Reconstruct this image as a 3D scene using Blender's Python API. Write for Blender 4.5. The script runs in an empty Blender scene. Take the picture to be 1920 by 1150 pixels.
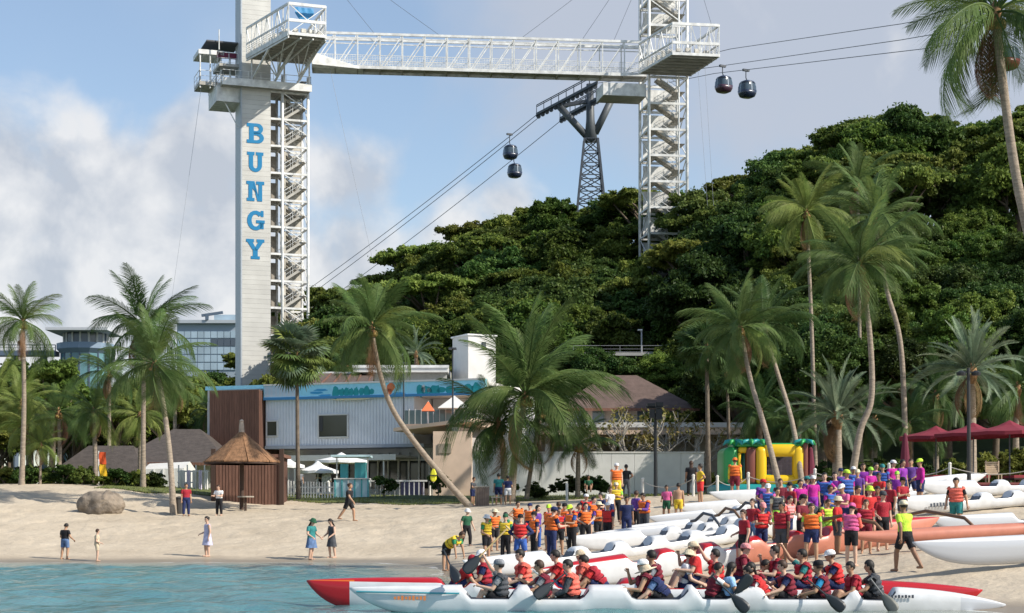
import bpy, bmesh, math, random
import numpy as np
from mathutils import Vector, Matrix, Euler, Quaternion
R = math.radians
scene = bpy.context.scene
C = scene.collection

# ------------------------------------------------------------------ camera
F = 3200.0            # focal length in pixels of a 1920 px wide picture
EYE = 1.95            # camera height over the water
HZ = 965.0            # picture row of the horizon
cd = bpy.data.cameras.new('camera'); cam = bpy.data.objects.new('camera', cd); C.objects.link(cam)
cam.location = (0, 0, EYE); cam.rotation_euler = (R(90), 0, 0)
cd.sensor_width = 36; cd.lens = 36 * F / 1920; cd.shift_y = (HZ - 575) / 1920
cd.clip_start = .5; cd.clip_end = 12000
scene.camera = cam

# ------------------------------------------------------------------ light
SUN_AZ, SUN_EL = R(113), R(37)
sun_dir = Vector((math.cos(SUN_EL) * math.sin(SUN_AZ), math.cos(SUN_EL) * math.cos(SUN_AZ), math.sin(SUN_EL)))
ld = bpy.data.lights.new('sun', 'SUN'); ld.energy = 4.4; ld.angle = R(.5); ld.color = (1, .93, .82)
lo = bpy.data.objects.new('sun', ld); C.objects.link(lo); lo.location = (60, -20, 80)
lo.rotation_euler = (-sun_dir).to_track_quat('-Z', 'Y').to_euler()

world = bpy.data.worlds.new('World'); scene.world = world; world.use_nodes = True
wn, wl = world.node_tree.nodes, world.node_tree.links
wn.clear()
def WN(t, **k):
    n = wn.new(t)
    for a, b in k.items(): setattr(n, a, b)
    return n
def wmath(op, a, b=None, c=None, clamp=False):
    n = WN('ShaderNodeMath', operation=op, use_clamp=clamp)
    for i, v in enumerate((a, b, c)):
        if v is None: continue
        if isinstance(v, (int, float)): n.inputs[i].default_value = v
        else: wl.new(v, n.inputs[i])
    return n.outputs[0]
out = WN('ShaderNodeOutputWorld'); bg = WN('ShaderNodeBackground'); bg.inputs['Strength'].default_value = .12
sky = WN('ShaderNodeTexSky', sky_type='NISHITA', sun_disc=False, sun_elevation=SUN_EL, sun_rotation=SUN_AZ,
         air_density=1.0, dust_density=.6, ozone_density=1.6, altitude=0)
tc = WN('ShaderNodeTexCoord')
def dirv(px, py): return Vector(((px - 960) / F, 1, (HZ - py) / F)).normalized()
nz = WN('ShaderNodeTexNoise'); nz.inputs['Scale'].default_value = 17; nz.inputs['Detail'].default_value = 8
nz.inputs['Roughness'].default_value = .5; nz.inputs['Distortion'].default_value = .25
wl.new(tc.outputs['Generated'], nz.inputs['Vector'])
nb = WN('ShaderNodeTexNoise'); nb.inputs['Scale'].default_value = 4.2; nb.inputs['Detail'].default_value = 4
wl.new(tc.outputs['Generated'], nb.inputs['Vector'])
def cloud_sum(blobs):
    tot = None
    for px, py, r, w in blobs:
        dn = WN('ShaderNodeVectorMath', operation='DISTANCE'); dn.inputs[1].default_value = dirv(px, py)
        wl.new(tc.outputs['Generated'], dn.inputs[0])
        m = WN('ShaderNodeMapRange', interpolation_type='SMOOTHSTEP')
        m.inputs[1].default_value = 0; m.inputs[2].default_value = r / F; m.inputs[3].default_value = w; m.inputs[4].default_value = 0
        wl.new(dn.outputs['Value'], m.inputs[0])
        tot = m.outputs[0] if tot is None else wmath('MAXIMUM', tot, m.outputs[0])
    return tot
# heaped clouds low over the horizon
heaps = cloud_sum([(350, 340, 220, .7), (180, 420, 340, .78), (0, 380, 260, .72), (400, 470, 300, .7), (60, 560, 400, .7), (640, 340, 170, .62),
                   (630, 480, 240, .6), (955, 385, 130, .55), (880, 470, 220, .5), (330, 560, 260, .6), (-300, 430, 420, .7), (2400, 500, 500, .7), (3300, 420, 600, .7), (-1300, 380, 600, .7)])
veil = cloud_sum([(1130, 40, 420, .62), (1500, 60, 520, .62), (1800, 190, 480, .5), (1400, 260, 300, .35), (1150, 250, 220, .25), (2300, 60, 700, .5)])
dens = wmath('ADD', heaps, wmath('MULTIPLY', wmath('SUBTRACT', nz.outputs['Fac'], .5), 1.15))
mr = WN('ShaderNodeMapRange', interpolation_type='SMOOTHSTEP'); wl.new(dens, mr.inputs[0])
mr.inputs[1].default_value = .1; mr.inputs[2].default_value = .5; mr.inputs[3].default_value = 0; mr.inputs[4].default_value = .9
mv = WN('ShaderNodeMapRange', interpolation_type='SMOOTHSTEP')
wl.new(wmath('ADD', veil, wmath('MULTIPLY', wmath('SUBTRACT', nz.outputs['Fac'], .5), .7)), mv.inputs[0])
mv.inputs[1].default_value = .02; mv.inputs[2].default_value = .5; mv.inputs[3].default_value = 0; mv.inputs[4].default_value = .85
# thin cloud everywhere else in the sky
mg = WN('ShaderNodeMapRange', interpolation_type='SMOOTHSTEP'); wl.new(nb.outputs['Fac'], mg.inputs[0])
mg.inputs[1].default_value = .5; mg.inputs[2].default_value = .72; mg.inputs[3].default_value = .16; mg.inputs[4].default_value = .42
# lit side of the heaps: density a little nearer the sun is compared with density here
off = WN('ShaderNodeVectorMath', operation='ADD'); off.inputs[1].default_value = (.02, -.006, .02)
wl.new(tc.outputs['Generated'], off.inputs[0])
nz2 = WN('ShaderNodeTexNoise'); nz2.inputs['Scale'].default_value = 17; nz2.inputs['Detail'].default_value = 5
nz2.inputs['Roughness'].default_value = .56; nz2.inputs['Distortion'].default_value = .25
wl.new(off.outputs[0], nz2.inputs['Vector'])
lit = wmath('MULTIPLY_ADD', wmath('SUBTRACT', nz.outputs['Fac'], nz2.outputs['Fac']), 3.8, .5, clamp=True)
ccol = WN('ShaderNodeMixRGB'); wl.new(lit, ccol.inputs[0])
ccol.inputs[1].default_value = (3.4, 3.65, 4.1, 1); ccol.inputs[2].default_value = (5.4, 5.4, 5.45, 1)
tint = WN('ShaderNodeMixRGB', blend_type='MULTIPLY'); tint.inputs[0].default_value = 1; tint.inputs[2].default_value = (1.0, 1.0, 1.0, 1)
wl.new(sky.outputs[0], tint.inputs[1])
a0 = WN('ShaderNodeMixRGB'); wl.new(mg.outputs[0], a0.inputs[0]); wl.new(tint.outputs[0], a0.inputs[1]); a0.inputs[2].default_value = (3.9, 4.4, 5.1, 1)
a1 = WN('ShaderNodeMixRGB'); wl.new(mv.outputs[0], a1.inputs[0]); wl.new(a0.outputs[0], a1.inputs[1]); a1.inputs[2].default_value = (3.35, 3.62, 4.2, 1)
a2 = WN('ShaderNodeMixRGB'); wl.new(mr.outputs[0], a2.inputs[0]); wl.new(a1.outputs[0], a2.inputs[1]); wl.new(ccol.outputs[0], a2.inputs[2])
wl.new(a2.outputs[0], bg.inputs['Color']); wl.new(bg.outputs[0], out.inputs[0])

scene.view_settings.view_transform = 'Standard'; scene.view_settings.look = 'None'
scene.view_settings.exposure = .42; scene.view_settings.gamma = 1; scene.view_settings.use_curve_mapping = False

# ------------------------------------------------------------------ helpers
rng = random.Random(7)
def W(px, py, d): return Vector(((px - 960) / F * d, d, EYE + (HZ - py) / F * d))
def X(px, d): return (px - 960) / F * d
def Zt(py, d): return EYE + (HZ - py) / F * d

MATS = {}
def mat(name, col, rough=.6, var=0., vscale=4., bump=0., bscale=30., metal=0., spec=.4, rand=0., coat=0., alpha=1., stretch=None):
    if name in MATS: return MATS[name]
    m = bpy.data.materials.new(name); m.use_nodes = True; MATS[name] = m
    nt = m.node_tree; n, l = nt.nodes, nt.links; b = n['Principled BSDF']
    b.inputs['Roughness'].default_value = rough; b.inputs['Metallic'].default_value = metal
    b.inputs['Specular IOR Level'].default_value = spec; b.inputs['Coat Weight'].default_value = coat
    b.inputs['Base Color'].default_value = (*col, 1)
    t = n.new('ShaderNodeTexCoord'); vec = t.outputs['Object']
    if stretch:
        mp = n.new('ShaderNodeMapping'); mp.inputs['Scale'].default_value = stretch; l.new(vec, mp.inputs[0]); vec = mp.outputs[0]
    last = None
    if var:
        x = n.new('ShaderNodeTexNoise'); x.inputs['Scale'].default_value = vscale; x.inputs['Detail'].default_value = 5
        l.new(vec, x.inputs[0])
        r = n.new('ShaderNodeValToRGB'); r.color_ramp.elements[0].position = .3; r.color_ramp.elements[1].position = .7
        r.color_ramp.elements[0].color = (*[c * (1 - var) for c in col], 1); r.color_ramp.elements[1].color = (*[min(1, c * (1 + var)) for c in col], 1)
        l.new(x.outputs[0], r.inputs[0]); last = r.outputs[0]
    if rand:
        oi = n.new('ShaderNodeObjectInfo'); h = n.new('ShaderNodeHueSaturation')
        mr_ = n.new('ShaderNodeMapRange'); mr_.inputs[3].default_value = 1 - rand; mr_.inputs[4].default_value = 1 + rand
        l.new(oi.outputs['Random'], mr_.inputs[0]); l.new(mr_.outputs[0], h.inputs['Value'])
        if last: l.new(last, h.inputs['Color'])
        else: h.inputs['Color'].default_value = (*col, 1)
        last = h.outputs[0]
    if last: l.new(last, b.inputs['Base Color'])
    if bump:
        x = n.new('ShaderNodeTexNoise'); x.inputs['Scale'].default_value = bscale; x.inputs['Detail'].default_value = 4; l.new(vec, x.inputs[0])
        bp = n.new('ShaderNodeBump'); bp.inputs['Strength'].default_value = bump; bp.inputs['Distance'].default_value = .05
        l.new(x.outputs[0], bp.inputs['Height']); l.new(bp.outputs[0], b.inputs['Normal'])
    return m

def leafmat(name, col, col2, trans=.25, vscale=.35, rand=.25, rough=.5, huer=.032):
    if name in MATS: return MATS[name]
    m = bpy.data.materials.new(name); m.use_nodes = True; MATS[name] = m
    n, l = m.node_tree.nodes, m.node_tree.links; b = n['Principled BSDF']; o = n['Material Output']
    b.inputs['Roughness'].default_value = rough; b.inputs['Specular IOR Level'].default_value = .16
    g = n.new('ShaderNodeNewGeometry'); x = n.new('ShaderNodeTexNoise'); x.inputs['Scale'].default_value = vscale; x.inputs['Detail'].default_value = 6; x.inputs['Roughness'].default_value = .7
    l.new(g.outputs['Position'], x.inputs[0])
    r = n.new('ShaderNodeValToRGB'); r.color_ramp.elements[0].position = .32; r.color_ramp.elements[1].position = .68
    r.color_ramp.elements[0].color = (*col, 1); r.color_ramp.elements[1].color = (*col2, 1); l.new(x.outputs[0], r.inputs[0])
    oi = n.new('ShaderNodeObjectInfo'); h = n.new('ShaderNodeHueSaturation')
    a = n.new('ShaderNodeMapRange'); a.inputs[3].default_value = 1 - rand; a.inputs[4].default_value = 1 + rand
    l.new(oi.outputs['Random'], a.inputs[0]); l.new(a.outputs[0], h.inputs['Value'])
    a2_ = n.new('ShaderNodeMath'); a2_.operation = 'MULTIPLY'; a2_.inputs[1].default_value = 7.31; l.new(oi.outputs['Random'], a2_.inputs[0])
    a3 = n.new('ShaderNodeMath'); a3.operation = 'FRACT'; l.new(a2_.outputs[0], a3.inputs[0])
    a4 = n.new('ShaderNodeMapRange'); a4.inputs[3].default_value = .5 - huer; a4.inputs[4].default_value = .5 + huer * .5
    l.new(a3.outputs[0], a4.inputs[0]); l.new(a4.outputs[0], h.inputs['Hue']); l.new(r.outputs[0], h.inputs['Color'])
    l.new(h.outputs[0], b.inputs['Base Color'])
    t = n.new('ShaderNodeBsdfTranslucent'); l.new(h.outputs[0], t.inputs[0])
    mx = n.new('ShaderNodeMixShader'); mx.inputs[0].default_value = trans; l.new(b.outputs[0], mx.inputs[1]); l.new(t.outputs[0], mx.inputs[2])
    l.new(mx.outputs[0], o.inputs[0])
    return m

def tag(o, label=None, cat=None, group=None, kind=None):
    if label: o['label'] = label
    if cat: o['category'] = cat
    if group: o['group'] = group
    if kind: o['kind'] = kind
    return o
def thing(name, label, cat, loc=(0, 0, 0), rotz=0, group=None):
    o = bpy.data.objects.new(name, None); C.objects.link(o); o.empty_display_size = .2
    o.location = loc; o.rotation_euler = (0, 0, rotz)
    return tag(o, label, cat, group)
def child(name, me, parent, loc=(0, 0, 0), rot=(0, 0, 0), scale=(1, 1, 1)):
    o = bpy.data.objects.new(name, me); C.objects.link(o); o.parent = parent
    o.location = loc; o.rotation_euler = rot; o.scale = scale
    return o
def copy_tree(o, parent=None):
    c = o.copy(); C.objects.link(c); c.parent = parent
    for ch in list(o.children): copy_tree(ch, c)
    return c

class MB:
    """collects boxes, bars, tubes and plates into one mesh"""
    def __init__(s): s.v = []; s.f = []; s.m = []; s.mi = 0
    def face(s, idx): s.f.append(idx); s.m.append(s.mi)
    def add(s, vs, fs):
        b = len(s.v); s.v.extend([tuple(v) for v in vs])
        for f in fs: s.face([b + i for i in f])
        return s
    def box(s, c, size, rz=0, M=None):
        hx, hy, hz = size[0] / 2, size[1] / 2, size[2] / 2
        vs = [Vector((x, y, z)) for x in (-hx, hx) for y in (-hy, hy) for z in (-hz, hz)]
        if rz: vs = [Matrix.Rotation(rz, 3, 'Z') @ v for v in vs]
        vs = [v + Vector(c) for v in vs]
        if M: vs = [M @ v for v in vs]
        return s.add(vs, [(0, 1, 3, 2), (4, 6, 7, 5), (0, 4, 5, 1), (2, 3, 7, 6), (0, 2, 6, 4), (1, 5, 7, 3)])
    def bb(s, x0, x1, y0, y1, z0, z1): return s.box(((x0 + x1) / 2, (y0 + y1) / 2, (z0 + z1) / 2), (abs(x1 - x0), abs(y1 - y0), abs(z1 - z0)))
    def beam(s, p, q, w=.1, h=None):
        p, q = Vector(p), Vector(q); h = h or w; d = (q - p)
        if d.length < 1e-6: return s
        d.normalize(); up = Vector((0, 0, 1)) if abs(d.z) < .95 else Vector((0, 1, 0))
        a = d.cross(up).normalized() * w / 2; b = a.cross(d).normalized() * h / 2
        vs = [p - a - b, p + a - b, p + a + b, p - a + b, q - a - b, q + a - b, q + a + b, q - a + b]
        return s.add(vs, [(3, 2, 1, 0), (4, 5, 6, 7), (0, 1, 5, 4), (1, 2, 6, 5), (2, 3, 7, 6), (3, 0, 4, 7)])
    def tube(s, pts, rad, n=8, cap=True):
        pts = [Vector(p) for p in pts]; k = len(pts)
        if isinstance(rad, (int, float)): rad = [rad] * k
        b = len(s.v); ref = None
        for i, p in enumerate(pts):
            t = (pts[min(i + 1, k - 1)] - pts[max(i - 1, 0)])
            t = t.normalized() if t.length > 1e-9 else Vector((0, 0, 1))
            if ref is None:
                ref = t.cross(Vector((0, 1, 0)) if abs(t.y) < .9 else Vector((1, 0, 0))).normalized()
            ref = (ref - t * ref.dot(t)).normalized(); bi = t.cross(ref)
            for j in range(n):
                a = 2 * math.pi * j / n
                s.v.append(tuple(p + (ref * math.cos(a) + bi * math.sin(a)) * rad[i]))
        for i in range(k - 1):
            for j in range(n):
                j2 = (j + 1) % n
                s.face([b + i * n + j, b + i * n + j2, b + (i + 1) * n + j2, b + (i + 1) * n + j])
        if cap:
            s.face([b + j for j in range(n)][::-1]); s.face([b + (k - 1) * n + j for j in range(n)])
        return s
    def loft(s, rings, cap=True, closed=True):
        n = len(rings[0]); b = len(s.v)
        for r in rings: s.v.extend([tuple(p) for p in r])
        for i in range(len(rings) - 1):
            for j in range(n if closed else n - 1):
                j2 = (j + 1) % n
                s.face([b + i * n + j, b + i * n + j2, b + (i + 1) * n + j2, b + (i + 1) * n + j])
        if cap: s.face([b + j for j in range(n)][::-1]); s.face([b + (len(rings) - 1) * n + j for j in range(n)])
        return s
    def lathe(s, prof, n=16, c=(0, 0, 0), sx=1, sy=1):
        rings = [[(c[0] + r * math.cos(2 * math.pi * j / n) * sx, c[1] + r * math.sin(2 * math.pi * j / n) * sy, c[2] + z) for j in range(n)] for r, z in prof]
        return s.loft(rings)
    def sphere(s, c, r, n=10, m=6, sc=(1, 1, 1)):
        return s.lathe([(max(.001, r * math.sin(math.pi * i / m)) , -r * math.cos(math.pi * i / m) * sc[2]) for i in range(m + 1)], n, c, sc[0], sc[1])
    def mesh(s, name, mats, smooth=False):
        me = bpy.data.meshes.new(name); me.from_pydata(s.v, [], s.f)
        if not isinstance(mats, (list, tuple)): mats = [mats]
        for m in mats: me.materials.append(m)
        if any(s.m): me.polygons.foreach_set('material_index', s.m)
        if smooth: me.polygons.foreach_set('use_smooth', [True] * len(me.polygons))
        me.update(); return me
    def build(s, name, mats, parent=None, world=True, smooth=False):
        if parent is not None and world:
            r = parent
            o_ = Vector((0, 0, 0))
            while r is not None: o_ += Vector(r.location); r = r.parent
            s.v = [(x - o_.x, y - o_.y, z - o_.z) for x, y, z in s.v]
        o = bpy.data.objects.new(name, s.mesh(name, mats, smooth)); C.objects.link(o)
        if parent is not None: o.parent = parent
        return o

def np_mesh(name, verts, quads, mats, smooth=False):
    me = bpy.data.meshes.new(name); nv, nf = len(verts), len(quads); k = quads.shape[1]
    me.vertices.add(nv); me.vertices.foreach_set('co', np.asarray(verts, np.float32).ravel())
    me.loops.add(nf * k); me.loops.foreach_set('vertex_index', quads.astype(np.int32).ravel())
    me.polygons.add(nf); me.polygons.foreach_set('loop_start', np.arange(0, nf * k, k, dtype=np.int32))
    if smooth: me.polygons.foreach_set('use_smooth', np.ones(nf, bool))
    for m in (mats if isinstance(mats, (list, tuple)) else [mats]): me.materials.append(m)
    me.update(calc_edges=True); me.validate(); return me
# ------------------------------------------------------------------ terrain
ctrl = [(-600,69,0),(0,69.3,0),(300,69.3,0),(600,69.5,0),(780,66,0),(840,59,0.02),(960,50,0),(1300,42,0),(1650,38,0.02),(1900,34.5,.05),(2400,32,.2),
 (0,60,-.6),(500,58,-.7),(575,36,-1),(1000,38,-.45),(1400,35,-.3),(1885,30,-.2),(0,40,-1.5),(900,25,-1.2),(1900,20,-.8),(-600,50,-1.2),(0,20,-2),(2600,20,-.8),
 (150,88,2.1),(400,88,1.9),(100,98,3.5),(300,98,3.3),(-500,98,3.6),(500,98,2.6),(900,95,2.45),(655,83,1.65),(1156,82,2.6),(1228,92,2.9),
 (875,71,.4),(1030,54,.5),(1060,65,.7),(1207,64,.95),(1312,76,2.3),(1378,78,2.6),(1587,58,1.6),(1697,41,.63),(1793,55,1.3),(1725,64,2.2),(1667,75,3.0),(1850,73,3.0),
 (1750,39,.4),(2400,45,1.5),(2400,70,3),(1500,90,3.1),(1900,95,3.4),(450,96,2.5),(700,100,2.7),
 (0,125,3.6),(600,120,3.3),(1200,115,3.3),(1800,110,3.5),(-1500,110,3.6),(3000,110,3.6),(0,150,3.6),(1000,150,3.5),(1900,150,3.6),(-800,85,1.9),(3000,90,3.4)]
CP = np.array([(X(p, d), d, z) for p, d, z in ctrl])
def tps(r2): return np.where(r2 > 1e-9, r2 * np.log(np.maximum(r2, 1e-9)), 0)
_n = len(CP); _K = tps(((CP[:, None, :2] - CP[None, :, :2]) ** 2).sum(-1)) + np.eye(_n) * 12
_P = np.c_[np.ones(_n), CP[:, :2]]
_A = np.block([[_K, _P], [_P.T, np.zeros((3, 3))]])
_w = np.linalg.solve(_A, np.r_[CP[:, 2], 0, 0, 0])
def ground_np(x, y):
    q = np.c_[np.ravel(x), np.ravel(y)]; o = np.zeros(len(q))
    for i in range(0, len(q), 20000):
        s = q[i:i + 20000]
        o[i:i + 20000] = tps(((s[:, None] - CP[None, :, :2]) ** 2).sum(-1)) @ _w[:_n] + np.c_[np.ones(len(s)), s] @ _w[_n:]
    o = np.clip(o, -2.2, 3.75)
    return o.reshape(np.shape(x))
def gz(x, y): return float(ground_np(np.array([x]), np.array([y]))[0])

def sand_material():
    m = mat('sand', (.60, .475, .335), .95, spec=.1); n, l = m.node_tree.nodes, m.node_tree.links; b = n['Principled BSDF']
    g = n.new('ShaderNodeNewGeometry')
    n1 = n.new('ShaderNodeTexNoise'); n1.inputs['Scale'].default_value = .35; n1.inputs['Detail'].default_value = 8; n1.inputs['Roughness'].default_value = .65; l.new(g.outputs['Position'], n1.inputs[0])
    r = n.new('ShaderNodeValToRGB'); r.color_ramp.elements[0].position = .3; r.color_ramp.elements[1].position = .7
    r.color_ramp.elements[0].color = (.43, .36, .27, 1); r.color_ramp.elements[1].color = (.56, .48, .37, 1); l.new(n1.outputs[0], r.inputs[0])
    # wet rim along the water line
    sp = n.new('ShaderNodeSeparateXYZ'); l.new(g.outputs['Position'], sp.inputs[0])
    n2 = n.new('ShaderNodeTexNoise'); n2.inputs['Scale'].default_value = .6; l.new(g.outputs['Position'], n2.inputs[0])
    ad = n.new('ShaderNodeMath'); ad.operation = 'MULTIPLY_ADD'; ad.inputs[1].default_value = .16; l.new(n2.outputs[0], ad.inputs[0]); l.new(sp.outputs[2], ad.inputs[2])
    w = n.new('ShaderNodeMapRange'); w.inputs[1].default_value = .14; w.inputs[2].default_value = .3; w.inputs[3].default_value = 1; w.inputs[4].default_value = 0; l.new(ad.outputs[0], w.inputs[0])
    mx = n.new('ShaderNodeMixRGB'); l.new(w.outputs[0], mx.inputs[0]); l.new(r.outputs[0], mx.inputs[1]); mx.inputs[2].default_value = (.27, .225, .17, 1)
    l.new(mx.outputs[0], b.inputs['Base Color'])
    rr = n.new('ShaderNodeMapRange'); rr.inputs[3].default_value = .95; rr.inputs[4].default_value = .35; l.new(w.outputs[0], rr.inputs[0]); l.new(rr.outputs[0], b.inputs['Roughness'])
    n3 = n.new('ShaderNodeTexNoise'); n3.inputs['Scale'].default_value = 2.4; n3.inputs['Detail'].default_value = 6; l.new(g.outputs['Position'], n3.inputs[0])
    bp = n.new('ShaderNodeBump'); bp.inputs['Distance'].default_value = .11
    dry = n.new('ShaderNodeMapRange'); dry.inputs[3].default_value = .75; dry.inputs[4].default_value = .05; l.new(w.outputs[0], dry.inputs[0]); l.new(dry.outputs[0], bp.inputs['Strength'])
    l.new(n3.outputs[0], bp.inputs['Height']); l.new(bp.outputs[0], b.inputs['Normal'])
    return m
def build_beach():
    xs = np.r_[np.arange(-75, -34, 2.0), np.arange(-34, 34, .3), np.arange(34, 90, 2.0)]
    ys = np.r_[np.arange(8, 33, 1.2), np.arange(33, 104, .3), np.arange(104, 152, 1.5)]
    gx, gy = np.meshgrid(xs, ys); z = ground_np(gx, gy)
    r = np.random.RandomState(3)
    dry = np.clip((z - .25) / .5, 0, 1) * np.clip((112 - gy) / 12, 0, 1)
    z = z + dry * (r.rand(*z.shape) - .5) * .055
    # trodden hollows
    for k in range(1500):
        cx, cy = r.uniform(-30, 30), r.uniform(40, 97)
        ix = np.searchsorted(xs, cx); iy = np.searchsorted(ys, cy)
        sx = slice(max(ix - 3, 0), ix + 4); sy = slice(max(iy - 3, 0), iy + 4)
        dd = (gx[sy, sx] - cx) ** 2 + (gy[sy, sx] - cy) ** 2
        z[sy, sx] -= dry[sy, sx] * r.uniform(.04, .11) * np.exp(-dd / .12)
    nx, ny = len(xs), len(ys); i = np.arange(nx * ny).reshape(ny, nx)
    q = np.stack([i[:-1, :-1], i[:-1, 1:], i[1:, 1:], i[1:, :-1]], -1).reshape(-1, 4)
    me = np_mesh('beach', np.c_[gx.ravel(), gy.ravel(), z.ravel()], q, sand_material(), True)
    o = bpy.data.objects.new('beach', me); C.objects.link(o); tag(o, kind='structure')
build_beach()

def water_material():
    m = mat('sea_water', (.035, .155, .175), .12, spec=.5); n, l = m.node_tree.nodes, m.node_tree.links; b = n['Principled BSDF']
    b.inputs['IOR'].default_value = 1.33
    g = n.new('ShaderNodeNewGeometry'); mp = n.new('ShaderNodeMapping'); mp.inputs['Scale'].default_value = (.8, .5, 1); l.new(g.outputs['Position'], mp.inputs[0])
    x = n.new('ShaderNodeTexNoise'); x.inputs['Scale'].default_value = 1.6; x.inputs['Detail'].default_value = 7; x.inputs['Roughness'].default_value = .6; l.new(mp.outputs[0], x.inputs[0])
    bp = n.new('ShaderNodeBump'); bp.inputs['Strength'].default_value = .6; bp.inputs['Distance'].default_value = .3
    l.new(x.outputs[0], bp.inputs['Height']); l.new(bp.outputs[0], b.inputs['Normal'])
    y = n.new('ShaderNodeTexNoise'); y.inputs['Scale'].default_value = .25; y.inputs['Detail'].default_value = 4; l.new(mp.outputs[0], y.inputs[0])
    r = n.new('ShaderNodeValToRGB'); r.color_ramp.elements[0].position = .3; r.color_ramp.elements[1].position = .7
    r.color_ramp.elements[0].color = (.055, .185, .205, 1); r.color_ramp.elements[1].color = (.105, .262, .27, 1); l.new(y.outputs[0], r.inputs[0])
    at = n.new('ShaderNodeAttribute'); at.attribute_name = 'depth'
    sh = n.new('ShaderNodeMapRange'); sh.inputs[1].default_value = 0; sh.inputs[2].default_value = .55; l.new(at.outputs['Fac'], sh.inputs[0])
    mx = n.new('ShaderNodeMixRGB'); l.new(sh.outputs[0], mx.inputs[0]); mx.inputs[1].default_value = (.27, .27, .22, 1); l.new(r.outputs[0], mx.inputs[2])
    fo = n.new('ShaderNodeTexNoise'); fo.inputs['Scale'].default_value = 1.1; fo.inputs['Detail'].default_value = 9; fo.inputs['Roughness'].default_value = .7; l.new(mp.outputs[0], fo.inputs[0])
    fe = n.new('ShaderNodeMapRange'); fe.inputs[1].default_value = .0; fe.inputs[2].default_value = .1; fe.inputs[3].default_value = .17; fe.inputs[4].default_value = -.12; l.new(at.outputs['Fac'], fe.inputs[0])
    fs = n.new('ShaderNodeMath'); fs.operation = 'ADD'; l.new(fo.outputs[0], fs.inputs[0]); l.new(fe.outputs[0], fs.inputs[1])
    fm = n.new('ShaderNodeMapRange'); fm.inputs[1].default_value = .6; fm.inputs[2].default_value = .68; l.new(fs.outputs[0], fm.inputs[0])
    m2 = n.new('ShaderNodeMixRGB'); l.new(fm.outputs[0], m2.inputs[0]); l.new(mx.outputs[0], m2.inputs[1]); m2.inputs[2].default_value = (.7, .72, .7, 1); l.new(m2.outputs[0], b.inputs['Base Color'])
    return m
def build_sea():
    xs = np.r_[-3000, -800, -200, np.arange(-60, 60, .35), 200, 800, 3000]; ys = np.r_[-3000, -500, -50, 0, 15, np.arange(26, 76, .3), 80, 95]
    gx, gy = np.meshgrid(xs, ys); r = np.random.RandomState(5)
    z = np.zeros_like(gx)
    for k in range(26):
        a = r.uniform(-1.2, 1.2) - math.pi / 2; wl_ = r.uniform(.9, 4.5); kk = 2 * math.pi / wl_
        z += .0065 * wl_ ** .7 * np.sin(kk * (gx * math.cos(a) + gy * math.sin(a)) + r.uniform(0, 6.28))
    g = ground_np(np.clip(gx, -70, 85), np.clip(gy, 8, 150))
    z *= np.clip(-g / .5, .12, 1) * np.clip((62 - np.abs(gx)) / 5, 0, 1) * np.clip((gy - 16) / 10, 0, 1)
    nx, ny = len(xs), len(ys); i = np.arange(nx * ny).reshape(ny, nx)
    q = np.stack([i[:-1, :-1], i[:-1, 1:], i[1:, 1:], i[1:, :-1]], -1).reshape(-1, 4)
    me = np_mesh('sea', np.c_[gx.ravel(), gy.ravel(), z.ravel()], q, water_material(), True)
    me.attributes.new('depth', 'FLOAT', 'POINT').data.foreach_set('value', np.clip(-g.ravel(), -1, 5).astype(np.float32))
    o = bpy.data.objects.new('sea', me); C.objects.link(o); tag(o, kind='structure')
build_sea()

# hill behind the beach; foot line and ridge line by direction (picture column at that distance)
def hill_np(x, y):
    px = 960 + x / np.maximum(y, 60) * F
    foot = np.interp(px, [300, 1250, 1450, 2600], [136, 133, 106, 100])
    ridge = np.interp(px, [300, 600, 1000, 1300, 1600, 2600], [235, 245, 245, 225, 195, 190])
    top = np.interp(px, [-400, 300, 480, 600, 760, 900, 1000, 1200, 1320, 1500, 1620, 1900, 2600],
                    [1.5, 2.5, 6, 17, 22, 26.5, 31, 31, 29, 29.5, 31, 32, 30])
    t = np.clip((y - foot) / (ridge - foot), 0, 1)
    prof = t * t * (3 - 2 * t) * .45 + t * .55
    back = np.clip((y - ridge) / 160, 0, 1)
    return 3.3 + top * prof * (1 - back * back * (3 - 2 * back) * .9)
def build_hill():
    xs = np.r_[-3000, -1200, -500, -250, np.arange(-150, 180, 4.0), 250, 500, 1200, 3000]
    ys = np.r_[np.arange(101, 290, 3.0), np.arange(290, 460, 20.0), 700, 1500, 4000]
    gx, gy = np.meshgrid(xs, ys); z = hill_np(gx, gy) + np.random.RandomState(1).rand(*gx.shape) * .4 - .2
    z[gy < 104] -= .6
    z = np.where(z < 3.9, z - .35, z)
    nx, ny = len(xs), len(ys); i = np.arange(nx * ny).reshape(ny, nx)
    q = np.stack([i[:-1, :-1], i[:-1, 1:], i[1:, 1:], i[1:, :-1]], -1).reshape(-1, 4)
    m = mat('hill_soil', (.05, .075, .025), .95, var=.4, vscale=.3, bump=.5, bscale=2)
    me = np_mesh('hill', np.c_[gx.ravel(), gy.ravel(), z.ravel()], q, m, True)
    o = bpy.data.objects.new('hill', me); C.objects.link(o); tag(o, kind='structure')
build_hill()
def hz_(x, y): return max(gz(x, y) if y < 150 else 0, float(hill_np(np.array([x]), np.array([y]))[0]) if y > 103 else 0)

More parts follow.
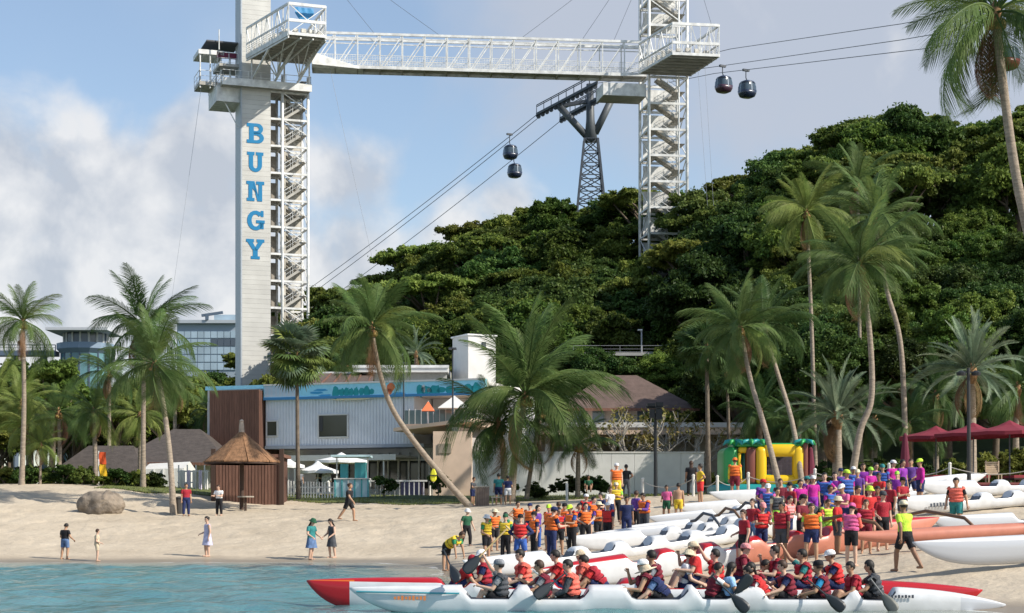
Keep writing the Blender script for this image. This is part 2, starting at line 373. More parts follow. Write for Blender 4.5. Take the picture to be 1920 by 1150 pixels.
def build_lawn():
    g = mat('lawn_grass', (.13, .15, .045), .9, var=.35, vscale=1.2, bump=.5, bscale=12)
    xs = np.arange(-24, 14, .8); ys = np.arange(99, 121, .7)
    gx, gy = np.meshgrid(xs, ys); edge = 98.6 + 1.1 * np.sin(gx * .37) + .6 * np.sin(gx * 1.3)
    gy = edge + (gy - 99) * (121 - edge) / 22; z = ground_np(gx, gy) + .035
    nx, ny = len(xs), len(ys); i = np.arange(nx * ny).reshape(ny, nx)
    q = np.stack([i[:-1, :-1], i[:-1, 1:], i[1:, 1:], i[1:, :-1]], -1).reshape(-1, 4)
    o = bpy.data.objects.new('lawn', np_mesh('lawn', np.c_[gx.ravel(), gy.ravel(), z.ravel()], q, g, True)); C.objects.link(o); tag(o, kind='structure')
    r = np.random.RandomState(11); N = 9000
    x = r.uniform(-24, 13.2, N); e = 98.6 + 1.1 * np.sin(x * .37) + .6 * np.sin(x * 1.3); y = e + r.rand(N) ** 1.6 * 14 - .3
    z = ground_np(x, y); h = r.uniform(.06, .17, N); a = r.uniform(0, 6.28, N); w = .025
    v = np.stack([np.c_[x - np.cos(a) * w, y - np.sin(a) * w, z], np.c_[x + np.cos(a) * w, y + np.sin(a) * w, z],
                  np.c_[x + r.uniform(-.06, .06, N), y + r.uniform(-.06, .06, N), z + h]], 1).reshape(-1, 3)
    me = np_mesh('grass', v, np.arange(N * 3).reshape(-1, 3), leafmat('grass_blade', (.08, .12, .02), (.2, .2, .07), .2, 1.0))
    o = bpy.data.objects.new('grass', me); C.objects.link(o); tag(o, 'short grass on the strip between sand and buildings', 'grass', kind='stuff')
build_lawn()
# ------------------------------------------------------------------ bungy towers and footbridge
WHITE = mat('white_steel', (.70, .70, .68), .5, var=.22, vscale=1.6, spec=.35)
GREYW = mat('galvanised_floor', (.42, .40, .36), .7, var=.2, vscale=1.2)
CLAD = mat('white_cladding', (.55, .54, .505), .55, var=.1, vscale=.5, rand=.05)
TRIM = mat('blue_grey_trim', (.40, .44, .48), .5, var=.08)
BLUE = mat('letter_blue', (.006, .19, .40), .5)
CABLE = mat('steel_cable', (.12, .13, .15), .5)
DARKM = mat('dark_steel', (.06, .07, .085), .5, var=.15)
def frame(O, yaw):
    ex = Vector((math.cos(yaw), math.sin(yaw), 0)); ey = Vector((-math.sin(yaw), math.cos(yaw), 0)); O = Vector((O[0], O[1], 0))
    return lambda u, v, z: O + ex * u + ey * v + Vector((0, 0, z))
def fbar(T, u0, u1, v0, v1, z0, z1, mb=None):
    mb = mb or MB()
    vs = [T(u, v, z) for u in (u0, u1) for v in (v0, v1) for z in (z0, z1)]
    return mb.add(vs, [(0, 1, 3, 2), (4, 6, 7, 5), (0, 4, 5, 1), (2, 3, 7, 6), (0, 2, 6, 4), (1, 5, 7, 3)])
def stair(T, ua, ub, v0, v1, za, zb, t, n=11):
    m = MB()
    for v in (v0, v1): m.beam(T(ua, v, za), T(ub, v, zb), .06, .28)
    for i in range(n):
        k = (i + .5) / n; u = ua + (ub - ua) * k; z = za + (zb - za) * k
        fbar(T, u - .16, u + .16, v0 + .03, v1 - .03, z, z + .04, m)
    fl = m.build('stair_flight', GREYW, t)
    r = MB()
    for v in (v0, v1):
        r.beam(T(ua, v, za + 1.0), T(ub, v, zb + 1.0), .05); r.beam(T(ua, v, za + .55), T(ub, v, zb + .55), .03)
        for k in (0, .5, 1): r.beam(T(ua + (ub - ua) * k, v, za + (zb - za) * k), T(ua + (ub - ua) * k, v, za + (zb - za) * k + 1), .04)
    r.build('handrail', WHITE, fl)
def rail(pts, t, h=1.1, step=1.3, name='railing', m=WHITE, w=.05, fill=0):
    mb = MB(); pts = [Vector(p) for p in pts]
    for a, b in zip(pts, pts[1:]):
        n = max(1, int((b - a).length / step)); up = Vector((0, 0, 1))
        for k in (1, .5, .1): mb.beam(a + up * h * k, b + up * h * k, w if k == 1 else w * .7)
        for i in range(n + 1): p = a.lerp(b, i / n); mb.beam(p, p + up * h, w)
        for i in range(n * fill): p = a.lerp(b, (i + .5) / (n * fill)); mb.beam(p, p + up * h, w * .5)
    return mb.build(name, m, t)

D1 = 187.0
T1 = frame((X(452, D1), D1), R(20))
b1 = T1(2, 1.5, 0); zb1 = hz_(b1.x, b1.y) - .5
tw = thing('bungy_tower', 'tall white clad bungy tower with blue lettering and stair lattice', 'tower', (b1.x, b1.y, zb1))
zt = 67.0
fbar(T1, .04, 3.26, .05, 3.1, zb1, zt).build('lift_shaft', mat('shaft_core', (.5, .5, .48), .8, var=.1), tw)
pz = 0.52
zc = zb1
pm = None
while zc < zt - .5:
    h = pz - .013
    fbar(T1, .12, 3.28, -.03, .045, zc, zc + h).build('cladding_panel', CLAD, tw)
    zc += pz
fbar(T1, -.05, .115, -.06, .3, zb1, zt).build('corner_trim', TRIM, tw)
fbar(T1, -.03, .035, .32, 3.15, zb1, zt).build('side_cladding', mat('side_cladding', (.5, .53, .56), .5, var=.06), tw)  # same white cladding, cooler tone paints in the shade of the left face
for u in (4.62, 7.5):
    for v in (.1, 3.1):
        MB().tube([T1(u, v, zb1), T1(u, v, 50.5)], .16, 10).build('post', WHITE, tw, smooth=True)
MB().tube([T1(3.42, 3.1, zb1), T1(3.42, 3.1, 50.5)], .14, 8).build('post', WHITE, tw, smooth=True)
lv = 2.98; nl = 12; z0 = 48.6 - nl * lv
for i in range(nl + 1):
    z = z0 + i * lv
    m = MB()
    for v in (.1, 3.1): m.beam(T1(3.3, v, z), T1(7.5, v, z), .16, .22)
    for u in (3.42, 4.62, 7.5): m.beam(T1(u, .1, z), T1(u, 3.1, z), .14, .2)
    m.build('floor_frame', WHITE, tw)
    fbar(T1, 3.4, 4.9, .25, 3.0, z + .11, z + .17).build('landing', GREYW, tw)
    fbar(T1, 6.75, 7.45, .25, 3.0, z + lv / 2 - .05, z + lv / 2).build('landing', GREYW, tw)
    if i < nl:
        stair(T1, 4.8, 6.85, .35, 1.45, z + .1, z + lv / 2, tw); stair(T1, 6.85, 4.8, 1.7, 2.8, z + lv / 2, z + lv, tw)
        MB().beam(T1(4.62, .1, z + lv), T1(7.5, .1, z + lv * .4 if i % 2 else z + lv * .45), .09).build('brace', WHITE, tw)
        m = MB(); m.beam(T1(7.5, .1, z), T1(7.5, 3.1, z + lv), .08); m.build('brace', WHITE, tw)
        fbar(T1, 5.1, 7.35, 3.02, 3.06, z + .25, z + lv - .35).build('bay_panel', mat('bay_panel', (.5, .47, .41), .7, var=.3, vscale=1.5), tw)
        fbar(T1, 4.7, 5.3, 1.5, 1.6, z + .3, z + lv - .2).build('bay_panel', MATS['bay_panel'], tw)
        fbar(T1, 3.45, 4.5, 2.85, 2.9, z + .3, z + lv * .8).build('back_panel', mat('shaded_panel', (.33, .30, .26), .8, var=.25, vscale=2), tw)  # brownish grey puts the shadow of the tower's back side into the colour
# collar walkway
m = MB(); fbar(T1, -2.2, 7.6, -1.1, 4.6, 48.75, 49.1, m); m.build('walkway_slab', GREYW, tw)
fbar(T1, -2.25, 7.65, -1.16, -1.1, 48.65, 49.45).build('edge_plate', WHITE, tw)
rail([T1(-2.2, 4.5, 49.1), T1(-2.2, -1.05, 49.1), T1(7.55, -1.05, 49.1), T1(7.55, 3, 49.1)], tw, 1.2)
for u in (1.0, 4.6, 7.4): MB().tube([T1(u, -1, 49.1), T1(u, -.9, 52)], .09, 8).build('post', WHITE, tw)
# the jump deck
zd = 52.0
cor = [(.5, -.6), (7.0, -.6), (6.75, -11.2), (2.8, -11.2)]
def dk(s, t_, z):   # s across, t_ outwards
    a = Vector(cor[0]).lerp(Vector(cor[1]), s); b = Vector(cor[3]).lerp(Vector(cor[2]), s); p = a.lerp(b, t_); return T1(p.x, p.y, z)
MB().add([dk(s, t_, z) for z in (zd, zd + .12) for s, t_ in ((0, 0), (1, 0), (1, 1), (0, 1))], [(3, 2, 1, 0), (4, 5, 6, 7), (0, 1, 5, 4), (1, 2, 6, 5), (2, 3, 7, 6), (3, 0, 4, 7)]).build('jump_deck', GREYW, tw)
for i in range(10):
    k = (i + .3) / 10; MB().beam(dk(0, k, zd - .17), dk(1, k, zd - .17), .14, .3).build('joist', mat('joist_steel', (.42, .40, .35), .6, var=.2), tw)
for s in (0, .33, .66, 1): MB().beam(dk(s, 0, zd - .4), dk(s, 1, zd - .4), .12, .16).build('joist', WHITE, tw)
for s in (0, 1):
    m = MB(); m.beam(dk(s, 0, zd), dk(s, 1, zd), .22, .5); m.beam(dk(s, 0, zd + 3.1), dk(s, 1, zd + 3.1), .18, .22); m.beam(dk(s, 0, zd + 1.4), dk(s, 1, zd + 1.4), .1); m.build('side_chord', WHITE, tw)
    for i in range(9):
        k = i / 8; MB().beam(dk(s, k, zd), dk(s, k, zd + 3.1), .13).build('side_post', WHITE, tw)
        if i < 8: MB().beam(dk(s, k, zd + (0 if i % 2 else 3.1)), dk(s, k + .125, zd + (3.1 if i % 2 else 0)), .09).build('side_diagonal', WHITE, tw)
    m = MB()
    for k in range(6): m.beam(dk(s, 0, zd + .4 + k * .22), dk(s, 1, zd + .4 + k * .22), .035)
    m.build('side_wires', WHITE, tw)
m = MB()
for zz in (0, 1.4, 3.1): m.beam(dk(0, 1, zd + zz), dk(1, 1, zd + zz), .16, .3)
m.beam(dk(0, 1, zd), dk(1, 1, zd + 3.1), .08); m.beam(dk(1, 1, zd), dk(0, 1, zd + 3.1), .08); m.build('end_frame', WHITE, tw)
m = MB()
for k in range(7):
    for j in range(5): m.box(dk(.1 + .2 * j, .1 + k * .13, zd + .45 + .12 * math.sin(k * 2 + j)), (.5, .5, .7), .4)
m.build('deck_equipment', mat('deck_boxes', (.55, .53, .48), .7, var=.35, vscale=2), tw)
m = MB(); q = []
for j in range(7):
    a = dk(.25 + j * .08, .92, zd + 3.05); q.append([(a.x, a.y - .05 * (j % 2), a.z), (a.x + .05, a.y - .1, a.z - .5 - .5 * math.sin(j / 6 * math.pi)), (a.x, a.y, a.z - .6 - 1.0 * math.sin(j / 6 * math.pi))])
m.loft(q, cap=False, closed=False); m.build('blue_tarpaulin', mat('blue_tarpaulin', (.05, .25, .5), .6), tw)
# knee braces under the deck
for s in (0, .5, 1): MB().beam(dk(s, .55, zd - .4), T1(1 + s * 5, -.1, 49.3), .18).build('knee_brace', WHITE, tw)
for s in (.1, .4, .7, 1):
    for q in (.25, .4, .8): MB().beam(dk(s, q, zd - .4), dk(.5 if s < .6 else .9, .05, 49.6 + q), .1).build('deck_bracing', WHITE, tw)
# rear landings and canopy
for (u0, u1, v0, v1, z, h) in ((-2.6, .3, .5, 5.5, 47.2, 1.7), (-4.2, -1.6, 2, 5.5, 49.2, .4), (-4.3, -1.5, 2, 5.6, 52.6, .5), (-2.2, .4, 1, 5, 51.2, .3)):
    fbar(T1, u0, u1, v0, v1, z, z + h).build('rear_landing', WHITE if h > .4 else GREYW, tw)
rail([T1(-4.2, 5.5, 49.6), T1(-4.2, 2, 49.6), T1(-1.6, 2, 49.6)], tw, 1.2); rail([T1(-2.6, 5.5, 48.9), T1(-2.6, .5, 48.9), T1(-.2, .5, 48.9)], tw, 1.2, .7)
rail([T1(-2.2, 5, 51.5), T1(-2.2, 1, 51.5), T1(-.1, 1, 51.5)], tw, 1.2, .8)
fbar(T1, -2.3, -.1, 2.0, 2.1, 52.3, 53.0).build('banner', mat('maroon_cloth', (.16, .03, .06), .8), tw)
for u in (-4.1, -3.0, -1.8, -.8):
    MB().tube([T1(u, 2.2, 48.9), T1(u, 2.2, 52.6)], .08, 6).build('post', WHITE, tw)
fbar(T1, -3.5, .2, 1.5, 5.2, 53.9, 54.05).build('rear_canopy', mat('dark_canopy', (.1, .1, .11), .7), tw)
MB().beam(T1(-.1, 1, 44.5), T1(-1.6, 1, 47.2), .1).build('knee_brace', WHITE, tw)
MB().tube([T1(-2.2, 1.2, 53), T1(-2.2, 1.2, 55.2)], .06, 6).build('post', WHITE, tw)
# slab-serif letters B U N G Y
def letter(ch):   # boxes and slanted bars in a 1 x 1.15 cell
    m = MB(); B_ = lambda x0, x1, z0, z1: m.bb(x0, x1, 0, .03, z0, z1); s = .27
    def para(p): m.add([(x, y, z) for y in (0, .03) for x, z in p], [(0, 1, 2, 3), (7, 6, 5, 4), (0, 4, 5, 1), (1, 5, 6, 2), (2, 6, 7, 3), (3, 7, 4, 0)])
    def ring(cx, cz, rx, rz, a0, a1, w, n=14):
        for i in range(n):
            p, q = [R(a0 + (a1 - a0) * k / n) for k in (i, i + 1)]
            para([(cx + rx * math.cos(p), cz + rz * math.sin(p)), (cx + rx * math.cos(q), cz + rz * math.sin(q)), (cx + (rx - w) * math.cos(q), cz + (rz - w * .85) * math.sin(q)), (cx + (rx - w) * math.cos(p), cz + (rz - w * .85) * math.sin(p))])
    if ch == 'B':
        B_(.14, .14 + s, 0, 1.15); B_(0, .14, 0, .2); B_(0, .14, .95, 1.15)
        for z0, z1, e in ((0, .64, 1.0), (.53, 1.15, .95)):
            cz = (z0 + z1) / 2; B_(.41, .62, z0, z0 + .18); B_(.41, .62, z1 - .18, z1); ring(.62, cz, e - .62, (z1 - z0) / 2, -90, 90, .24)
    if ch == 'U':
        for x in (.12, .64): B_(x, x + .25, .4, 1.15); B_(x - .1, x, .97, 1.15); B_(x + .25, x + .33, .97, 1.15)
        ring(.505, .4, .385, .4, 180, 360, .25)
    if ch == 'N':
        B_(.1, .33, .18, 1.15); B_(0, .45, 0, .18); B_(-.02, .1, .97, 1.15); B_(.68, .9, 0, .97); B_(.55, 1.02, .97, 1.15)
        para([(.33, 1.15), (.62, 0), (.68, 0), (.68, .25)]) ; para([(.33, .75), (.33, 1.15), (.45, 1.15), (.68, .3)])
    if ch == 'G':
        ring(.52, .575, .5, .575, 40, 345, .26); B_(.55, 1.05, .42, .6); B_(.78, .99, .1, .42); B_(.82, .98, .8, 1.15)
    if ch == 'Y':
        B_(.36, .64, .15, .55); B_(.24, .76, 0, .16); B_(-.03, .42, .98, 1.15); B_(.58, 1.03, .98, 1.15)
        para([(.36, .5), (.6, .5), (.34, .98), (.04, .98)]); para([(.4, .5), (.64, .5), (.96, .98), (.66, .98)])
    return m
for ch, py in zip('BUNGY', (266, 320, 375, 430, 484)):
    m = letter(ch); zz = Zt(py, D1 - .3); sc = 1.9
    o_ = T1(.62, -.075, zz)
    ex = T1(1, 0, 0) - T1(0, 0, 0); ey = T1(0, 1, 0) - T1(0, 0, 0)
    m.v = [tuple(o_ + ex * (x * sc) + ey * y + Vector((0, 0, z * sc))) for x, y, z in m.v]
    o = m.build('letter', BLUE, tw); o['label'] = 'blue slab serif letter ' + ch

# ---- right lattice tower
D2 = 190.0
T2 = frame((X(1217, D2), D2), R(9))
b2 = T2(2.2, 2.2, 0); zb2 = hz_(b2.x, b2.y) - 1
tr = thing('lattice_tower', 'white steel lattice stair tower rising from the trees at the bridge end', 'tower', (b2.x, b2.y, zb2))
for u in (0, 4.35):
    for v in (0, 4.4): MB().tube([T2(u, v, zb2), T2(u, v, 72)], .17, 10).build('post', WHITE, tr, smooth=True)
for u, v in ((1.1, 4.4), (3.4, 0.0)): MB().tube([T2(u, v, zb2), T2(u, v, 72)], .1, 8).build('post', WHITE, tr, smooth=True)
lv = 2.9; z = Zt(193, D2); z -= math.floor((z - zb2) / lv) * lv; i = 0
while z < 71:
    m = MB()
    for v in (0, 4.4): m.beam(T2(0, v, z), T2(4.35, v, z), .18, .26)
    for u in (0, 4.35): m.beam(T2(u, 0, z), T2(u, 4.4, z), .15, .2)
    m.build('floor_frame', WHITE, tr)
    if z < 49 or z > 56:
        fbar(T2, .15, 1.2, .3, 4.1, z + .14, z + .2).build('landing', GREYW, tr); fbar(T2, 3.2, 4.2, .3, 4.1, z + lv / 2 - .06, z + lv / 2).build('landing', GREYW, tr)
        stair(T2, 1.1, 3.3, .4, 1.9, z + lv, z + lv / 2, tr); stair(T2, 3.3, 1.1, 2.3, 3.8, z + lv / 2, z + .1, tr)
        fbar(T2, .3, 4.1, 4.15, 4.22, z + .3, z + lv - .4).build('back_panel', WHITE, tr)
        MB().beam(T2(0, 0, z + (lv if i % 2 else 0)), T2(0, 4.4, z + (0 if i % 2 else lv)), .09).build('brace', WHITE, tr)
        MB().beam(T2(4.35, 0, z + (lv if i % 2 else 0)), T2(4.35, 4.4, z + (0 if i % 2 else lv)), .09).build('brace', WHITE, tr)
        if z > 56: MB().beam(T2(0, 0, z + lv), T2(4.35, 0, z), .1).build('brace', WHITE, tr)
    z += lv; i += 1
# its viewing deck
cor2 = [(-1.2, -.3), (4.6, -.3), (5.6, -8.6), (.45, -8.6)]; zd2 = 51.0
def dk2(s, t_, z):
    a = Vector(cor2[0]).lerp(Vector(cor2[1]), s); b = Vector(cor2[3]).lerp(Vector(cor2[2]), s); p = a.lerp(b, t_); return T2(p.x, p.y, z)
MB().add([dk2(s, t_, z) for z in (zd2, zd2 + .15) for s, t_ in ((0, 0), (1, 0), (1, 1), (0, 1))], [(3, 2, 1, 0), (4, 5, 6, 7), (0, 1, 5, 4), (1, 2, 6, 5), (2, 3, 7, 6), (3, 0, 4, 7)]).build('viewing_deck', GREYW, tr)
for i in range(7): MB().beam(dk2(0, (i + .4) / 7, zd2 - .15), dk2(1, (i + .4) / 7, zd2 - .15), .12, .26).build('joist', GREYW, tr)
for s in (0, 1):
    m = MB()
    for zz, w in ((0, .3), (1.2, .1), (3.2, .2)): m.beam(dk2(s, 0, zd2 + zz), dk2(s, 1, zd2 + zz), .18, w)
    m.build('side_chord', WHITE, tr)
    for i in range(7):
        MB().beam(dk2(s, i / 6, zd2), dk2(s, i / 6, zd2 + 3.2), .11).build('side_post', WHITE, tr)
        if i < 6: MB().beam(dk2(s, i / 6, zd2 + (0 if i % 2 else 3.2)), dk2(s, (i + 1) / 6, zd2 + (3.2 if i % 2 else 0)), .08).build('side_diagonal', WHITE, tr)
    m = MB()
    for k in range(6): m.beam(dk2(s, 0, zd2 + .35 + k * .18), dk2(s, 1, zd2 + .35 + k * .18), .035)
    m.build('side_wires', WHITE, tr)
m = MB()
for zz in (0, 1.2, 3.2): m.beam(dk2(0, 1, zd2 + zz), dk2(1, 1, zd2 + zz), .16, .3)
for i in range(6): m.beam(dk2(i / 5, 1, zd2), dk2(i / 5, 1, zd2 + 3.2), .1)
for i in range(5): m.beam(dk2(i / 5, 1, zd2 + (0 if i % 2 else 3.2)), dk2((i + 1) / 5, 1, zd2 + (3.2 if i % 2 else 0)), .08)
m.build('end_frame', WHITE, tr)
m = MB()
for k in range(5):
    for j in range(5): m.box(dk2(.12 + .19 * j, .15 + k * .15, zd2 + .6 + .15 * math.sin(k * 3 + j)), (.55, .4, .9), .2)
m.build('deck_equipment', MATS['deck_boxes'], tr)
fbar(T2, -5.0, -.2, .6, 4.2, 48.6, 48.8).build('side_platform', GREYW, tr); fbar(T2, -5.0, -.2, .5, .6, 48.6, 50.0).build('side_parapet', WHITE, tr); fbar(T2, -5.1, -5.0, .5, 4.2, 48.6, 50.0).build('side_parapet', WHITE, tr)

# ---- footbridge between the towers
PL = T1(7.6, -1.6, 51.4); PR = Vector((X(1212, 191.5), 191.5, 51.25))
br = thing('footbridge', 'long white truss footbridge high between the two towers', 'bridge', ((PL.x + PR.x) / 2, (PL.y + PR.y) / 2, 50.8))
n_ = (PR - PL).normalized(); nn = Vector((-n_.y, n_.x, 0)).normalized() * 2.4; up = Vector((0, 0, 1)); NB = 15; H = 3.7
pt = lambda k, s, z: PL.lerp(PR, k) + nn * s + up * z
pl = MB().add([pt(k, s, z) for z in (.1, .22) for k, s in ((0, 0), (1, 0), (1, 1), (0, 1))], [(3, 2, 1, 0), (4, 5, 6, 7), (0, 1, 5, 4), (1, 2, 6, 5), (2, 3, 7, 6), (3, 0, 4, 7)]).build('floor_plate', GREYW, br)
for s in (0, 1):
    MB().beam(pt(0, s, 0), pt(1, s, 0), .2, .34).build('bottom_chord', WHITE, br); MB().beam(pt(0, s, H), pt(1, s, H), .22, .26).build('top_chord', WHITE, br)
    MB().beam(pt(0, s, H - .45), pt(1, s, H - .45), .1, .1).build('upper_rail', WHITE, br)
    for i in range(NB + 1): MB().beam(pt(i / NB, s, 0), pt(i / NB, s, H), .14).build('post', WHITE, br)
    for i in range(NB):
        MB().beam(pt(i / NB, s, 0), pt((i + 1) / NB, s, H), .1).build('diagonal', WHITE, br)
        MB().beam(pt(i / NB, s, 1.35), pt((i + 1) / NB, s, 1.35), .06).build('handrail', WHITE, br)
        m = MB()
        for j in range(1, 9): m.beam(pt((i + j / 9) / NB, s, .2), pt((i + j / 9) / NB, s, 1.35), .03)
        for j in range(1, 6): m.beam(pt(i / NB, s, .2 + j * .19), pt((i + 1) / NB, s, .2 + j * .19), .03)
        m.build('side_mesh', WHITE, br)
for i in range(NB + 1):
    MB().beam(pt(i / NB, 0, -.08), pt(i / NB, 1, -.08), .14, .24).build('floor_beam', GREYW, br); MB().beam(pt(i / NB, 0, H), pt(i / NB, 1, H), .1).build('roof_beam', WHITE, br)

m = MB(); m.add([pt(0, s, z) for s in (-.5, 1.2) for z in (-.1, 1.2)] + [pt(.15, s, z) for s in (0, 1) for z in (-.2, -.05)], [(0, 1, 3, 2), (4, 6, 7, 5), (0, 4, 5, 1), (2, 3, 7, 6), (0, 2, 6, 4), (1, 5, 7, 3)]); m.build('end_haunch', WHITE, br)
# ---- stays and tethers
def cable(pts, label, r=.03, group=None, name='stay_cable', cat='cable', m=CABLE):
    pts = [Vector(p) for p in pts]; c = pts[0]
    mb = MB()
    if len(pts) == 2:
        a, b = pts; sag = (b - a).length * .006
        pts = [a.lerp(b, k / 16) - Vector((0, 0, sag * 4 * (k / 16) * (1 - k / 16))) for k in range(17)]
    mb.tube([p - c for p in pts], r, 5); o = mb.build(name, m); o.location = c
    return tag(o, label, cat, group)
gm = pt(.98, .5, 0); 
for k, zt_, s in ((.62, 66, 0), (.80, 66, 1), (.9, 64, 0)): cable([pt(k, s, H), T2(0, s * 2, zt_)], 'thin stay wire from the right lattice tower down to the footbridge', .022, 'stays at right tower')
for k, zt_, s in ((.38, 66, 0), (.2, 66, 1)): cable([T1(7.4, s * 2, zt_), pt(k, s, H)], 'thin stay wire from the clad tower down to the footbridge', .022, 'stays at left tower')
cable([T2(4.35, 0, 66), dk2(1, .8, zd2 + 3.2)], 'thin stay wire from lattice tower mast to its viewing deck', .022)
THIN = mat('pale_tether', (.3, .32, .35), .7)
cable([T1(-3.9, 2.5, 49.2), W(322, 560, 183)], 'thin tether hanging left of the clad bungy tower', .018, name='tether', m=THIN)
cable([pt(.05, 0, 0), W(697, 480, 183)], 'thin tether hanging below the left end of the footbridge', .018, name='tether', m=THIN)
cable([dk2(.8, .6, zd2), W(1329, 420, 184)], 'left one of two thin tethers below the viewing deck', .015, name='tether', m=THIN); cable([dk2(.95, .6, zd2), W(1340, 420, 184)], 'right one of two thin tethers below the viewing deck', .015, name='tether', m=THIN)

# ---- cable-car pylon
D3 = 240.0
P3 = lambda px, py, dd=0: W(px, py, D3 + dd)
pb = P3(1108, 300); zb3 = hz_(pb.x, D3) - 1
py_ = thing('cable_car_pylon', 'dark steel cable car pylon with forked arms on the wooded hill', 'pylon', (pb.x, D3, zb3))
def lat(px0, y0, w0, y1, w1, n):
    zz = [Zt(y0, D3) + (Zt(y1, D3) - Zt(y0, D3)) * i / n for i in range(n + 1)]; ww = [w0 + (w1 - w0) * i / n for i in range(n + 1)]
    cx, cy = X(px0, D3), D3
    for sx in (-1, 1):
        for sy in (-1, 1): MB().beam((cx + sx * ww[0], cy + sy * ww[0], zz[0]), (cx + sx * ww[-1], cy + sy * ww[-1], zz[-1]), .28).build('leg', DARKM, py_)
    for i in range(n):
        a, b, za, zb = ww[i], ww[i + 1], zz[i], zz[i + 1]
        m = MB()
        for rot in range(4):
            Mx = Matrix.Rotation(rot * math.pi / 2, 3, 'Z'); g_ = lambda x, y, z: Vector((cx, cy, 0)) + Mx @ Vector((x, y, z))
            m.beam(g_(-a, -a, za), g_(b, -b, zb), .13); m.beam(g_(a, -a, za), g_(-b, -b, zb), .13); m.beam(g_(-b, -b, zb), g_(b, -b, zb), .13)
        m.build('cross_bracing', DARKM, py_)
lat(1108, 470, 2.5, 262, .95, 9)
MB().tube([P3(1108, 266), P3(1107, 225), P3(1106, 158)], [.95, .6, .5], 12).build('column', mat('pylon_grey', (.085, .095, .105), .5, var=.1), py_, smooth=True)
MB().tube([P3(1102, 258), P3(1049, 200)], .5, 10).build('arm', MATS['pylon_grey'], py_, smooth=True)
MB().tube([P3(1116, 250), P3(1148, 184)], .5, 10).build('arm', MATS['pylon_grey'], py_, smooth=True)
MB().beam(P3(1045, 200), P3(1150, 182), .6, .5).build('cross_head', DARKM, py_)
for (a, b, dd) in (((1006, 216), (1120, 156), -2), ((1050, 224), (1128, 182), 3)):
    A_, B_ = P3(a[0], a[1], dd + 6), P3(b[0], b[1], dd - 6)
    m = MB()
    for s in (-.5, .5): m.beam(A_ + Vector((0, s, 0)), B_ + Vector((0, s, 0)), .2, .35); m.beam(A_ + Vector((0, s, 1.3)), B_ + Vector((0, s, 1.3)), .1)
    for i in range(9):
        p = A_.lerp(B_, i / 8); m.beam(p + Vector((0, -.6, 0)), p + Vector((0, .6, 0)), .12); m.beam(p + Vector((0, .5, 0)), p + Vector((0, .5, 1.3)), .08); m.beam(p + Vector((0, -.5, 0)), p + Vector((0, -.5, 1.3)), .08)
    m.build('catwalk', DARKM, py_)
    for i in range(14):
        p = A_.lerp(B_, (i + .5) / 14) - Vector((0, 0, .35)); MB().tube([p + Vector((0, -.08, 0)), p + Vector((0, .08, 0))], .32, 12).build('sheave', DARKM, py_)
def gondola(px, py, d, label, hcol, hang):
    p = W(px, py, d); t = thing('gondola', label, 'gondola', (p.x, p.y, p.z - 1.1), group='cable cars'); t.rotation_euler.z = .5
    body = mat('gondola_navy', (.02, .03, .06), .25, coat=.4); glass = mat('gondola_glass', (.05, .075, .1), .08, spec=.6); lt = mat('gondola_pale', (.35, .42, .5), .3)
    def ring(z, r): return [(r * 1.0 * math.copysign(abs(math.cos(a)) ** .6, math.cos(a)), r * .95 * math.copysign(abs(math.sin(a)) ** .6, math.sin(a)), z) for a in [2 * math.pi * (j + .5) / 16 for j in range(16)]]
    MB().loft([ring(0, .5), ring(.12, .8), ring(.5, .98), ring(.85, 1.03)]).build('lower_body', hcol or body, t, False, True)
    MB().loft([ring(.85, .99), ring(1.3, .97), ring(1.7, .86)], cap=False).build('window_band', glass, t, False, True)
    MB().loft([ring(1.7, .9), ring(1.95, .74), ring(2.08, .45)]).build('roof', body, t, False, True)
    for a in (0, 1, 2, 3):
        x_, y_ = .99 * math.cos(a * math.pi / 2), .94 * math.sin(a * math.pi / 2)
        MB().beam((x_, y_, .6), (x_ * .9, y_ * .9, 1.75), .09).build('door_frame', lt, t, False)
    for a in (.7, 2.3, 3.9, 5.4): MB().box((.86 * math.cos(a), .82 * math.sin(a), .62), (.35, .35, .3), a).build('seat_panel', lt, t, False)
    MB().tube([(0, 0, 2.05), (0, .25, 2.5), (0, .25, 2.1 + hang)], .07, 6).build('hanger', DARKM, t, False)
    MB().box((0, .25, 2.1 + hang), (.9, .3, .25)).build('grip', DARKM, t, False)
gondola(957, 285, 248, 'upper of two navy cable cars over the gap left of the pylon', None, 1.6)
gondola(965, 320, 252, 'lower of two navy cable cars over the gap left of the pylon', None, 1.6)
gondola(1357, 158, 212, 'dark red navy cable car just right of the lattice tower', mat('gondola_maroon', (.06, .03, .05), .3, coat=.3), 1.3)
gondola(1401, 167, 205, 'navy cable car farther right, second beyond the lattice tower', None, 1.3)
gondola(1888, 108, 150, 'cable car half hidden behind the tall palm at top right', mat('gondola_red', (.2, .02, .02), .3), 1.2)
cable([W(575, 545, 300), P3(1008, 214, 4)], 'upper of the paired cable car ropes sloping down left of the pylon', .05, name='haul_rope', cat='rope')
cable([W(575, 558, 300), P3(1012, 219, 4)], 'lower of the paired cable car ropes sloping down left of the pylon', .05, name='haul_rope', cat='rope')
cable([W(640, 545, 300), P3(1052, 226, 8)], 'single cable car rope sloping down left below the paired ropes', .05, name='haul_rope', cat='rope')
cable([P3(1120, 152, -8), W(1370, 92, 214), W(1690, 45, 170), W(2300, -70, 120)], 'topmost cable car rope crossing the sky at right', .04, name='haul_rope', cat='rope')
cable([P3(1122, 156, -8), W(1365, 122, 214), W(1690, 75, 170), W(2300, -30, 120)], 'middle cable car rope crossing the sky at right', .04, name='haul_rope', cat='rope')
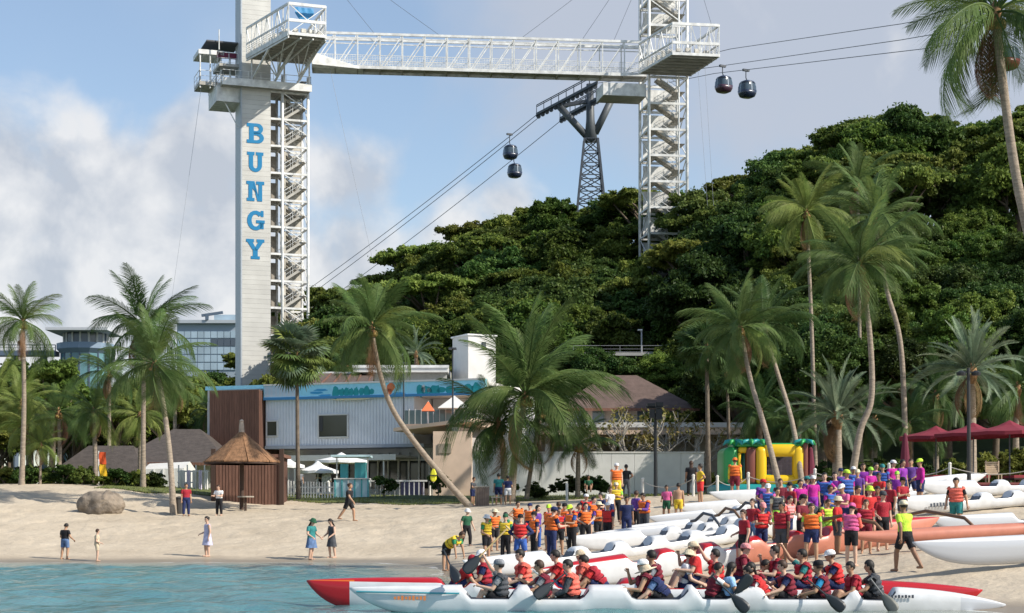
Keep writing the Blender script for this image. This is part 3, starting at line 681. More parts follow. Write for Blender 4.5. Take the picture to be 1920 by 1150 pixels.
cable([P3(1128, 180, -4), W(1340, 138, 212), W(1730, 92, 165), W(2300, 0, 120)], 'lowest cable car rope crossing the sky at right', .04, name='haul_rope', cat='rope')
# ------------------------------------------------------------------ buildings
PAINT = mat('white_paint', (.66, .65, .62), .6, var=.07, vscale=1.2, bump=.05)
CORR = mat('pale_blue_metal', (.74, .76, .80), .45, var=.06, vscale=1)
BROWN = mat('brown_timber', (.17, .085, .058), .75, var=.25, vscale=2, rand=.12, stretch=(6, 6, .6))
GLASS = mat('dark_glass', (.03, .035, .035), .08, spec=.7)
PEACH = mat('peach_render', (.66, .50, .38), .75, var=.07, vscale=1.5)
fA = Vector((X(390, 125), 125, 0)); fB = Vector((X(910, 117.5), 117.5, 0)); fex = (fB - fA).normalized()
yawF = math.atan2(fex.y, fex.x); TF = frame((fA.x, fA.y), yawF)
def fu(px):
    k = (px - 960) / F; return (k * fA.y - fA.x) / (fex.x - k * fex.y)
def fz(px, py): return Zt(py, fA.y + fu(px) * fex.y)
def fbx(px0, py0, px1, py1, v0, v1, mb=None):
    pm_ = (px0 + px1) / 2; return fbar(TF, fu(px0), fu(px1), v0, v1, fz(pm_, py1), fz(pm_, py0), mb)
club = thing('beach_club', 'two storey pale blue beach club with painted fascia and brown timber block', 'building', (fA.x + 10, fA.y, 3.2))
G0 = 2.9
zf0, zf1 = fz(700, 745.5), fz(700, 717)
fbar(TF, fu(497), fu(775), .1, 10, fz(600, 838), zf0).build('upper_wall', CORR, club)
for i in range(48):
    u = fu(499) + i * .238
    if u > fu(772): break
    inwin = fu(594) - .1 < u < fu(655) or fu(498) < u < fu(522) + .1
    if not inwin: fbar(TF, u, u + .12, .04, .1, fz(600, 838) + .05, zf0 - .02).build('cladding_rib', CORR, club)
    else:
        w = fu(594) - .1 < u
        za, zb = (fz(620, 823), fz(620, 775)) if w else (fz(510, 821), fz(510, 787))
        fbar(TF, u, u + .12, .04, .1, fz(600, 838) + .05, za).build('cladding_rib', CORR, club); fbar(TF, u, u + .12, .04, .1, zb, zf0 - .02).build('cladding_rib', CORR, club)
for (a, b, c, d_) in ((596, 777, 653, 821), (499, 789, 521, 819)):
    m = MB(); fbx(a, b, c, b + 2, -.06, .12, m); fbx(a, d_ - 2, c, d_, -.06, .12, m); fbx(a, b + 2, a + 2, d_ - 2, -.06, .12, m); fbx(c - 2, b + 2, c, d_ - 2, -.06, .12, m)
    w = m.build('window', PAINT, club); fbx(a + 2, b + 2, c - 2, d_ - 2, .02, .06).build('pane', mat('olive_glass', (.06, .058, .045), .12, spec=.6), w)
    if c - a > 40:
        for k in range(4): fbx(a + 12 + k * 9, b + 3, a + 14 + k * 9, d_ - 3, .065, .08).build('blind', mat('blind_grey', (.14, .13, .1), .7), w)
        fbx(a + 2.2, b + 4, a + 9, d_ - 12, -.01, .015).build('mullion', mat('frame_dark', (.05, .05, .05), .5), w)
SKYB = mat('fascia_blue', (.33, .74, .92), .5, var=.06)
fbar(TF, fu(497), fu(912), -.2, .1, zf0, zf1).build('fascia', SKYB, club)
fbar(TF, fu(388), fu(912), .1, 10, zf0 + .02, zf1 - .15).build('roof_slab', PAINT, club)
fbar(TF, fu(388), fu(497.5), -.25, -.05, zf1 - .25, zf1 + .02).build('parapet_trim', SKYB, club)
fbar(TF, fu(497), fu(912), -.26, -.2, zf0 - .02, zf0 + .16).build('fascia_stripe', mat('fascia_stripe', (.05, .22, .45), .5), club)
fbar(TF, fu(497), fu(912), -.27, -.2, zf1 - .07, zf1 + .05).build('parapet_trim', PAINT, club)
for i in range(26):
    u = fu(499) + i * .105; fbar(TF, u, u + .05, -.23, -.2, zf0 + .2, zf1 - .1).build('fascia_slat', mat('pale_slat', (.7, .66, .68), .6), club)
# painted motif on the fascia
def blot(px, py, rx, ry, col, seed, k=14):
    r = random.Random(seed); c_u, c_z = fu(px), fz(px, py); s = fu(px + 10) - fu(px)
    pts = [(c_u + s / 10 * rx * math.cos(a) * r.uniform(.7, 1.1), c_z + s / 10 * ry * math.sin(a) * r.uniform(.7, 1.1)) for a in [2 * math.pi * i / k for i in range(k)]]
    m = MB(); m.loft([[TF(u, -.2, z) for u, z in pts], [TF(u, -.215, z) for u, z in pts]]); m.build('mural_patch', col, club)
TEAL = mat('mural_teal', (.02, .33, .36), .6); ORG = mat('mural_orange', (.75, .2, .08), .6); MBL = mat('mural_blue', (.05, .35, .65), .6); CRM = mat('mural_cream', (.75, .68, .45), .6)
for k, (px, rx, ry) in enumerate(((632, 6, 8), (643, 6, 5), (652, 5, 6), (661, 5, 5), (670, 5, 6), (680, 5, 5), (690, 6, 7), (699, 5, 4), (790, 8, 8), (802, 10, 6), (818, 9, 7), (830, 8, 4), (846, 10, 5), (862, 9, 4), (880, 10, 7), (895, 9, 8))): blot(px, 736.5 - (px - 632) * .022, rx * 1.15, ry * 1.5, TEAL, k)
for k, px in enumerate((604, 596, 612)): blot(px, 737 + 5 * (k - 1), 14, 2.2, MBL, 40 + k)
blot(735, 727, 10, 8, ORG, 60); blot(731, 735, 7, 6, ORG, 61); blot(748, 740, 14, 4, MBL, 62); blot(660, 749, 40, 1.6, CRM, 63); blot(796, 730, 4, 8, PAINT, 64); blot(806, 732, 4, 4, PAINT, 65)
# brown timber block of vertical boards
zb_ = fz(450, 733)
fbar(TF, fu(401), fu(494.5), -.55, 4, G0, zb_ - .05).build('timber_block', mat('brown_core', (.1, .05, .035), .8), club)
u = fu(401); k = 0
while u < fu(494) - .1:
    fbar(TF, u, u + .185, -.62, -.552, G0, zb_).build('board', BROWN, club); u += .205
fbar(TF, fu(388), fu(400.5), .05, 10, G0, zf0).build('end_wall', PAINT, club)
# ground floor
GF = fz(650, 840)
fbar(TF, fu(497), fu(795), -.05, 10, GF, GF + .22).build('floor_band', mat('band_grey', (.33, .36, .4), .6), club)
fbar(TF, fu(497), fu(880), 2.2, 10, G0, GF).build('shop_wall', PAINT, club)
fbar(TF, fu(545), fu(760), -1.6, 2.2, GF - .75, GF - .6).build('shop_canopy', PAINT, club)
fbar(TF, fu(545), fu(760), -1.66, -1.6, GF - .95, GF - .55).build('canopy_edge', PAINT, club)
u = fu(590); n = 0
while u < fu(783):
    fbar(TF, u, u + .1, 1.95, 2.2, G0, GF - .3).build('shopfront_post', PAINT, club)
    fbar(TF, u + .12, u + .78, 2.12, 2.18, G0 + .9, GF - .9).build('shop_pane', GLASS, club)
    fbar(TF, u + .1, u + .8, 2.0, 2.18, GF - .9, GF - .8).build('transom', PAINT, club); u += .8
fbar(TF, fu(742), fu(780), .9, 1.5, G0, G0 + 1.35).build('service_counter', mat('violet_panel', (.2, .17, .3), .6), club)
fbar(TF, fu(735), fu(785), .8, 1.6, G0 + 1.35, G0 + 1.45).build('counter_top', PAINT, club)
for px in (537, 570, 612, 700, 735): fbar(TF, fu(px), fu(px) + .1, -1.55, -1.45, G0, GF - .75).build('canopy_post', PAINT, club)
# right wing: balcony over a peach porch
fbar(TF, fu(778), fu(912), 3.2, 10, G0, zf0).build('wing_wall', CORR, club)
fbar(TF, fu(765), fu(915), -1.2, 3.2, fz(840, 803), fz(840, 796)).build('balcony_slab', PEACH, club)
for k in range(12):
    u = fu(768) + k * .46; fbar(TF, u, u + .42, -1.12, -1.09, fz(840, 796), fz(840, 770)).build('balustrade_pane', mat('rail_glass', (.16, .22, .22), .1, spec=.6), club); fbar(TF, u + .42, u + .46, -1.14, -1.07, fz(840, 796), fz(840, 768)).build('balustrade_post', PAINT, club)
m = MB(); a = fu(775); b = fu(915); m.add([TF(a, -3.4, fz(840, 812)), TF(b, -3.4, fz(840, 797)), TF(b, 2.0, fz(840, 797)), TF(a, 2.0, fz(840, 812)), TF(a, -3.4, fz(840, 806)), TF(b, -3.4, fz(840, 790)), TF(b, 2.0, fz(840, 790)), TF(a, 2.0, fz(840, 806))], [(3, 2, 1, 0), (4, 5, 6, 7), (0, 1, 5, 4), (1, 2, 6, 5), (2, 3, 7, 6), (3, 0, 4, 7)]); m.build('porch_canopy', PEACH, club)
MB().bb(X(812, 114.5), X(884, 114.5), 114.5, 117, G0, Zt(809, 114.5)).build('porch_wall', PEACH, club)
MB().bb(X(822, 114.4), X(846, 114.4), 114.42, 114.5, Zt(850, 114.4), Zt(832, 114.4)).build('vent_grille', mat('vent', (.3, .25, .2), .7), club)
fbar(TF, fu(880), fu(891), -3.2, 1, G0, fz(840, 806)).build('porch_pier', mat('pier', (.45, .42, .4), .7, var=.1), club)
# stuff on the club's roof terrace
def roofpost(px, py0, py1, d, label, lamp=True):
    p = W(px, py1, d); t = thing('lamp_post', label, 'lamp post', p)
    MB().tube([W(px, py1, d), W(px, py0, d)], [.06, .045], 8).build('pole', DARKM, t)
    q = W(px, py0, d); MB().box((q.x, q.y - .3, q.z), (.5 if lamp else .2, .9, .08)).build('lamp_head', DARKM, t)
roofpost(757, 682, 790, 112, 'thin dark pole in front of the painted fascia'); roofpost(849, 655, 790, 112, 'dark lamp pole before the white stair tower')
t = thing('shade_sail', 'small white pyramid shade on the club balcony', 'shade', W(852, 768, 116.5)); p = W(852, 742, 116.5)
MB().add([p] + [p + Vector((x, y, -.9)) for x, y in ((-1.1, -1), (1.1, -1), (1.1, 1), (-1.1, 1))], [(0, 1, 2), (0, 2, 3), (0, 3, 4), (0, 4, 1), (4, 3, 2, 1)]).build('shade_cloth', PAINT, t); MB().tube([p, p - Vector((0, 0, 2))], .04, 6).build('pole', WHITE, t)
t = thing('shade_sail', 'orange and white pennant shade left of the white one', 'shade', W(803, 780, 116.2)); p = W(803, 752, 116.2)
MB().add([p] + [p + Vector((x, y, -.7)) for x, y in ((-.45, -.45), (.45, -.45), (.45, .45), (-.45, .45))], [(0, 1, 2), (0, 2, 3), (0, 3, 4), (0, 4, 1), (4, 3, 2, 1)]).build('shade_cloth', ORG, t); MB().tube([p, p - Vector((0, 0, 1.6))], .04, 6).build('pole', WHITE, t)

# ---- things behind the club
t = thing('roof_pavilion', 'flat white roofed pavilion behind the painted fascia', 'building', W(745, 720, 132)); d = 132
MB().bb(X(662, d), X(840, d), d, d + 7, Zt(698, d), Zt(686, d)).build('roof', PAINT, t); MB().bb(X(700, d), X(836, d), d + 1, d + 6, Zt(735, d), Zt(698, d) - .01).build('wall', mat('grey_render', (.42, .42, .4), .8, var=.1), t)
MB().bb(X(660, d), X(842, d), d - .1, d, Zt(690, d), Zt(685, d)).build('roof_edge', WHITE, t)
t = thing('rafter_roof', 'low brown lean-to roof with white edge beside the tower foot', 'roof', W(630, 722, 128)); d = 128
MB().add([W(566, 722, d), W(700, 718, d), W(700, 701, d + 5), W(592, 700, d + 5), W(566, 725, d), W(700, 721, d), W(700, 704, d + 5), W(592, 703, d + 5)], [(0, 1, 2, 3), (7, 6, 5, 4), (0, 4, 5, 1), (1, 5, 6, 2), (2, 6, 7, 3), (3, 7, 4, 0)]).build('roof_sheet', mat('roof_brown', (.12, .085, .07), .8, var=.2), t)
MB().beam(W(590, 699, d + 5.1), W(702, 700, d + 5.1), .15).build('edge_beam', WHITE, t)
for k in range(6): MB().beam(W(580 + k * 22, 719.5, d), W(602 + k * 19, 700.5, d + 5), .1).build('rafter', BROWN, t)
MB().bb(X(575, d), X(700, d), d + 3, d + 6, 6, Zt(722, d)).build('wall', MATS['grey_render'], t)
p = W(880, 712, 134); t = thing('stair_tower', 'plain white box tower standing behind the palm clump', 'building', (p.x, p.y, 4))
TB = frame((X(878, 133), 133), R(28)); fbar(TB, 0, 2.4, 0, 2.8, 4, Zt(629, 133)).build('wall', PAINT, t); fbar(TB, -.1, 2.5, -.1, 2.9, Zt(629, 133), Zt(626, 133)).build('coping', WHITE, t)
fbar(TB, 1.2, 1.5, -.12, -.01, Zt(652, 133), Zt(640, 133)).build('floodlight', DARKM, t)

# ---- boundary wall
d = 112; t = thing('boundary_wall', 'long white rendered wall catching palm shadows behind the bushes', 'wall', (X(1100, d), d, 3))
n = 10
for i in range(n):
    a = X(886, d) + (X(1320, d) - X(886, d)) * i / n; b = X(886, d) + (X(1320, d) - X(886, d)) * (i + 1) / n
    MB().bb(a + .008, b - .008, d, d + .25, 2.6, Zt(850, d)).build('wall_panel', PAINT, t)
MB().bb(X(885, d), X(1321, d), d - .04, d + .29, Zt(850, d), Zt(847, d)).build('coping', mat('coping_grey', (.6, .58, .54), .7), t)
# ---- house with brown roof
d = 124; hs = thing('brown_roof_house', 'low peach house with brown hipped roof and terrace behind the wall', 'house', (X(1200, d), d, 3.2))
RB = mat('brown_roof', (.125, .085, .07), .85, var=.2, vscale=2, bump=.4, bscale=8)
def hip(x0, x1, y0, y1, z0, z1, inset, parent, m, over=0, th=.12, nm='roof', ridge=None):
    ym = (y0 + y1) / 2; ra, rb = ridge or (x0 + inset, x1 - inset)
    v = [(x0, y0, z0), (x1, y0, z0), (x1, y1, z0), (x0, y1, z0), (ra, ym, z1), (rb, ym, z1)]
    mb = MB(); mb.add(v, [(0, 1, 5, 4), (1, 2, 5), (2, 3, 4, 5), (3, 0, 4), (3, 2, 1, 0)])
    o = mb.build(nm, m, parent)
    f = MB(); f.bb(x0, x1, y0 - .06, y0, z0 - .18, z0 + .02); f.build('eave_board', BROWN, o)
    return o
hip(X(1036, d), X(1312, d), d, d + 10, Zt(766, d), Zt(704, d + 5), 4.2, hs, RB)
MB().bb(X(1068, d), X(1285, d), d + 1.2, d + 9, 3, Zt(763, d)).build('wall', mat('pale_wall', (.62, .58, .52), .7, var=.08), hs)
for px in (1075, 1110, 1150, 1195, 1240):
    w = MB().bb(X(px, d), X(px + 26, d), d + 1.1, d + 1.2, Zt(793, d), Zt(768, d)).build('window', PAINT, hs); MB().bb(X(px + 2, d), X(px + 24, d), d + 1.04, d + 1.095, Zt(791, d), Zt(770, d)).build('pane', mat('blue_glass', (.12, .17, .22), .1, spec=.7), w)
MB().bb(X(1015, 119), X(1395, 119), 117, 125.1, Zt(816, 118), Zt(797, 118)).build('terrace_slab', PEACH, hs)
MB().bb(X(1015, 118), X(1395, 118), 116.9, 117, Zt(803, 118), Zt(794, 118)).build('terrace_edge', PAINT, hs)
for px in (1022, 1090, 1160, 1235, 1300, 1385): MB().bb(X(px, 119), X(px + 9, 119), 118, 118.4, 2.9, Zt(815, 118.4)).build('terrace_column', PAINT, hs)
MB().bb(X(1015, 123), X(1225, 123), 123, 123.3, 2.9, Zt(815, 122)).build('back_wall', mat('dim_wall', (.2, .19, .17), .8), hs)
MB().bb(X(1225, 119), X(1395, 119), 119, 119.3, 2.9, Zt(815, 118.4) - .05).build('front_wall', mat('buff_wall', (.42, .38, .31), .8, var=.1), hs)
# viaduct behind
t = thing('road_viaduct', 'narrow grey road ledge with railing under the hill trees', 'viaduct', W(1160, 665, 150)); d = 150
MB().bb(X(1060, d), X(1265, d), d, d + 4, Zt(667, d), Zt(661, d)).build('deck', mat('concrete', (.38, .37, .35), .85, var=.12), t); rail([W(1075, 661, d), W(1250, 661, d)], t, .6, 3, w=.03, m=mat('rail_grey', (.35, .36, .38), .5))
for px in (1062, 1262): MB().bb(X(px, d), X(px + 6, d), d + 1, d + 1.6, 5, Zt(667, d)).build('pier', MATS['concrete'], t)
t = thing('street_lamp', 'slim street lamp on the road ledge below the hill', 'lamp post', W(1203, 661, 149)); MB().tube([W(1203, 661, 151), W(1203, 622, 151), W(1200, 619, 151)], .07, 8).build('pole', MATS['rail_grey'], t); q = W(1200, 619, 151); MB().box(q, (.4, .3, .1)).build('lamp_head', WHITE, t)

# ---- dark roofed pavilions at left
DR = mat('dark_shingle', (.075, .062, .055), .9, var=.25, vscale=3, bump=.4, bscale=9)
d = 116; t = thing('dark_roof_pavilion', 'big dark hipped pavilion roof left of the timber block', 'pavilion', (X(320, d), d, 3.3))
hip(X(205, d), X(430, d), d, d + 14, Zt(868, d), Zt(805, d + 7), 5, t, DR, ridge=(X(325, d + 7), X(375, d + 7)))
MB().bb(X(225, d), X(400, d), d + 2, d + 12, 3.2, Zt(868, d)).build('wall', PAINT, t)
for px in (215, 262, 310, 360, 395): MB().tube([(X(px, d), d + .6, 3.2), (X(px, d), d + .6, Zt(868, d))], .12, 8).build('post', BROWN, t)
d = 112; t = thing('dark_roof_pavilion', 'long low dark roof behind the red and yellow flag', 'pavilion', (X(180, d), d, 3.3))
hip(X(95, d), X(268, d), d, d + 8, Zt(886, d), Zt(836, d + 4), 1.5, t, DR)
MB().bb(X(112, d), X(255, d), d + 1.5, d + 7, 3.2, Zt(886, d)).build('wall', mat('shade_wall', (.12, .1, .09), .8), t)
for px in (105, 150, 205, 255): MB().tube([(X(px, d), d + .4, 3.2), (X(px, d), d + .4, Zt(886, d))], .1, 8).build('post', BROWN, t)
d = 108; t = thing('white_tent', 'low white canvas tent beside the timber hut', 'tent', (X(310, d), d, 3.2))
MB().loft([[(X(268, d), d, 3.2), (X(268, d), d, Zt(880, d)), (X(268, d), d + 2, Zt(868, d)), (X(268, d), d + 4, Zt(880, d)), (X(268, d), d + 4, 3.2)], [(X(345, d), d, 3.2), (X(345, d), d, Zt(878, d)), (X(345, d), d + 2, Zt(864, d)), (X(345, d), d + 4, Zt(878, d)), (X(345, d), d + 4, 3.2)]]).build('canvas', PAINT, t)
for k in range(5): MB().beam((X(270 + k * 18, d), d - .03, 3.2), (X(270 + k * 18, d), d - .03, Zt(880, d)), .07).build('pole', WHITE, t)
d = 104; t = thing('white_pergola', 'white picket pergola with hanging cloths between tent and timber hut', 'pergola', (X(365, d), d, 3.1))
for k in range(11):
    px = 335 + k * 5.4; MB().beam((X(px, d), d, 2.8), (X(px, d), d, Zt(884 if k % 3 else 872, d)), .07).build('picket', PAINT, t)
MB().beam((X(333, d), d, Zt(884, d)), (X(392, d), d, Zt(884, d)), .09).build('top_rail', PAINT, t); MB().beam((X(333, d), d - .06, Zt(905, d)), (X(392, d), d - .06, Zt(905, d)), .07).build('mid_rail', PAINT, t)
for k in range(5):
    m = MB(); px = 340 + k * 11; m.loft([[(X(px + j * 1.6, d), d - .12 - .06 * (j % 2), Zt(882, d) - zz * (1.15 + .2 * (k % 2))) for j in range(5)] for zz in (0, .5, 1)], cap=False, closed=False); m.build('cloth', mat('lilac_cloth', (.62, .56, .68), .8) if k % 2 else PAINT, t)

# ---- far buildings
d = 320; t = thing('glass_pavilion', 'far teal glass drum pavilion with flat overhanging roof', 'building', (X(148, d), d, 4))
TG = mat('teal_glass', (.10, .22, .25), .15, var=.15, spec=.6); NAV = mat('navy_trim', (.11, .15, .21), .6)
cx, cy = X(148, d), d + 5
MB().lathe([(4.4, 4), (4.5, Zt(660, d))], 16, (cx, cy, 0)).build('drum', TG, t)
for k in range(16):
    a = k * math.pi / 8; MB().beam((cx + 4.5 * math.cos(a), cy + 4.5 * math.sin(a), 8), (cx + 4.55 * math.cos(a), cy + 4.55 * math.sin(a), Zt(658, d)), .25).build('mullion', NAV, t)
MB().lathe([(4.6, Zt(660, d)), (5.4, Zt(652, d)), (5.4, Zt(641, d)), (4.5, Zt(641, d))], 16, (cx, cy, 0)).build('gallery', mat('gallery_blue', (.2, .27, .36), .5), t)
MB().lathe([(4.0, Zt(641, d)), (4.0, Zt(621, d))], 16, (cx, cy, 0)).build('window_band', mat('far_glass', (.07, .09, .12), .15, spec=.6), t)
for k in range(16): a = k * math.pi / 8; MB().beam((cx + 4.06 * math.cos(a), cy + 4.06 * math.sin(a), Zt(641, d)), (cx + 4.06 * math.cos(a), cy + 4.06 * math.sin(a), Zt(621, d)), .3).build('mullion', PAINT, t)
MB().bb(X(90, d), X(206, d), d - 2, d + 11, Zt(621, d), Zt(616, d)).build('roof', mat('far_roof', (.5, .52, .55), .7), t)
t = thing('elevated_walkway', 'blue grey elevated walkway reaching the far glass pavilion', 'walkway', (X(30, d), d, 4))
MB().bb(X(-120, d), X(96, d), d + 3, d + 6, Zt(664, d), Zt(655, d)).build('deck', NAV, t); rail([(X(-120, d), d + 3, Zt(655, d)), (X(96, d), d + 3, Zt(655, d))], t, 1.1, 2, m=NAV, w=.15)
for px in (-60, 15, 70):
    MB().tube([(X(px, d), d + 4.5, 4), (X(px, d), d + 4.5, Zt(664, d))], .7, 10).build('pier', NAV, t); MB().beam((X(px - 30, d), d + 4.5, Zt(690, d)), (X(px, d), d + 4.5, Zt(664, d)), .4).build('strut', NAV, t)
d = 330; t = thing('glass_block', 'far pale blue glass office block left of the bungy tower', 'building', (X(390, d), d, 4))
PG = mat('pale_glass', (.34, .44, .52), .15, var=.15, vscale=.3, spec=.6, rand=.1)
MB().bb(X(330, d), X(445, d), d + 1, d + 20, 4, Zt(604, d)).build('core', mat('far_core', (.3, .36, .42), .5), t)
for i in range(9):
    for j in range(5):
        a = 332 + i * 12.4; MB().bb(X(a, d), X(a + 11.4, d), d + .8, d + 1, Zt(620 + j * 15 + 13, d), Zt(620 + j * 15, d)).build('pane', MATS['far_glass'] if j == 1 and i > 4 else PG, t)
MB().bb(X(326, d), X(447, d), d, d + 21, Zt(606, d), Zt(600, d)).build('roof', mat('far_roof2', (.42, .46, .5), .7), t)
MB().bb(X(398, d), X(445, d), d + 2, d + 12, Zt(600, d), Zt(588, d)).build('penthouse', PG, t)
m = MB(); m.beam(W(378, 592, d), W(418, 586, d), .5); m.beam(W(388, 600, d), W(388, 590, d), .6); m.build('roof_crane', NAV, t)

# ---- thatched shelter and timber enclosure
d = 92; zt_ = gz(X(455, d), d); hut = thing('thatched_shelter', 'round thatched shelter with conical roof on a single post', 'shelter', (X(455, d), d, zt_))
TH = mat('thatch', (.27, .145, .075), .95, var=.35, vscale=6, bump=.8, bscale=25, rand=.1, stretch=(1, 1, .25))
N = 10; ap = Vector((X(453, d), d, Zt(808, d))); ez = Zt(866, d); rad = 2.02
for k in range(N):
    a0, a1 = 2 * math.pi * (k + .02) / N, 2 * math.pi * (k + .98) / N; mb = MB(); rows = 4
    for i in range(rows):
        r0, r1 = rad * (i + .02) / rows + .04, rad * (i + 1.12) / rows; z0_, z1_ = [ap.z - (ap.z - ez) * (r / rad) ** .93 for r in (r0, r1)]
        for (lo_, up_) in ((0, .07),):
            vs = [(ap.x + r * math.cos(a), ap.y + r * math.sin(a), z + o_) for o_ in (lo_, up_) for r, a, z in ((r0, a0, z0_), (r0, a1, z0_), (r1, a1, z1_), (r1, a0, z1_))]
            mb.add(vs, [(0, 1, 2, 3), (7, 6, 5, 4), (0, 4, 5, 1), (1, 5, 6, 2), (2, 6, 7, 3), (3, 7, 4, 0)])
    mb.build('thatch_panel', TH, hut)
MB().lathe([(.16, -.1), (.14, .25), (.11, .5), (.14, .52), (.04, .62)], 10, ap).build('finial', mat('finial_wood', (.4, .33, .27), .8, var=.2), hut)
MB().tube([(ap.x, d, zt_ - .3), (ap.x + .02, d, Zt(812, d))], .12, 10).build('post', mat('dark_post', (.06, .035, .025), .8), hut)
for k in range(5):
    a = 2 * math.pi * k / 5 + .3; MB().beam((ap.x, d, ez - .1), (ap.x + 1.9 * math.cos(a), d + 1.9 * math.sin(a), ez + .05), .09).build('roof_strut', MATS['dark_post'], hut)
m = MB(); m.lathe([(1.9, ez - .14), (2.0, ez - .14), (2.0, ez - .03), (1.9, ez - .03), (1.9, ez - .14)], 20, (ap.x, d, 0)); m.build('eave_ring', MATS['dark_post'], hut)
t = thing('round_table', 'small timber ledge table around the shelter post', 'table', (X(462, d), d - .5, zt_)); MB().lathe([(.02, .68), (.45, .68), (.45, .75), (.02, .75)], 14, (X(463, d), d - .45, zt_)).build('table_top', mat('grey_wood', (.33, .3, .25), .8, var=.2), t); MB().tube([(X(463, d), d - .5, zt_ - .1), (X(463, d), d - .5, zt_ + .7)], .07, 8).build('leg', MATS['dark_post'], t)
d = 97; t = thing('timber_enclosure', 'brown slatted timber enclosure behind the thatched shelter', 'enclosure', (X(465, d), d, 2.6))
MB().bb(X(400, d), X(526, d), d + .1, d + 3, 2.2, Zt(858, d)).build('core', MATS['brown_core'], t)
x = X(399, d)
while x < X(527, d): MB().bb(x, x + .15, d, d + .1, 2.2, Zt(856, d)).build('board', BROWN, t); x += .185
for px in (400, 528): MB().bb(X(px, d) - .12, X(px, d) + .12, d - .1, d + .14, 2.2, Zt(842, d)).build('corner_post', MATS['dark_post'], t)
MB().bb(X(396, d), X(533, d), d - .06, d + 3, Zt(858, d), Zt(852, d)).build('top_beam', BROWN, t)

# ---- kiosk, tables and small shade umbrellas before the club
d = 104; zz = gz(X(657, d), d); t = thing('kiosk', 'turquoise drinks kiosk with pale counter in front of the club', 'kiosk', (X(657, d), d, zz))
TQ = mat('turquoise', (.08, .4, .42), .5, var=.08); PB = mat('pale_aqua', (.5, .68, .72), .5)
MB().bb(X(628, d), X(690, d), d, d + 1.4, zz, zz + 1.15).build('counter', PB, t); MB().bb(X(626, d), X(692, d), d - .1, d + 1.5, zz + 1.15, zz + 1.22).build('counter_top', PAINT, t)
for px in (627, 640, 652, 664, 677, 689): MB().bb(X(px, d), X(px, d) + .08, d - .06, d, zz, zz + 1.15).build('panel_strip', TQ if px != 652 else PAINT, t)
MB().bb(X(636, d), X(650, d), d + .6, d + 1.3, zz + 1.2, zz + 2.1).build('back_panel', TQ, t); MB().bb(X(664, d), X(684, d), d + .4, d + 1.3, zz + 1.2, zz + 2.2).build('back_panel', TQ, t)
for px in (630, 688): MB().bb(X(px, d), X(px, d) + .07, d + .1, d + .2, zz + 1.2, zz + 2.5).build('post', PAINT, t)
MB().bb(X(622, d), X(694, d), d - .5, d + 1.8, zz + 2.5, zz + 2.62).build('canopy', PB, t)
def parasol(px, py, d, r, h, col, label, folded=False, group=None, pole=WHITE, name='parasol'):
    z0 = hz_(X(px, d), d); top = Zt(py, d); t = thing(name, label, 'parasol', (X(px, d), d, z0), group=group); c = Vector((X(px, d), d, top))
    MB().tube([(c.x, c.y, z0 - .1), (c.x, c.y, top - .05)], .035, 8).build('pole', pole, t)
    if folded:
        MB().lathe([(.02, 0), (.1, -.1), (.2, -.9), (.26, -1.7), (.12, -1.75)], 10, c).build('canopy', col, t); return
    for k in range(8):
        a0, a1 = 2 * math.pi * k / 8, 2 * math.pi * (k + 1) / 8; am = (a0 + a1) / 2
        P = lambda a, q, z: (c.x + q * r * math.cos(a), c.y + q * r * math.sin(a), top + z)
        m = MB(); m.add([P(a0, .02, 0), P(a0, .5, -h * .55), P(a0, 1, -h), P(am, .98, -h - .02), P(a1, 1, -h), P(a1, .5, -h * .55), P(am, .5, -h * .6), P(a0, 1, -h - .16), P(am, .98, -h - .19), P(a1, 1, -h - .16)], [(0, 1, 6), (0, 6, 5), (1, 2, 3, 6), (6, 3, 4, 5), (2, 7, 8, 3), (3, 8, 9, 4)])
        m.build('canopy_panel', col, t)
        MB().beam(P(a0, .03, -.06), P(a0, .98, -h - .04), .025).build('rib', pole, t)
    MB().lathe([(.3 * r, -h * .34), (.02, .12)], 8, (c.x, c.y, top)).build('vent_cap', col, t)
CAN = mat('white_canvas', (.76, .76, .75), .8)
parasol(541, 862, 106, 1.0, .35, CAN, 'white parasol just right of the timber enclosure'); parasol(596, 868, 107, 1.3, .5, CAN, 'white parasol right of the fan palm trunk'); parasol(640, 852, 110, 1.7, .4, CAN, 'white parasol above the turquoise kiosk')
RED = mat('crimson_canvas', (.20, .02, .035), .8, var=.08); MAR = mat('maroon_canvas', (.13, .02, .04), .85)
parasol(1755, 803, 88, 1.9, .45, RED, 'leftmost open crimson parasol over the deck', pole=DARKM); parasol(1825, 797, 85, 1.95, .46, RED, 'middle open crimson parasol behind the tall lamp post', pole=DARKM); parasol(1893, 793, 82, 2.0, .46, RED, 'rightmost open crimson parasol at the frame edge', pole=DARKM)
parasol(1697, 812, 84, .3, 1, MAR, 'folded maroon parasol left of the open crimson ones', True, pole=DARKM); parasol(1520, 838, 86, .3, 1, MAR, 'folded maroon parasol beside the bouncy castle', True, pole=DARKM)
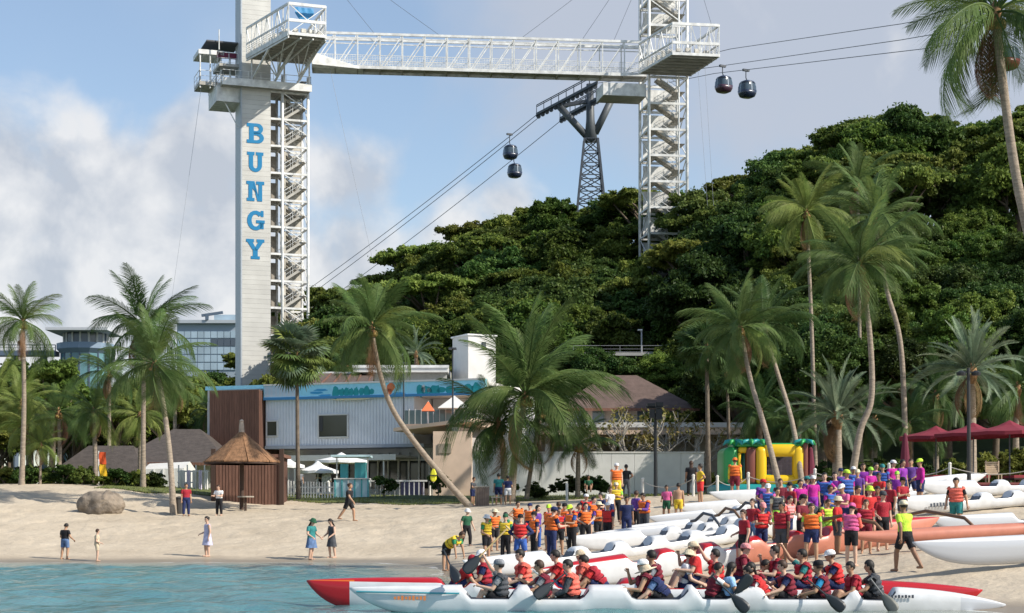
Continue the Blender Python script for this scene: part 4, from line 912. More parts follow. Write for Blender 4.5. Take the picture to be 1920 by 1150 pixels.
# raised red deck with seats
d = 80; t = thing('red_deck', 'low dark red timber deck under the crimson parasols', 'deck', (X(1840, d), d, 3))
for k in range(14): MB().bb(X(1742, d), X(2050, d), d + k * .32, d + k * .32 + .29, 3.35, 3.45).build('plank', mat('red_plank', (.2, .06, .055), .7, var=.2, rand=.15), t)
MB().bb(X(1742, d), X(2050, d), d + .02, d + 4.4, 2.6, 3.34).build('base', MAR, t)
for k in range(5):
    px = 1752 + k * 38
    if k == 3: continue
    p = Vector((X(px, 81), 81.2, 3.45)); s = thing('sun_bed', ['red cushioned sun bed nearest the folded parasol', 'second red sun bed from the folded parasol', 'red sun bed left of the pale chair', '', 'red sun bed right of the pale chair'][k], 'sun bed', p)
    MB().bb(p.x, p.x + .8, p.y, p.y + 1.9, p.z + .25, p.z + .38).build('cushion', mat('red_cushion', (.33, .05, .06), .8), s); MB().bb(p.x, p.x + .8, p.y, p.y + 1.9, p.z + .17, p.z + .25).build('frame', MATS['dark_post'], s)
    for a in (0.03, .7):
        for b in (.05, 1.8): MB().bb(p.x + a, p.x + a + .06, p.y + b, p.y + b + .06, p.z, p.z + .17).build('leg', MATS['dark_post'], s)
p = Vector((X(1850, 80.6), 80.3, 3.45)); s = thing('beach_chair', 'pale slatted timber chair on the red deck', 'chair', p); TN = mat('tan_wood', (.5, .38, .26), .7, var=.15)
for k in range(6): MB().bb(p.x, p.x + .65, p.y + .5 + k * .02, p.y + .54 + k * .02, p.z + .42 + k * .1, p.z + .5 + k * .1).build('back_slat', TN, s)
for k in range(5): MB().bb(p.x, p.x + .65, p.y + k * .1, p.y + .08 + k * .1, p.z + .36, p.z + .4).build('seat_slat', TN, s)
for a in (0, .6):
    for b in (0, .5): MB().bb(p.x + a, p.x + a + .05, p.y + b, p.y + b + .05, p.z, p.z + (.36 if b == 0 else 1.05)).build('leg', TN, s)
# white posts with rope
posts = [(1063, 94, 915), (1205, 86, 902), (1300, 83, 893), (1345, 82, 895), (1403, 82, 889), (1528, 79, 882), (1667, 76, 872), (1781, 75, 871), (1960, 74, 868)]
pp = []
for k, (px, d, py) in enumerate(posts):
    x = X(px, d); z = gz(x, d); top = max(Zt(py, d), z + .9); t = thing('rope_post', 'pale wooden post of the rope barrier behind the canoes', 'post', (x, d, z), group='rope barrier posts')
    MB().tube([(x, d, z - .3), (x, d, top)], .07, 8).build('shaft', mat('pale_post', (.62, .6, .55), .7, var=.1), t); MB().lathe([(.075, 0), (.085, .03), (.05, .09), (.005, .1)], 8, (x, d, top)).build('cap', MATS['pale_post'], t); pp.append(Vector((x, d, top - .12)))
for k, (a, b) in enumerate(zip(pp[1:], pp[2:])):
    m = [a.lerp(b, i / 12) - Vector((0, 0, .35 * 4 * (i / 12) * (1 - i / 12))) for i in range(13)]
    cable(m, 'sagging pale rope strung between the wooden barrier posts', .02, 'barrier ropes', 'rope', 'rope', mat('rope_pale', (.45, .41, .36), .9))

# ---- white picket fence before the club
d = 102.5; t = thing('picket_fence', 'white picket fence along the lawn before the club entrance', 'fence', (X(580, d), d, 2.8)); x = X(534, d)
while x < X(626, d): z = gz(x, d); MB().bb(x, x + .07, d, d + .04, z, z + 1.0).build('picket', PAINT, t); x += .17
MB().bb(X(533, d), X(627, d), d + .04, d + .08, 3.2, 3.28).build('rail', PAINT, t); MB().bb(X(533, d), X(627, d), d + .04, d + .08, 3.55, 3.63).build('rail', PAINT, t)
d = 106; t = thing('picket_fence', 'white railing between the kiosk and the violet counter', 'fence', (X(720, d), d, 2.8)); x = X(694, d)
while x < X(800, d): z = gz(x, d); MB().bb(x, x + .06, d, d + .04, z, z + 1.05).build('picket', PAINT, t); x += .3
MB().bb(X(693, d), X(801, d), d - .03, d, gz(X(740, d), d) + 1.0, gz(X(740, d), d) + 1.1).build('rail', PAINT, t)
# ---- bouncy castle
d = 86; t = thing('bouncy_castle', 'yellow and green inflatable bouncy castle with palm leaf tops', 'bouncy castle', (X(1440, d), d, hz_(X(1440, d), d)))
YEL = mat('inflatable_yellow', (.72, .47, .015), .35); GRN = mat('inflatable_green', (.03, .3, .08), .35); TL = mat('inflatable_teal', (.02, .27, .28), .35); MRN = mat('inflatable_maroon', (.18, .06, .045), .4)
def pil(x0, x1, y0, y1, z0, z1, nm, m, par=t):
    o = MB().bb(x0, x1, y0, y1, z0, z1).build(nm, m, par); bv = o.modifiers.new('b', 'BEVEL'); bv.width = min(abs(x1 - x0), abs(y1 - y0), abs(z1 - z0)) * .42; bv.segments = 4
    for p_ in o.data.polygons: p_.use_smooth = True
    return o
zg = gz(X(1440, d), d) - .15
pil(X(1340, d), X(1512, d), d - .4, d + 3.6, zg, Zt(908, d), 'base_cushion', TL)
pil(X(1357, d), X(1384, d), d - .2, d + 3, Zt(910, d), Zt(838, d), 'side_wall', GRN)
pil(X(1398, d), X(1418, d), d - .25, d + .3, Zt(909, d), Zt(838, d), 'trunk_column', MRN); pil(X(1504, d), X(1514, d), d - .25, d + .3, Zt(909, d), Zt(830, d), 'trunk_column', MRN)
pil(X(1384, d), X(1402, d), d - .1, d + .3, Zt(850, d), Zt(838, d), 'arch', YEL); pil(X(1384, d), X(1402, d), d - .1, d + .3, Zt(909, d), Zt(898, d), 'arch', YEL); pil(X(1383, d), X(1389, d), d - .1, d + .3, Zt(899, d), Zt(849, d), 'arch', YEL)
pil(X(1416, d), X(1437, d), d - .3, d + .3, Zt(909, d), Zt(838, d), 'front_frame', YEL); pil(X(1485, d), X(1507, d), d - .3, d + .3, Zt(909, d), Zt(836, d), 'front_frame', YEL)
pil(X(1430, d), X(1494, d), d - .28, d + .3, Zt(857, d), Zt(833, d), 'front_frame', YEL); pil(X(1430, d), X(1494, d), d - .28, d + .3, Zt(911, d), Zt(891, d), 'front_frame', YEL)
pil(X(1360, d), X(1510, d), d + 3, d + 3.5, Zt(910, d), Zt(842, d), 'back_wall', mat('inflatable_dark', (.05, .035, .045), .5)); pil(X(1386, d), X(1402, d), d + .9, d + 1.4, Zt(910, d), Zt(845, d), 'side_wall', TL); pil(X(1434, d), X(1462, d), d + 1.5, d + 2.2, Zt(912, d), Zt(888, d), 'inner_bump', GRN)
for k in range(8): MB().beam((X(1434 + k * 7.6, d), d, Zt(898, d)), (X(1434 + k * 7.6, d), d, Zt(851, d)), .02).build('net_cord', mat('net', (.12, .1, .12), .8), t)
for k in range(5): MB().beam((X(1433, d), d, Zt(892 - k * 9, d)), (X(1491, d), d, Zt(892 - k * 9, d)), .02).build('net_cord', MATS['net'], t)
pil(X(1380, d), X(1508, d), d - .1, d + 3.3, Zt(838, d), Zt(831, d), 'roof_tube', GRN)
for cx_ in (1378, 1408, 1424, 1508):
    for k in range(6):
        a = R(60 * k + cx_); q = Vector((X(cx_, d), d, Zt(836, d))); dr = Vector((math.cos(a), math.sin(a), 0))
        MB().tube([q, q + dr * .22 + Vector((0, 0, .24)), q + dr * .45 + Vector((0, 0, .2)), q + dr * .6 + Vector((0, 0, .02))], [.06, .12, .1, .02], 8).build('palm_leaf', GRN if k % 2 else TL, t, smooth=True)

# ---- rock, flag, lamp posts, bin
def rock():
    d = 88; x0 = X(190, d); z0 = gz(x0, d); bm = bmesh.new(); bmesh.ops.create_icosphere(bm, subdivisions=5, radius=1)
    from mathutils import noise
    for v in bm.verts:
        n = noise.fractal(v.co * 1.1 + Vector((3, 1, 2)), .8, 2.2, 6); s = 1 + .12 * n - .06 * abs(noise.noise(v.co * 2.3))
        v.co = Vector((v.co.x * 1.2, v.co.y * .85, v.co.z * .82)) * s
        if v.co.x > .25: v.co.z += .1
        if abs(v.co.x - .45 - v.co.z * .1) < .05: v.co *= .965
        v.co.x -= .25 * max(0, -v.co.z) * (1 if v.co.x < 0 else 0)
    me = bpy.data.meshes.new('boulder'); bm.to_mesh(me); bm.free(); me.materials.append(mat('granite', (.22, .18, .14), .9, var=.35, vscale=2.2, bump=.7, bscale=9))
    me.polygons.foreach_set('use_smooth', [True] * len(me.polygons))
    o = bpy.data.objects.new('boulder', me); C.objects.link(o); o.location = (x0, d, z0 + .3); tag(o, 'large rounded brown boulder lying on the sand', 'rock')
rock()
d = 101; z0 = gz(X(186, d), d); t = thing('feather_flag', 'red over yellow lifeguard flag on a pole at the beach crest', 'flag', (X(185, d), d, z0)); MB().tube([(X(185, d), d, z0 - .2), (X(185, d), d, Zt(846, d))], .03, 6).build('pole', WHITE, t)
for nm, a, b, m in (('upper_cloth', 848, 871, mat('flag_red', (.55, .08, .02), .8)), ('lower_cloth', 871, 893, mat('flag_yellow', (.7, .42, .02), .8))):
    mb = MB(); mb.loft([[(X(186 + j * 3.2 + (2 if nm[0] == 'l' else 0) * i / 5, d), d - .08 * math.sin(j * 1.6 + i), Zt(a + (b - a) * i / 5, d)) for j in range(5)] for i in range(6)], cap=False, closed=False); mb.build(nm, m, t, smooth=True)
d = 90; z0 = gz(X(1229, d), d); t = thing('lamp_post', 'black lamp post with clustered loudspeakers before the white wall', 'lamp post', (X(1229, d), d, z0)); BLK = mat('black_metal', (.018, .02, .022), .5)
MB().tube([(X(1229, d), d, z0 - .2), (X(1229, d), d, Zt(775, d))], [.1, .075], 10).build('pole', BLK, t)
for a, b, c, e in ((1213, 757, 1228, 765), (1230, 755, 1243, 764), (1218, 768, 1227, 784), (1229, 767, 1241, 787), (1211, 763, 1240, 766)): MB().bb(X(a, d), X(c, d), d - .25, d + .2, Zt(e, d), Zt(b, d)).build('loudspeaker', BLK, t)
d = 76; z0 = gz(X(1817, d), d); t = thing('lamp_post', 'tall dark lamp post in front of the crimson parasols', 'lamp post', (X(1817, d), d, z0)); MB().tube([(X(1817, d), d, z0 - .2), (X(1816, d), d, Zt(690, d))], [.1, .07], 10).build('pole', mat('grey_pole', (.03, .03, .03), .5), t)
for k in (-1, 1): q = Vector((X(1816 + k * 14, d), d, Zt(700, d))); MB().beam((X(1816, d), d, Zt(697, d)), q, .06).build('arm', BLK, t); MB().lathe([(.2, -.1), (.22, .02), (.06, .12)], 10, q).build('lamp_head', BLK, t)
d = 93; z0 = gz(X(904, d), d); t = thing('litter_bin', 'brown timber litter bin at the foot of the leaning palm', 'bin', (X(904, d), d, z0))
for k in range(6): MB().bb(X(891, d) + k * .13, X(891, d) + k * .13 + .115, d, d + .05, z0, z0 + 1.02).build('slat', mat('bin_wood', (.2, .15, .12), .8, var=.2), t)
MB().bb(X(892, d), X(917, d), d + .06, d + .7, z0 - .1, z0 + .98).build('bin_body', MATS['brown_core'], t); MB().bb(X(890, d), X(918, d), d - .03, d + .75, z0 + 1.02, z0 + 1.08).build('lid', MATS['grey_wood'], t)
d = 88.5; z0 = gz(X(326, d), d); t = thing('litter_bin', 'dark litter bin beside the foot of the bent left palm', 'bin', (X(334, d), d, z0)); MB().lathe([(.24, 0), (.27, .75), (.2, .85), (.02, .9)], 12, (X(336, d), d, z0)).build('bin_body', mat('bin_dark', (.06, .055, .05), .6), t); MB().lathe([(.28, .74), (.29, .8), (.27, .82)], 12, (X(336, d), d, z0)).build('rim', BLK, t)
d = 92; t = thing('picnic_bench', 'low timber bench right of the brown litter bin', 'bench', (X(928, d), d, gz(X(928, d), d))); z0 = t.location.z
MB().bb(X(921, d), X(945, d), d, d + .4, z0 + .42, z0 + .48).build('seat', MATS['grey_wood'], t)
for px in (922, 942): MB().bb(X(px, d), X(px, d) + .08, d + .05, d + .35, z0, z0 + .42).build('leg', MATS['grey_wood'], t)
# ------------------------------------------------------------------ vegetation
LG = {'mid': leafmat('leaf_mid', (.045, .095, .018), (.175, .235, .045), .34, .5, .45),
      'dark': leafmat('leaf_dark', (.028, .068, .016), (.105, .16, .038), .32, .5, .45),
      'light': leafmat('leaf_light', (.09, .15, .026), (.26, .3, .07), .34, .5, .35),
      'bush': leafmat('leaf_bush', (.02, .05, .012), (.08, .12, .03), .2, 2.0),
      'yellow': leafmat('leaf_yellow', (.12, .13, .03), (.28, .22, .08), .25, 1.5)}
BARK = mat('bark', (.13, .10, .075), .95, var=.3, vscale=3, bump=.6, bscale=10)
PBARK = mat('palm_bark', (.30, .245, .19), .9, var=.28, vscale=4, bump=.6, bscale=14, stretch=(1, 1, 4))
def cards(r, P, Nrm, size, elong=1.7):
    n = len(P); Nrm = Nrm / np.linalg.norm(Nrm, axis=1, keepdims=True)
    q = r.randn(n, 3); t = np.cross(Nrm, q); t /= np.linalg.norm(t, axis=1, keepdims=True); b = np.cross(Nrm, t)
    s = size * r.uniform(.6, 1.35, (n, 1)); L = t * s * elong / 2; Wd = b * s / 2
    fold = Nrm * s * .18
    V = np.stack([P - L, P - Wd + fold, P + L, P + Wd + fold], 1).reshape(-1, 3)
    return V, np.arange(n * 4).reshape(-1, 4)
def crown(name, seed, rx, rz, nl, ncard, size, m, lobe=(.2, .42), low=-.35, flat=1., shell=.7):
    r = np.random.RandomState(seed); cs = []
    while len(cs) < nl:
        p = r.uniform(-1, 1, 3); q = np.linalg.norm(p)
        if q > 1 or q < .35 or p[2] < low: continue
        cs.append(p / q * (shell + .2 * r.rand()) * np.array([rx, rx, rz]) * np.array([.78, .78, .78]))
    cs = np.array(cs); lr = r.uniform(lobe[0], lobe[1], nl) * rx
    sub_ = 5; k0 = r.choice(nl, nl * sub_, p=lr ** 2 / (lr ** 2).sum()); dd = r.randn(nl * sub_, 3); dd /= np.linalg.norm(dd, axis=1, keepdims=True); dd[:, 2] = np.abs(dd[:, 2]) * .9 - .15
    c2 = cs[k0] + dd * (lr[k0] * r.uniform(.55, 1.1, nl * sub_))[:, None] * np.array([1, 1, flat]); r2 = lr[k0] * r.uniform(.22, .5, nl * sub_)     # twig clusters on every limb
    k = r.choice(nl * sub_, ncard, p=r2 ** 2 / (r2 ** 2).sum())
    d = r.randn(ncard, 3); d /= np.linalg.norm(d, axis=1, keepdims=True); d[:, 2] = np.where(d[:, 2] < -.45, -d[:, 2] * .6, d[:, 2])
    rad = r2[k] * (r.uniform(.1, 1.0, ncard) ** .5) * np.where(r.rand(ncard) < .12, r.uniform(1, 1.8, ncard), 1)
    P = c2[k] + d * rad[:, None] * np.array([1, 1, .35 + .45 * flat])
    V, Q = cards(r, P, d * .5 + r.randn(ncard, 3) * .8 + np.array([0, 0, .6]), size)
    return np_mesh(name, V, Q, m), cs
def limbs(cs, h, r0, name='trunk', seed=0, nmax=9):
    r = random.Random(seed); m = MB(); m.tube([(0, 0, -1.5), (.05, 0, h * .3), (.12, .08, h * .62), (.1, .1, h * .85)], [r0 * 1.25, r0, r0 * .8, r0 * .6], 9)
    for c in list(cs)[:nmax]:
        e = Vector((c[0], c[1], h + c[2])); s = Vector((.1, .08, h * r.uniform(.5, .82))); mid = s.lerp(e, .5) + Vector((r.uniform(-.4, .4), r.uniform(-.4, .4), .3))
        m.tube([s, mid, e], [r0 * .5, r0 * .3, r0 * .1], 6)
    return m.mesh(name, BARK, True)
TREES = {}
def arch(key, seed, rx, rz, h, nl, nc, size, m, **k):
    me, cs = crown('crown_' + key, seed, rx, rz, nl, nc, size, m, **k); TREES[key] = (me, limbs(cs, h, .22 + rx * .03, 'trunk_' + key, seed), h, rx, rz)
arch('round', 1, 4.6, 3.8, 8.2, 46, 32000, .2, LG['mid']); arch('dark', 2, 5.0, 4.2, 8.0, 50, 33000, .2, LG['dark']); arch('light', 3, 4.4, 3.3, 8.6, 42, 30000, .2, LG['light'])
arch('umbrella', 4, 7.0, 1.5, 11.0, 60, 32000, .2, LG['light'], lobe=(.12, .24), low=-.5, flat=.45); arch('umbrella_dark', 5, 6.5, 1.8, 10.0, 56, 32000, .2, LG['mid'], lobe=(.12, .24), low=-.4, flat=.5)
arch('tall', 6, 3.6, 5.0, 8.5, 44, 30000, .2, LG['mid'])
arch('near', 7, 5.0, 4.6, 7.6, 70, 62000, .135, LG['mid'], lobe=(.16, .32)); arch('near_dark', 8, 5.2, 4.8, 7.4, 70, 62000, .135, LG['dark'], lobe=(.16, .32))
def tree(key, x, y, s, label, group=None, z=None, name='broadleaf_tree', rot=None):
    z = hz_(x, y) if z is None else z
    me, tk, h, rx, rz = TREES[key]; t = thing(name, label, 'tree', (x, y, z - .2), rng.uniform(0, 6.28) if rot is None else rot, group); t.scale = (s * rng.uniform(.92, 1.08), s * rng.uniform(.92, 1.08), s * rng.uniform(.9, 1.1))
    child('trunk', tk, t); child('crown', me, t, (0, 0, h)); return t
def zone(px, py):
    if px < 700: return 'on the hill slope right beside the bungy tower'
    if px < 1010: return 'on the hill slope below the descending ropes'
    if px < 1210: return 'on the hill around the cable car pylon' if py < 500 else 'on the slope above the brown roofed house'
    if px < 1420: return 'on the hill by the foot of the lattice tower' if py < 560 else 'on the slope behind the two leaning palms'
    if px < 1640: return 'on the hill top behind the tall coconut palms' if py < 420 else 'in the thicket behind the tall coconut palms'
    return 'on the high ridge at the right' if py < 360 else 'in the dark thicket behind the crimson parasols'
KN = {'round': 'bushy mid green broadleaf tree', 'dark': 'dense dark green broadleaf tree', 'light': 'pale sunlit green broadleaf tree', 'umbrella': 'flat topped pale green umbrella tree', 'umbrella_dark': 'flat layered green umbrella tree', 'tall': 'tall narrow green broadleaf tree', 'near': 'leafy mid green broadleaf tree', 'near_dark': 'leafy dark green broadleaf tree'}
def scatter():
    y = 106.0; rows = 0
    while y < 262:
        sp = 5.6 if y < 170 else 6.6
        x = -60 + (rows % 2) * sp / 2
        while x < 92:
            xx, yy = x + rng.uniform(-1.6, 1.6), y + rng.uniform(-1.6, 1.6); px = 960 + xx / yy * F
            x += sp
            foot = np.interp(px, [300, 1250, 1450, 2600], [138, 141, 110, 103]); ridge = np.interp(px, [300, 600, 1000, 1300, 1600, 2600], [235, 245, 245, 225, 195, 190])
            if yy < foot or yy > ridge + 14 or px < 470 or px > 2080: continue
            h = hz_(xx, yy); py = HZ - (h + 8 - EYE) / yy * F
            if py < -60: continue
            if px < 605 and yy < 200: continue
            if 845 < px < 930 and yy < 146: continue
            if 1060 < px < 1260 and yy < 157: continue
            nearr = yy < 150
            if nearr: key = rng.choice(['near', 'near', 'near_dark', 'near_dark'])
            elif yy > ridge - 12: key = rng.choice(['umbrella', 'umbrella_dark', 'round', 'umbrella'] if px > 1400 or rng.random() < .5 else ['round', 'light', 'tall'])
            else: key = rng.choice(['round', 'round', 'dark', 'light', 'umbrella_dark', 'tall', 'dark', 'umbrella'])
            s = rng.uniform(.78, 1.12) * (1.0 if not nearr else .84)
            # keep the right lattice tower and the pylon in view
            if 1180 < px < 1310 and yy < 192: s *= .8
            if yy > 190 and 1060 < px < 1150: s *= .8
            z = zone(px, py); tree(key, xx, yy, s, KN[key] + ' ' + z, 'hillside trees ' + z)
        y += sp * .86; rows += 1
scatter()
# belt of trees far left
for k in range(46):
    d = rng.uniform(140, 205); px = rng.uniform(-90, 440) if k > 8 else rng.uniform(350, 450)
    if k <= 8: d = rng.uniform(160, 215)
    if px > 385: d = rng.uniform(197, 215)
    if px > 430: px = 425
    key = rng.choice(['round', 'dark', 'light', 'round', 'tall']); tree(key, X(px, d), d, rng.uniform(.66, .9) * (1.12 if px > 320 else 1.06), KN[key] + ' in the low belt of trees behind the left palms', 'trees behind the left palms')
for px, d, s in ((55, 300, 1.05), (20, 310, 1.0), (-30, 305, 1.1)): tree('dark', X(px, d), d, s * 1.9, 'far dark tree beside the elevated walkway', 'far trees by the walkway', z=3)

# ---- bushes and hedges
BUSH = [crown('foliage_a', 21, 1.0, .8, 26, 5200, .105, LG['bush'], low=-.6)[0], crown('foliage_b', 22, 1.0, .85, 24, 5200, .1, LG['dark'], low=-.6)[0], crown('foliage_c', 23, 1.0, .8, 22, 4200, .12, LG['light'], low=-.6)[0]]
STEM = MB().tube([(0, 0, -.3), (0, 0, .6)], [.06, .04], 6).tube([(0, 0, .1), (.3, .1, .6)], [.04, .02], 5).tube([(0, 0, .1), (-.25, -.1, .6)], [.04, .02], 5).mesh('bush_stem', BARK)
def bush(px, d, w, h, label, k=0, group=None, name='shrub'):
    x = X(px, d); z = hz_(x, d); t = thing(name, label, 'shrub', (x, d, z - .05), rng.uniform(0, 6.28), group); t.scale = (w, w * .9, h)
    child('stem', STEM, t); child('foliage', BUSH[k], t, (0, 0, .5)); return t
bush(1065, 104, 1.05, .8, 'left bush of the low hedge before the white wall'); bush(1095, 104, 1.15, .85, 'middle bush of the low hedge before the white wall', 1); bush(1125, 104, .95, .78, 'right bush of the low hedge before the white wall')
bush(1005, 103, .9, .8, 'rounded shrub at the foot of the palm clump'); bush(720, 105, 1.0, .85, 'clipped round shrub beside the kiosk', 1); bush(822, 104, .8, 1.0, 'dark round shrub beside the porch wall', 1); bush(955, 107, .8, .8, 'small shrub left of the palm clump foot')
for k in range(26):
    px = -20 + k * 12.5 + rng.uniform(-4, 4); bush(px, rng.uniform(101, 106), rng.uniform(.7, 1.1), rng.uniform(.55, 1.0), 'shrub in the green hedge along the left beach crest', rng.choice([0, 1, 2]), 'hedge along the left crest')
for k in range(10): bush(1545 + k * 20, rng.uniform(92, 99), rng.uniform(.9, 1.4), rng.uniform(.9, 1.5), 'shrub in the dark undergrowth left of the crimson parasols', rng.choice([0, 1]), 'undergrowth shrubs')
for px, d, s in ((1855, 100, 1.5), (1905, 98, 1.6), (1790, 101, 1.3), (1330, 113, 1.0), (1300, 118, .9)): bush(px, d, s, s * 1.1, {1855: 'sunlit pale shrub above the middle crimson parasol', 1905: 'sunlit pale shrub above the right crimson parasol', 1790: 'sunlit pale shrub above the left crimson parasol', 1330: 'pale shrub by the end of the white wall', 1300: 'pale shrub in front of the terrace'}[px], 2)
bush(505, 140, 1.6, 1.6, 'bright shrub showing above the club roof by the tower', 2).location.z = 11.3; bush(482, 141, 1.1, 1.2, 'smaller bright shrub above the club roof', 2).location.z = 11.5
for k in range(4): bush(1225 + 22 * k, 121, .8, .9, 'planter shrub along the terrace of the brown roofed house', rng.choice([0, 2]), 'terrace planter shrubs').location.z = Zt(797, 118)

for k, px in enumerate((1050, 1085, 1122, 1160, 1200, 1238, 1276)): tree(('near_dark', 'near')[k % 2], X(px, 146), 146, rng.uniform(.74, .86), 'leafy tree crowding the foot of the grey road ledge', 'trees under the road ledge', z=6.4)
# ---- palms
def frond_mesh(name, seed, droop, m, npair=56, ll=.26, lw=.0105, hang=.35, vee=.0, fwd=.75, tiprag=.0):
    r = random.Random(seed); mb = MB(); n = 16; pts = []; x = z = 0.; th = 0.
    for i in range(n + 1):
        pts.append(Vector((x, 0, z))); s = (i + .5) / n; th = -droop * s ** 1.4; x += math.cos(th) / n; z += math.sin(th) / n
    mb.tube(pts, [.011 * (1 - .85 * i / n) + .0012 for i in range(n + 1)], 5)
    for i in range(npair):
        s = .13 + .87 * (i + .5) / npair; f = s * n; j = min(n - 1, int(f)); p = pts[j].lerp(pts[j + 1], f - j); tg = (pts[j + 1] - pts[j]).normalized(); upv = Vector((-tg.z, 0, tg.x))
        L = ll * (math.sin(math.pi * min(1, s * .82 + .14)) ** .75) * r.uniform(.82, 1.1)
        for sd in (-1, 1):
            dr = (tg * (fwd + .5 * s) + Vector((0, sd, 0)) * 1.0 + upv * (vee + r.uniform(-.12, .12))).normalized(); w = tg * lw * r.uniform(.8, 1.2)
            m1 = p + dr * L * .5 + Vector((0, 0, -hang * L * .22)); tip = p + dr * L * .92 + Vector((0, 0, -hang * L * r.uniform(.7, 1.2)))
            mb.add([p - w * .5, p + w * .5, m1 + w * .55, m1 - w * .55, tip], [(0, 1, 2, 3), (3, 2, 4)])
    return mb.mesh(name, m)
def fan_mesh(name, seed, m, n=26, spread=245):
    r = random.Random(seed); mb = MB(); mb.tube([(0, 0, 0), (.3, 0, .02), (.52, 0, 0)], [.014, .01, .008], 5); c = Vector((.52, 0, 0))
    for i in range(n):
        a = R(-spread / 2 + spread * (i + .5) / n); dr = Vector((math.cos(a), math.sin(a), .10 * (-1) ** i * .3)); sd = Vector((-math.sin(a), math.cos(a), 0)) * .028; L = .5 * r.uniform(.85, 1.05)
        mid = c + dr * L * .6 + Vector((0, 0, -.02)); tip = c + dr * L + Vector((0, 0, -.10 - .05 * r.random()))
        mb.add([c, mid - sd, tip, mid + sd], [(0, 1, 2, 3)])
    return mb.mesh(name, m)
PG_ = leafmat('palm_green', (.058, .12, .032), (.155, .215, .07), .33, .9, .2, huer=.012); PY = leafmat('palm_yellow', (.12, .19, .04), (.25, .29, .085), .36, .9, .2, huer=.012); PD = leafmat('palm_dark', (.036, .088, .026), (.11, .168, .055), .3, .9, .2, huer=.012); PS = leafmat('palm_silver', (.085, .14, .085), (.25, .31, .2), .28, .9, .2); PBR = leafmat('palm_dead', (.17, .10, .045), (.3, .2, .1), .2, 1., .2)
FR = {}
for key, m in (('green', PG_), ('yellow', PY), ('dark', PD)):
    FR[key] = [frond_mesh('frond_' + key, 10 + k, dr, m, hang=hg) for k, (dr, hg) in enumerate(((.55, .25), (1.0, .5), (1.45, .8), (1.9, 1.0)))]
FR['silver'] = [frond_mesh('frond_silver', 30 + k, dr, PS, 50, .16, .012, .1, .45, .9) for k, dr in enumerate((.45, .8, 1.1, 1.4))]
FR['dead'] = [frond_mesh('frond_dead', 40, 1.9, PBR, 34, .2, .014, 1.3)]
FR['fan'] = [fan_mesh('fan_leaf', 50 + k, m) for k, m in enumerate((PG_, PS, PD))]
FR['fan'] += [fan_mesh('fan_leaf_pale', 54, PY)]
NUT = MB()
for k in range(9):
    a = k * 2.4; NUT.sphere((.2 * math.cos(a), .2 * math.sin(a), -.18 - .05 * (k % 3)), .12, 8, 5)
NUTM = NUT.mesh('coconut_cluster', mat('coconut', (.30, .20, .06), .6, var=.3, vscale=6), True)
SHAFT = MB().lathe([(.14, -.45), (.2, -.2), (.24, 0), (.16, .25), (.05, .5)], 10).mesh('crownshaft', mat('palm_fibre', (.26, .15, .07), .95, var=.35, vscale=12, bump=.8, bscale=30), True)
def spline(pts, k=8):
    out_ = []; n = len(pts)
    for i in range(n - 1):
        p0, p1, p2, p3 = pts[max(i - 1, 0)], pts[i], pts[i + 1], pts[min(i + 2, n - 1)]
        for j in range(k):
            t = j / k; out_.append(.5 * ((2 * p1) + (p2 - p0) * t + (2 * p0 - 5 * p1 + 4 * p2 - p3) * t * t + (3 * p1 - p0 - 3 * p2 + p3) * t ** 3))
    return out_ + [pts[-1]]
def palm(path, d, L, n, label, key='green', kind='coconut', d2=None, tw=.16, e0=82, e1=-28, group=None, seed=1, dead=2, name=None, cscale=1.):
    """path: picture points from foot to crown; d: distance of the foot, d2 of the crown; L frond length in metres"""
    r = random.Random(seed); d2 = d2 or d; N_ = len(path)
    pts = [W(p[0], p[1], d + (d2 - d) * i / (N_ - 1)) for i, p in enumerate(path)]
    g = hz_(pts[0].x, pts[0].y); pts[0].z = min(pts[0].z, g) if pts[0].z > g - 1.5 else g
    t = thing(name or kind + '_palm', label, 'palm', pts[0], group=group); loc = [p - pts[0] for p in pts]
    sp = spline([loc[0] - Vector((0, 0, .4))] + loc[1:] if N_ > 2 else [loc[0] - Vector((0, 0, .4)), loc[0].lerp(loc[1], .5), loc[1]], 10); k = len(sp)
    rad = [tw * (1.0 - .35 * i / k + (.55 * math.exp(-i / k * 14))) * (1 + .04 * (i % 2)) for i in range(k)]
    MB().tube(sp, rad, 10).build('trunk', PBARK if kind != 'fan' else mat('fan_bark', (.16, .13, .1), .95, var=.3, vscale=4, bump=.6), t, False, True)
    c = sp[-1]; child('crownshaft', SHAFT, t, c, scale=(tw * 5 * cscale,) * 3)
    if kind == 'coconut' and key != 'silver': child('coconut_cluster', NUTM, t, c, scale=(tw * 6 * cscale,) * 3)
    n = int(n * 1.22)
    for i in range(n):
        f = i / (n - 1); az = i * 2.39996 + r.uniform(-.5, .5); el = e0 + (e1 - e0) * f ** .9 + r.uniform(-15, 12); s = L * r.uniform(.72, 1.14) * (.8 + .2 * min(1, 2.5 * f + .3))
        if kind == 'fan': me = FR['fan'][r.choice([0, 1, 1, 3]) if key != 'dark' else 2]; roll = r.uniform(-.5, .5)
        else:
            fk = FR[key]; me = fk[0 if f < .2 else 1 if f < .5 else 2 if f < .8 else 3]; roll = r.uniform(-.7, .7)
            if key == 'green' and r.random() < .1: me = FR['yellow'][fk.index(me)]
            if key == 'silver': el += 8
        child('frond', me, t, c + Vector((0, 0, .1)), (roll, -R(el), az), (s, s, s))
    for i in range(dead):
        if kind == 'fan': child('frond', FR['fan'][2], t, c - Vector((0, 0, .15)), (0, R(55 + 15 * r.random()), r.uniform(0, 6.28)), (L * .8,) * 3)
        else: child('frond', FR['dead'][0], t, c - Vector((0, 0, .1)), (0, R(35 + 25 * r.random()), r.uniform(0, 6.28)), (L * .75,) * 3)
    return t
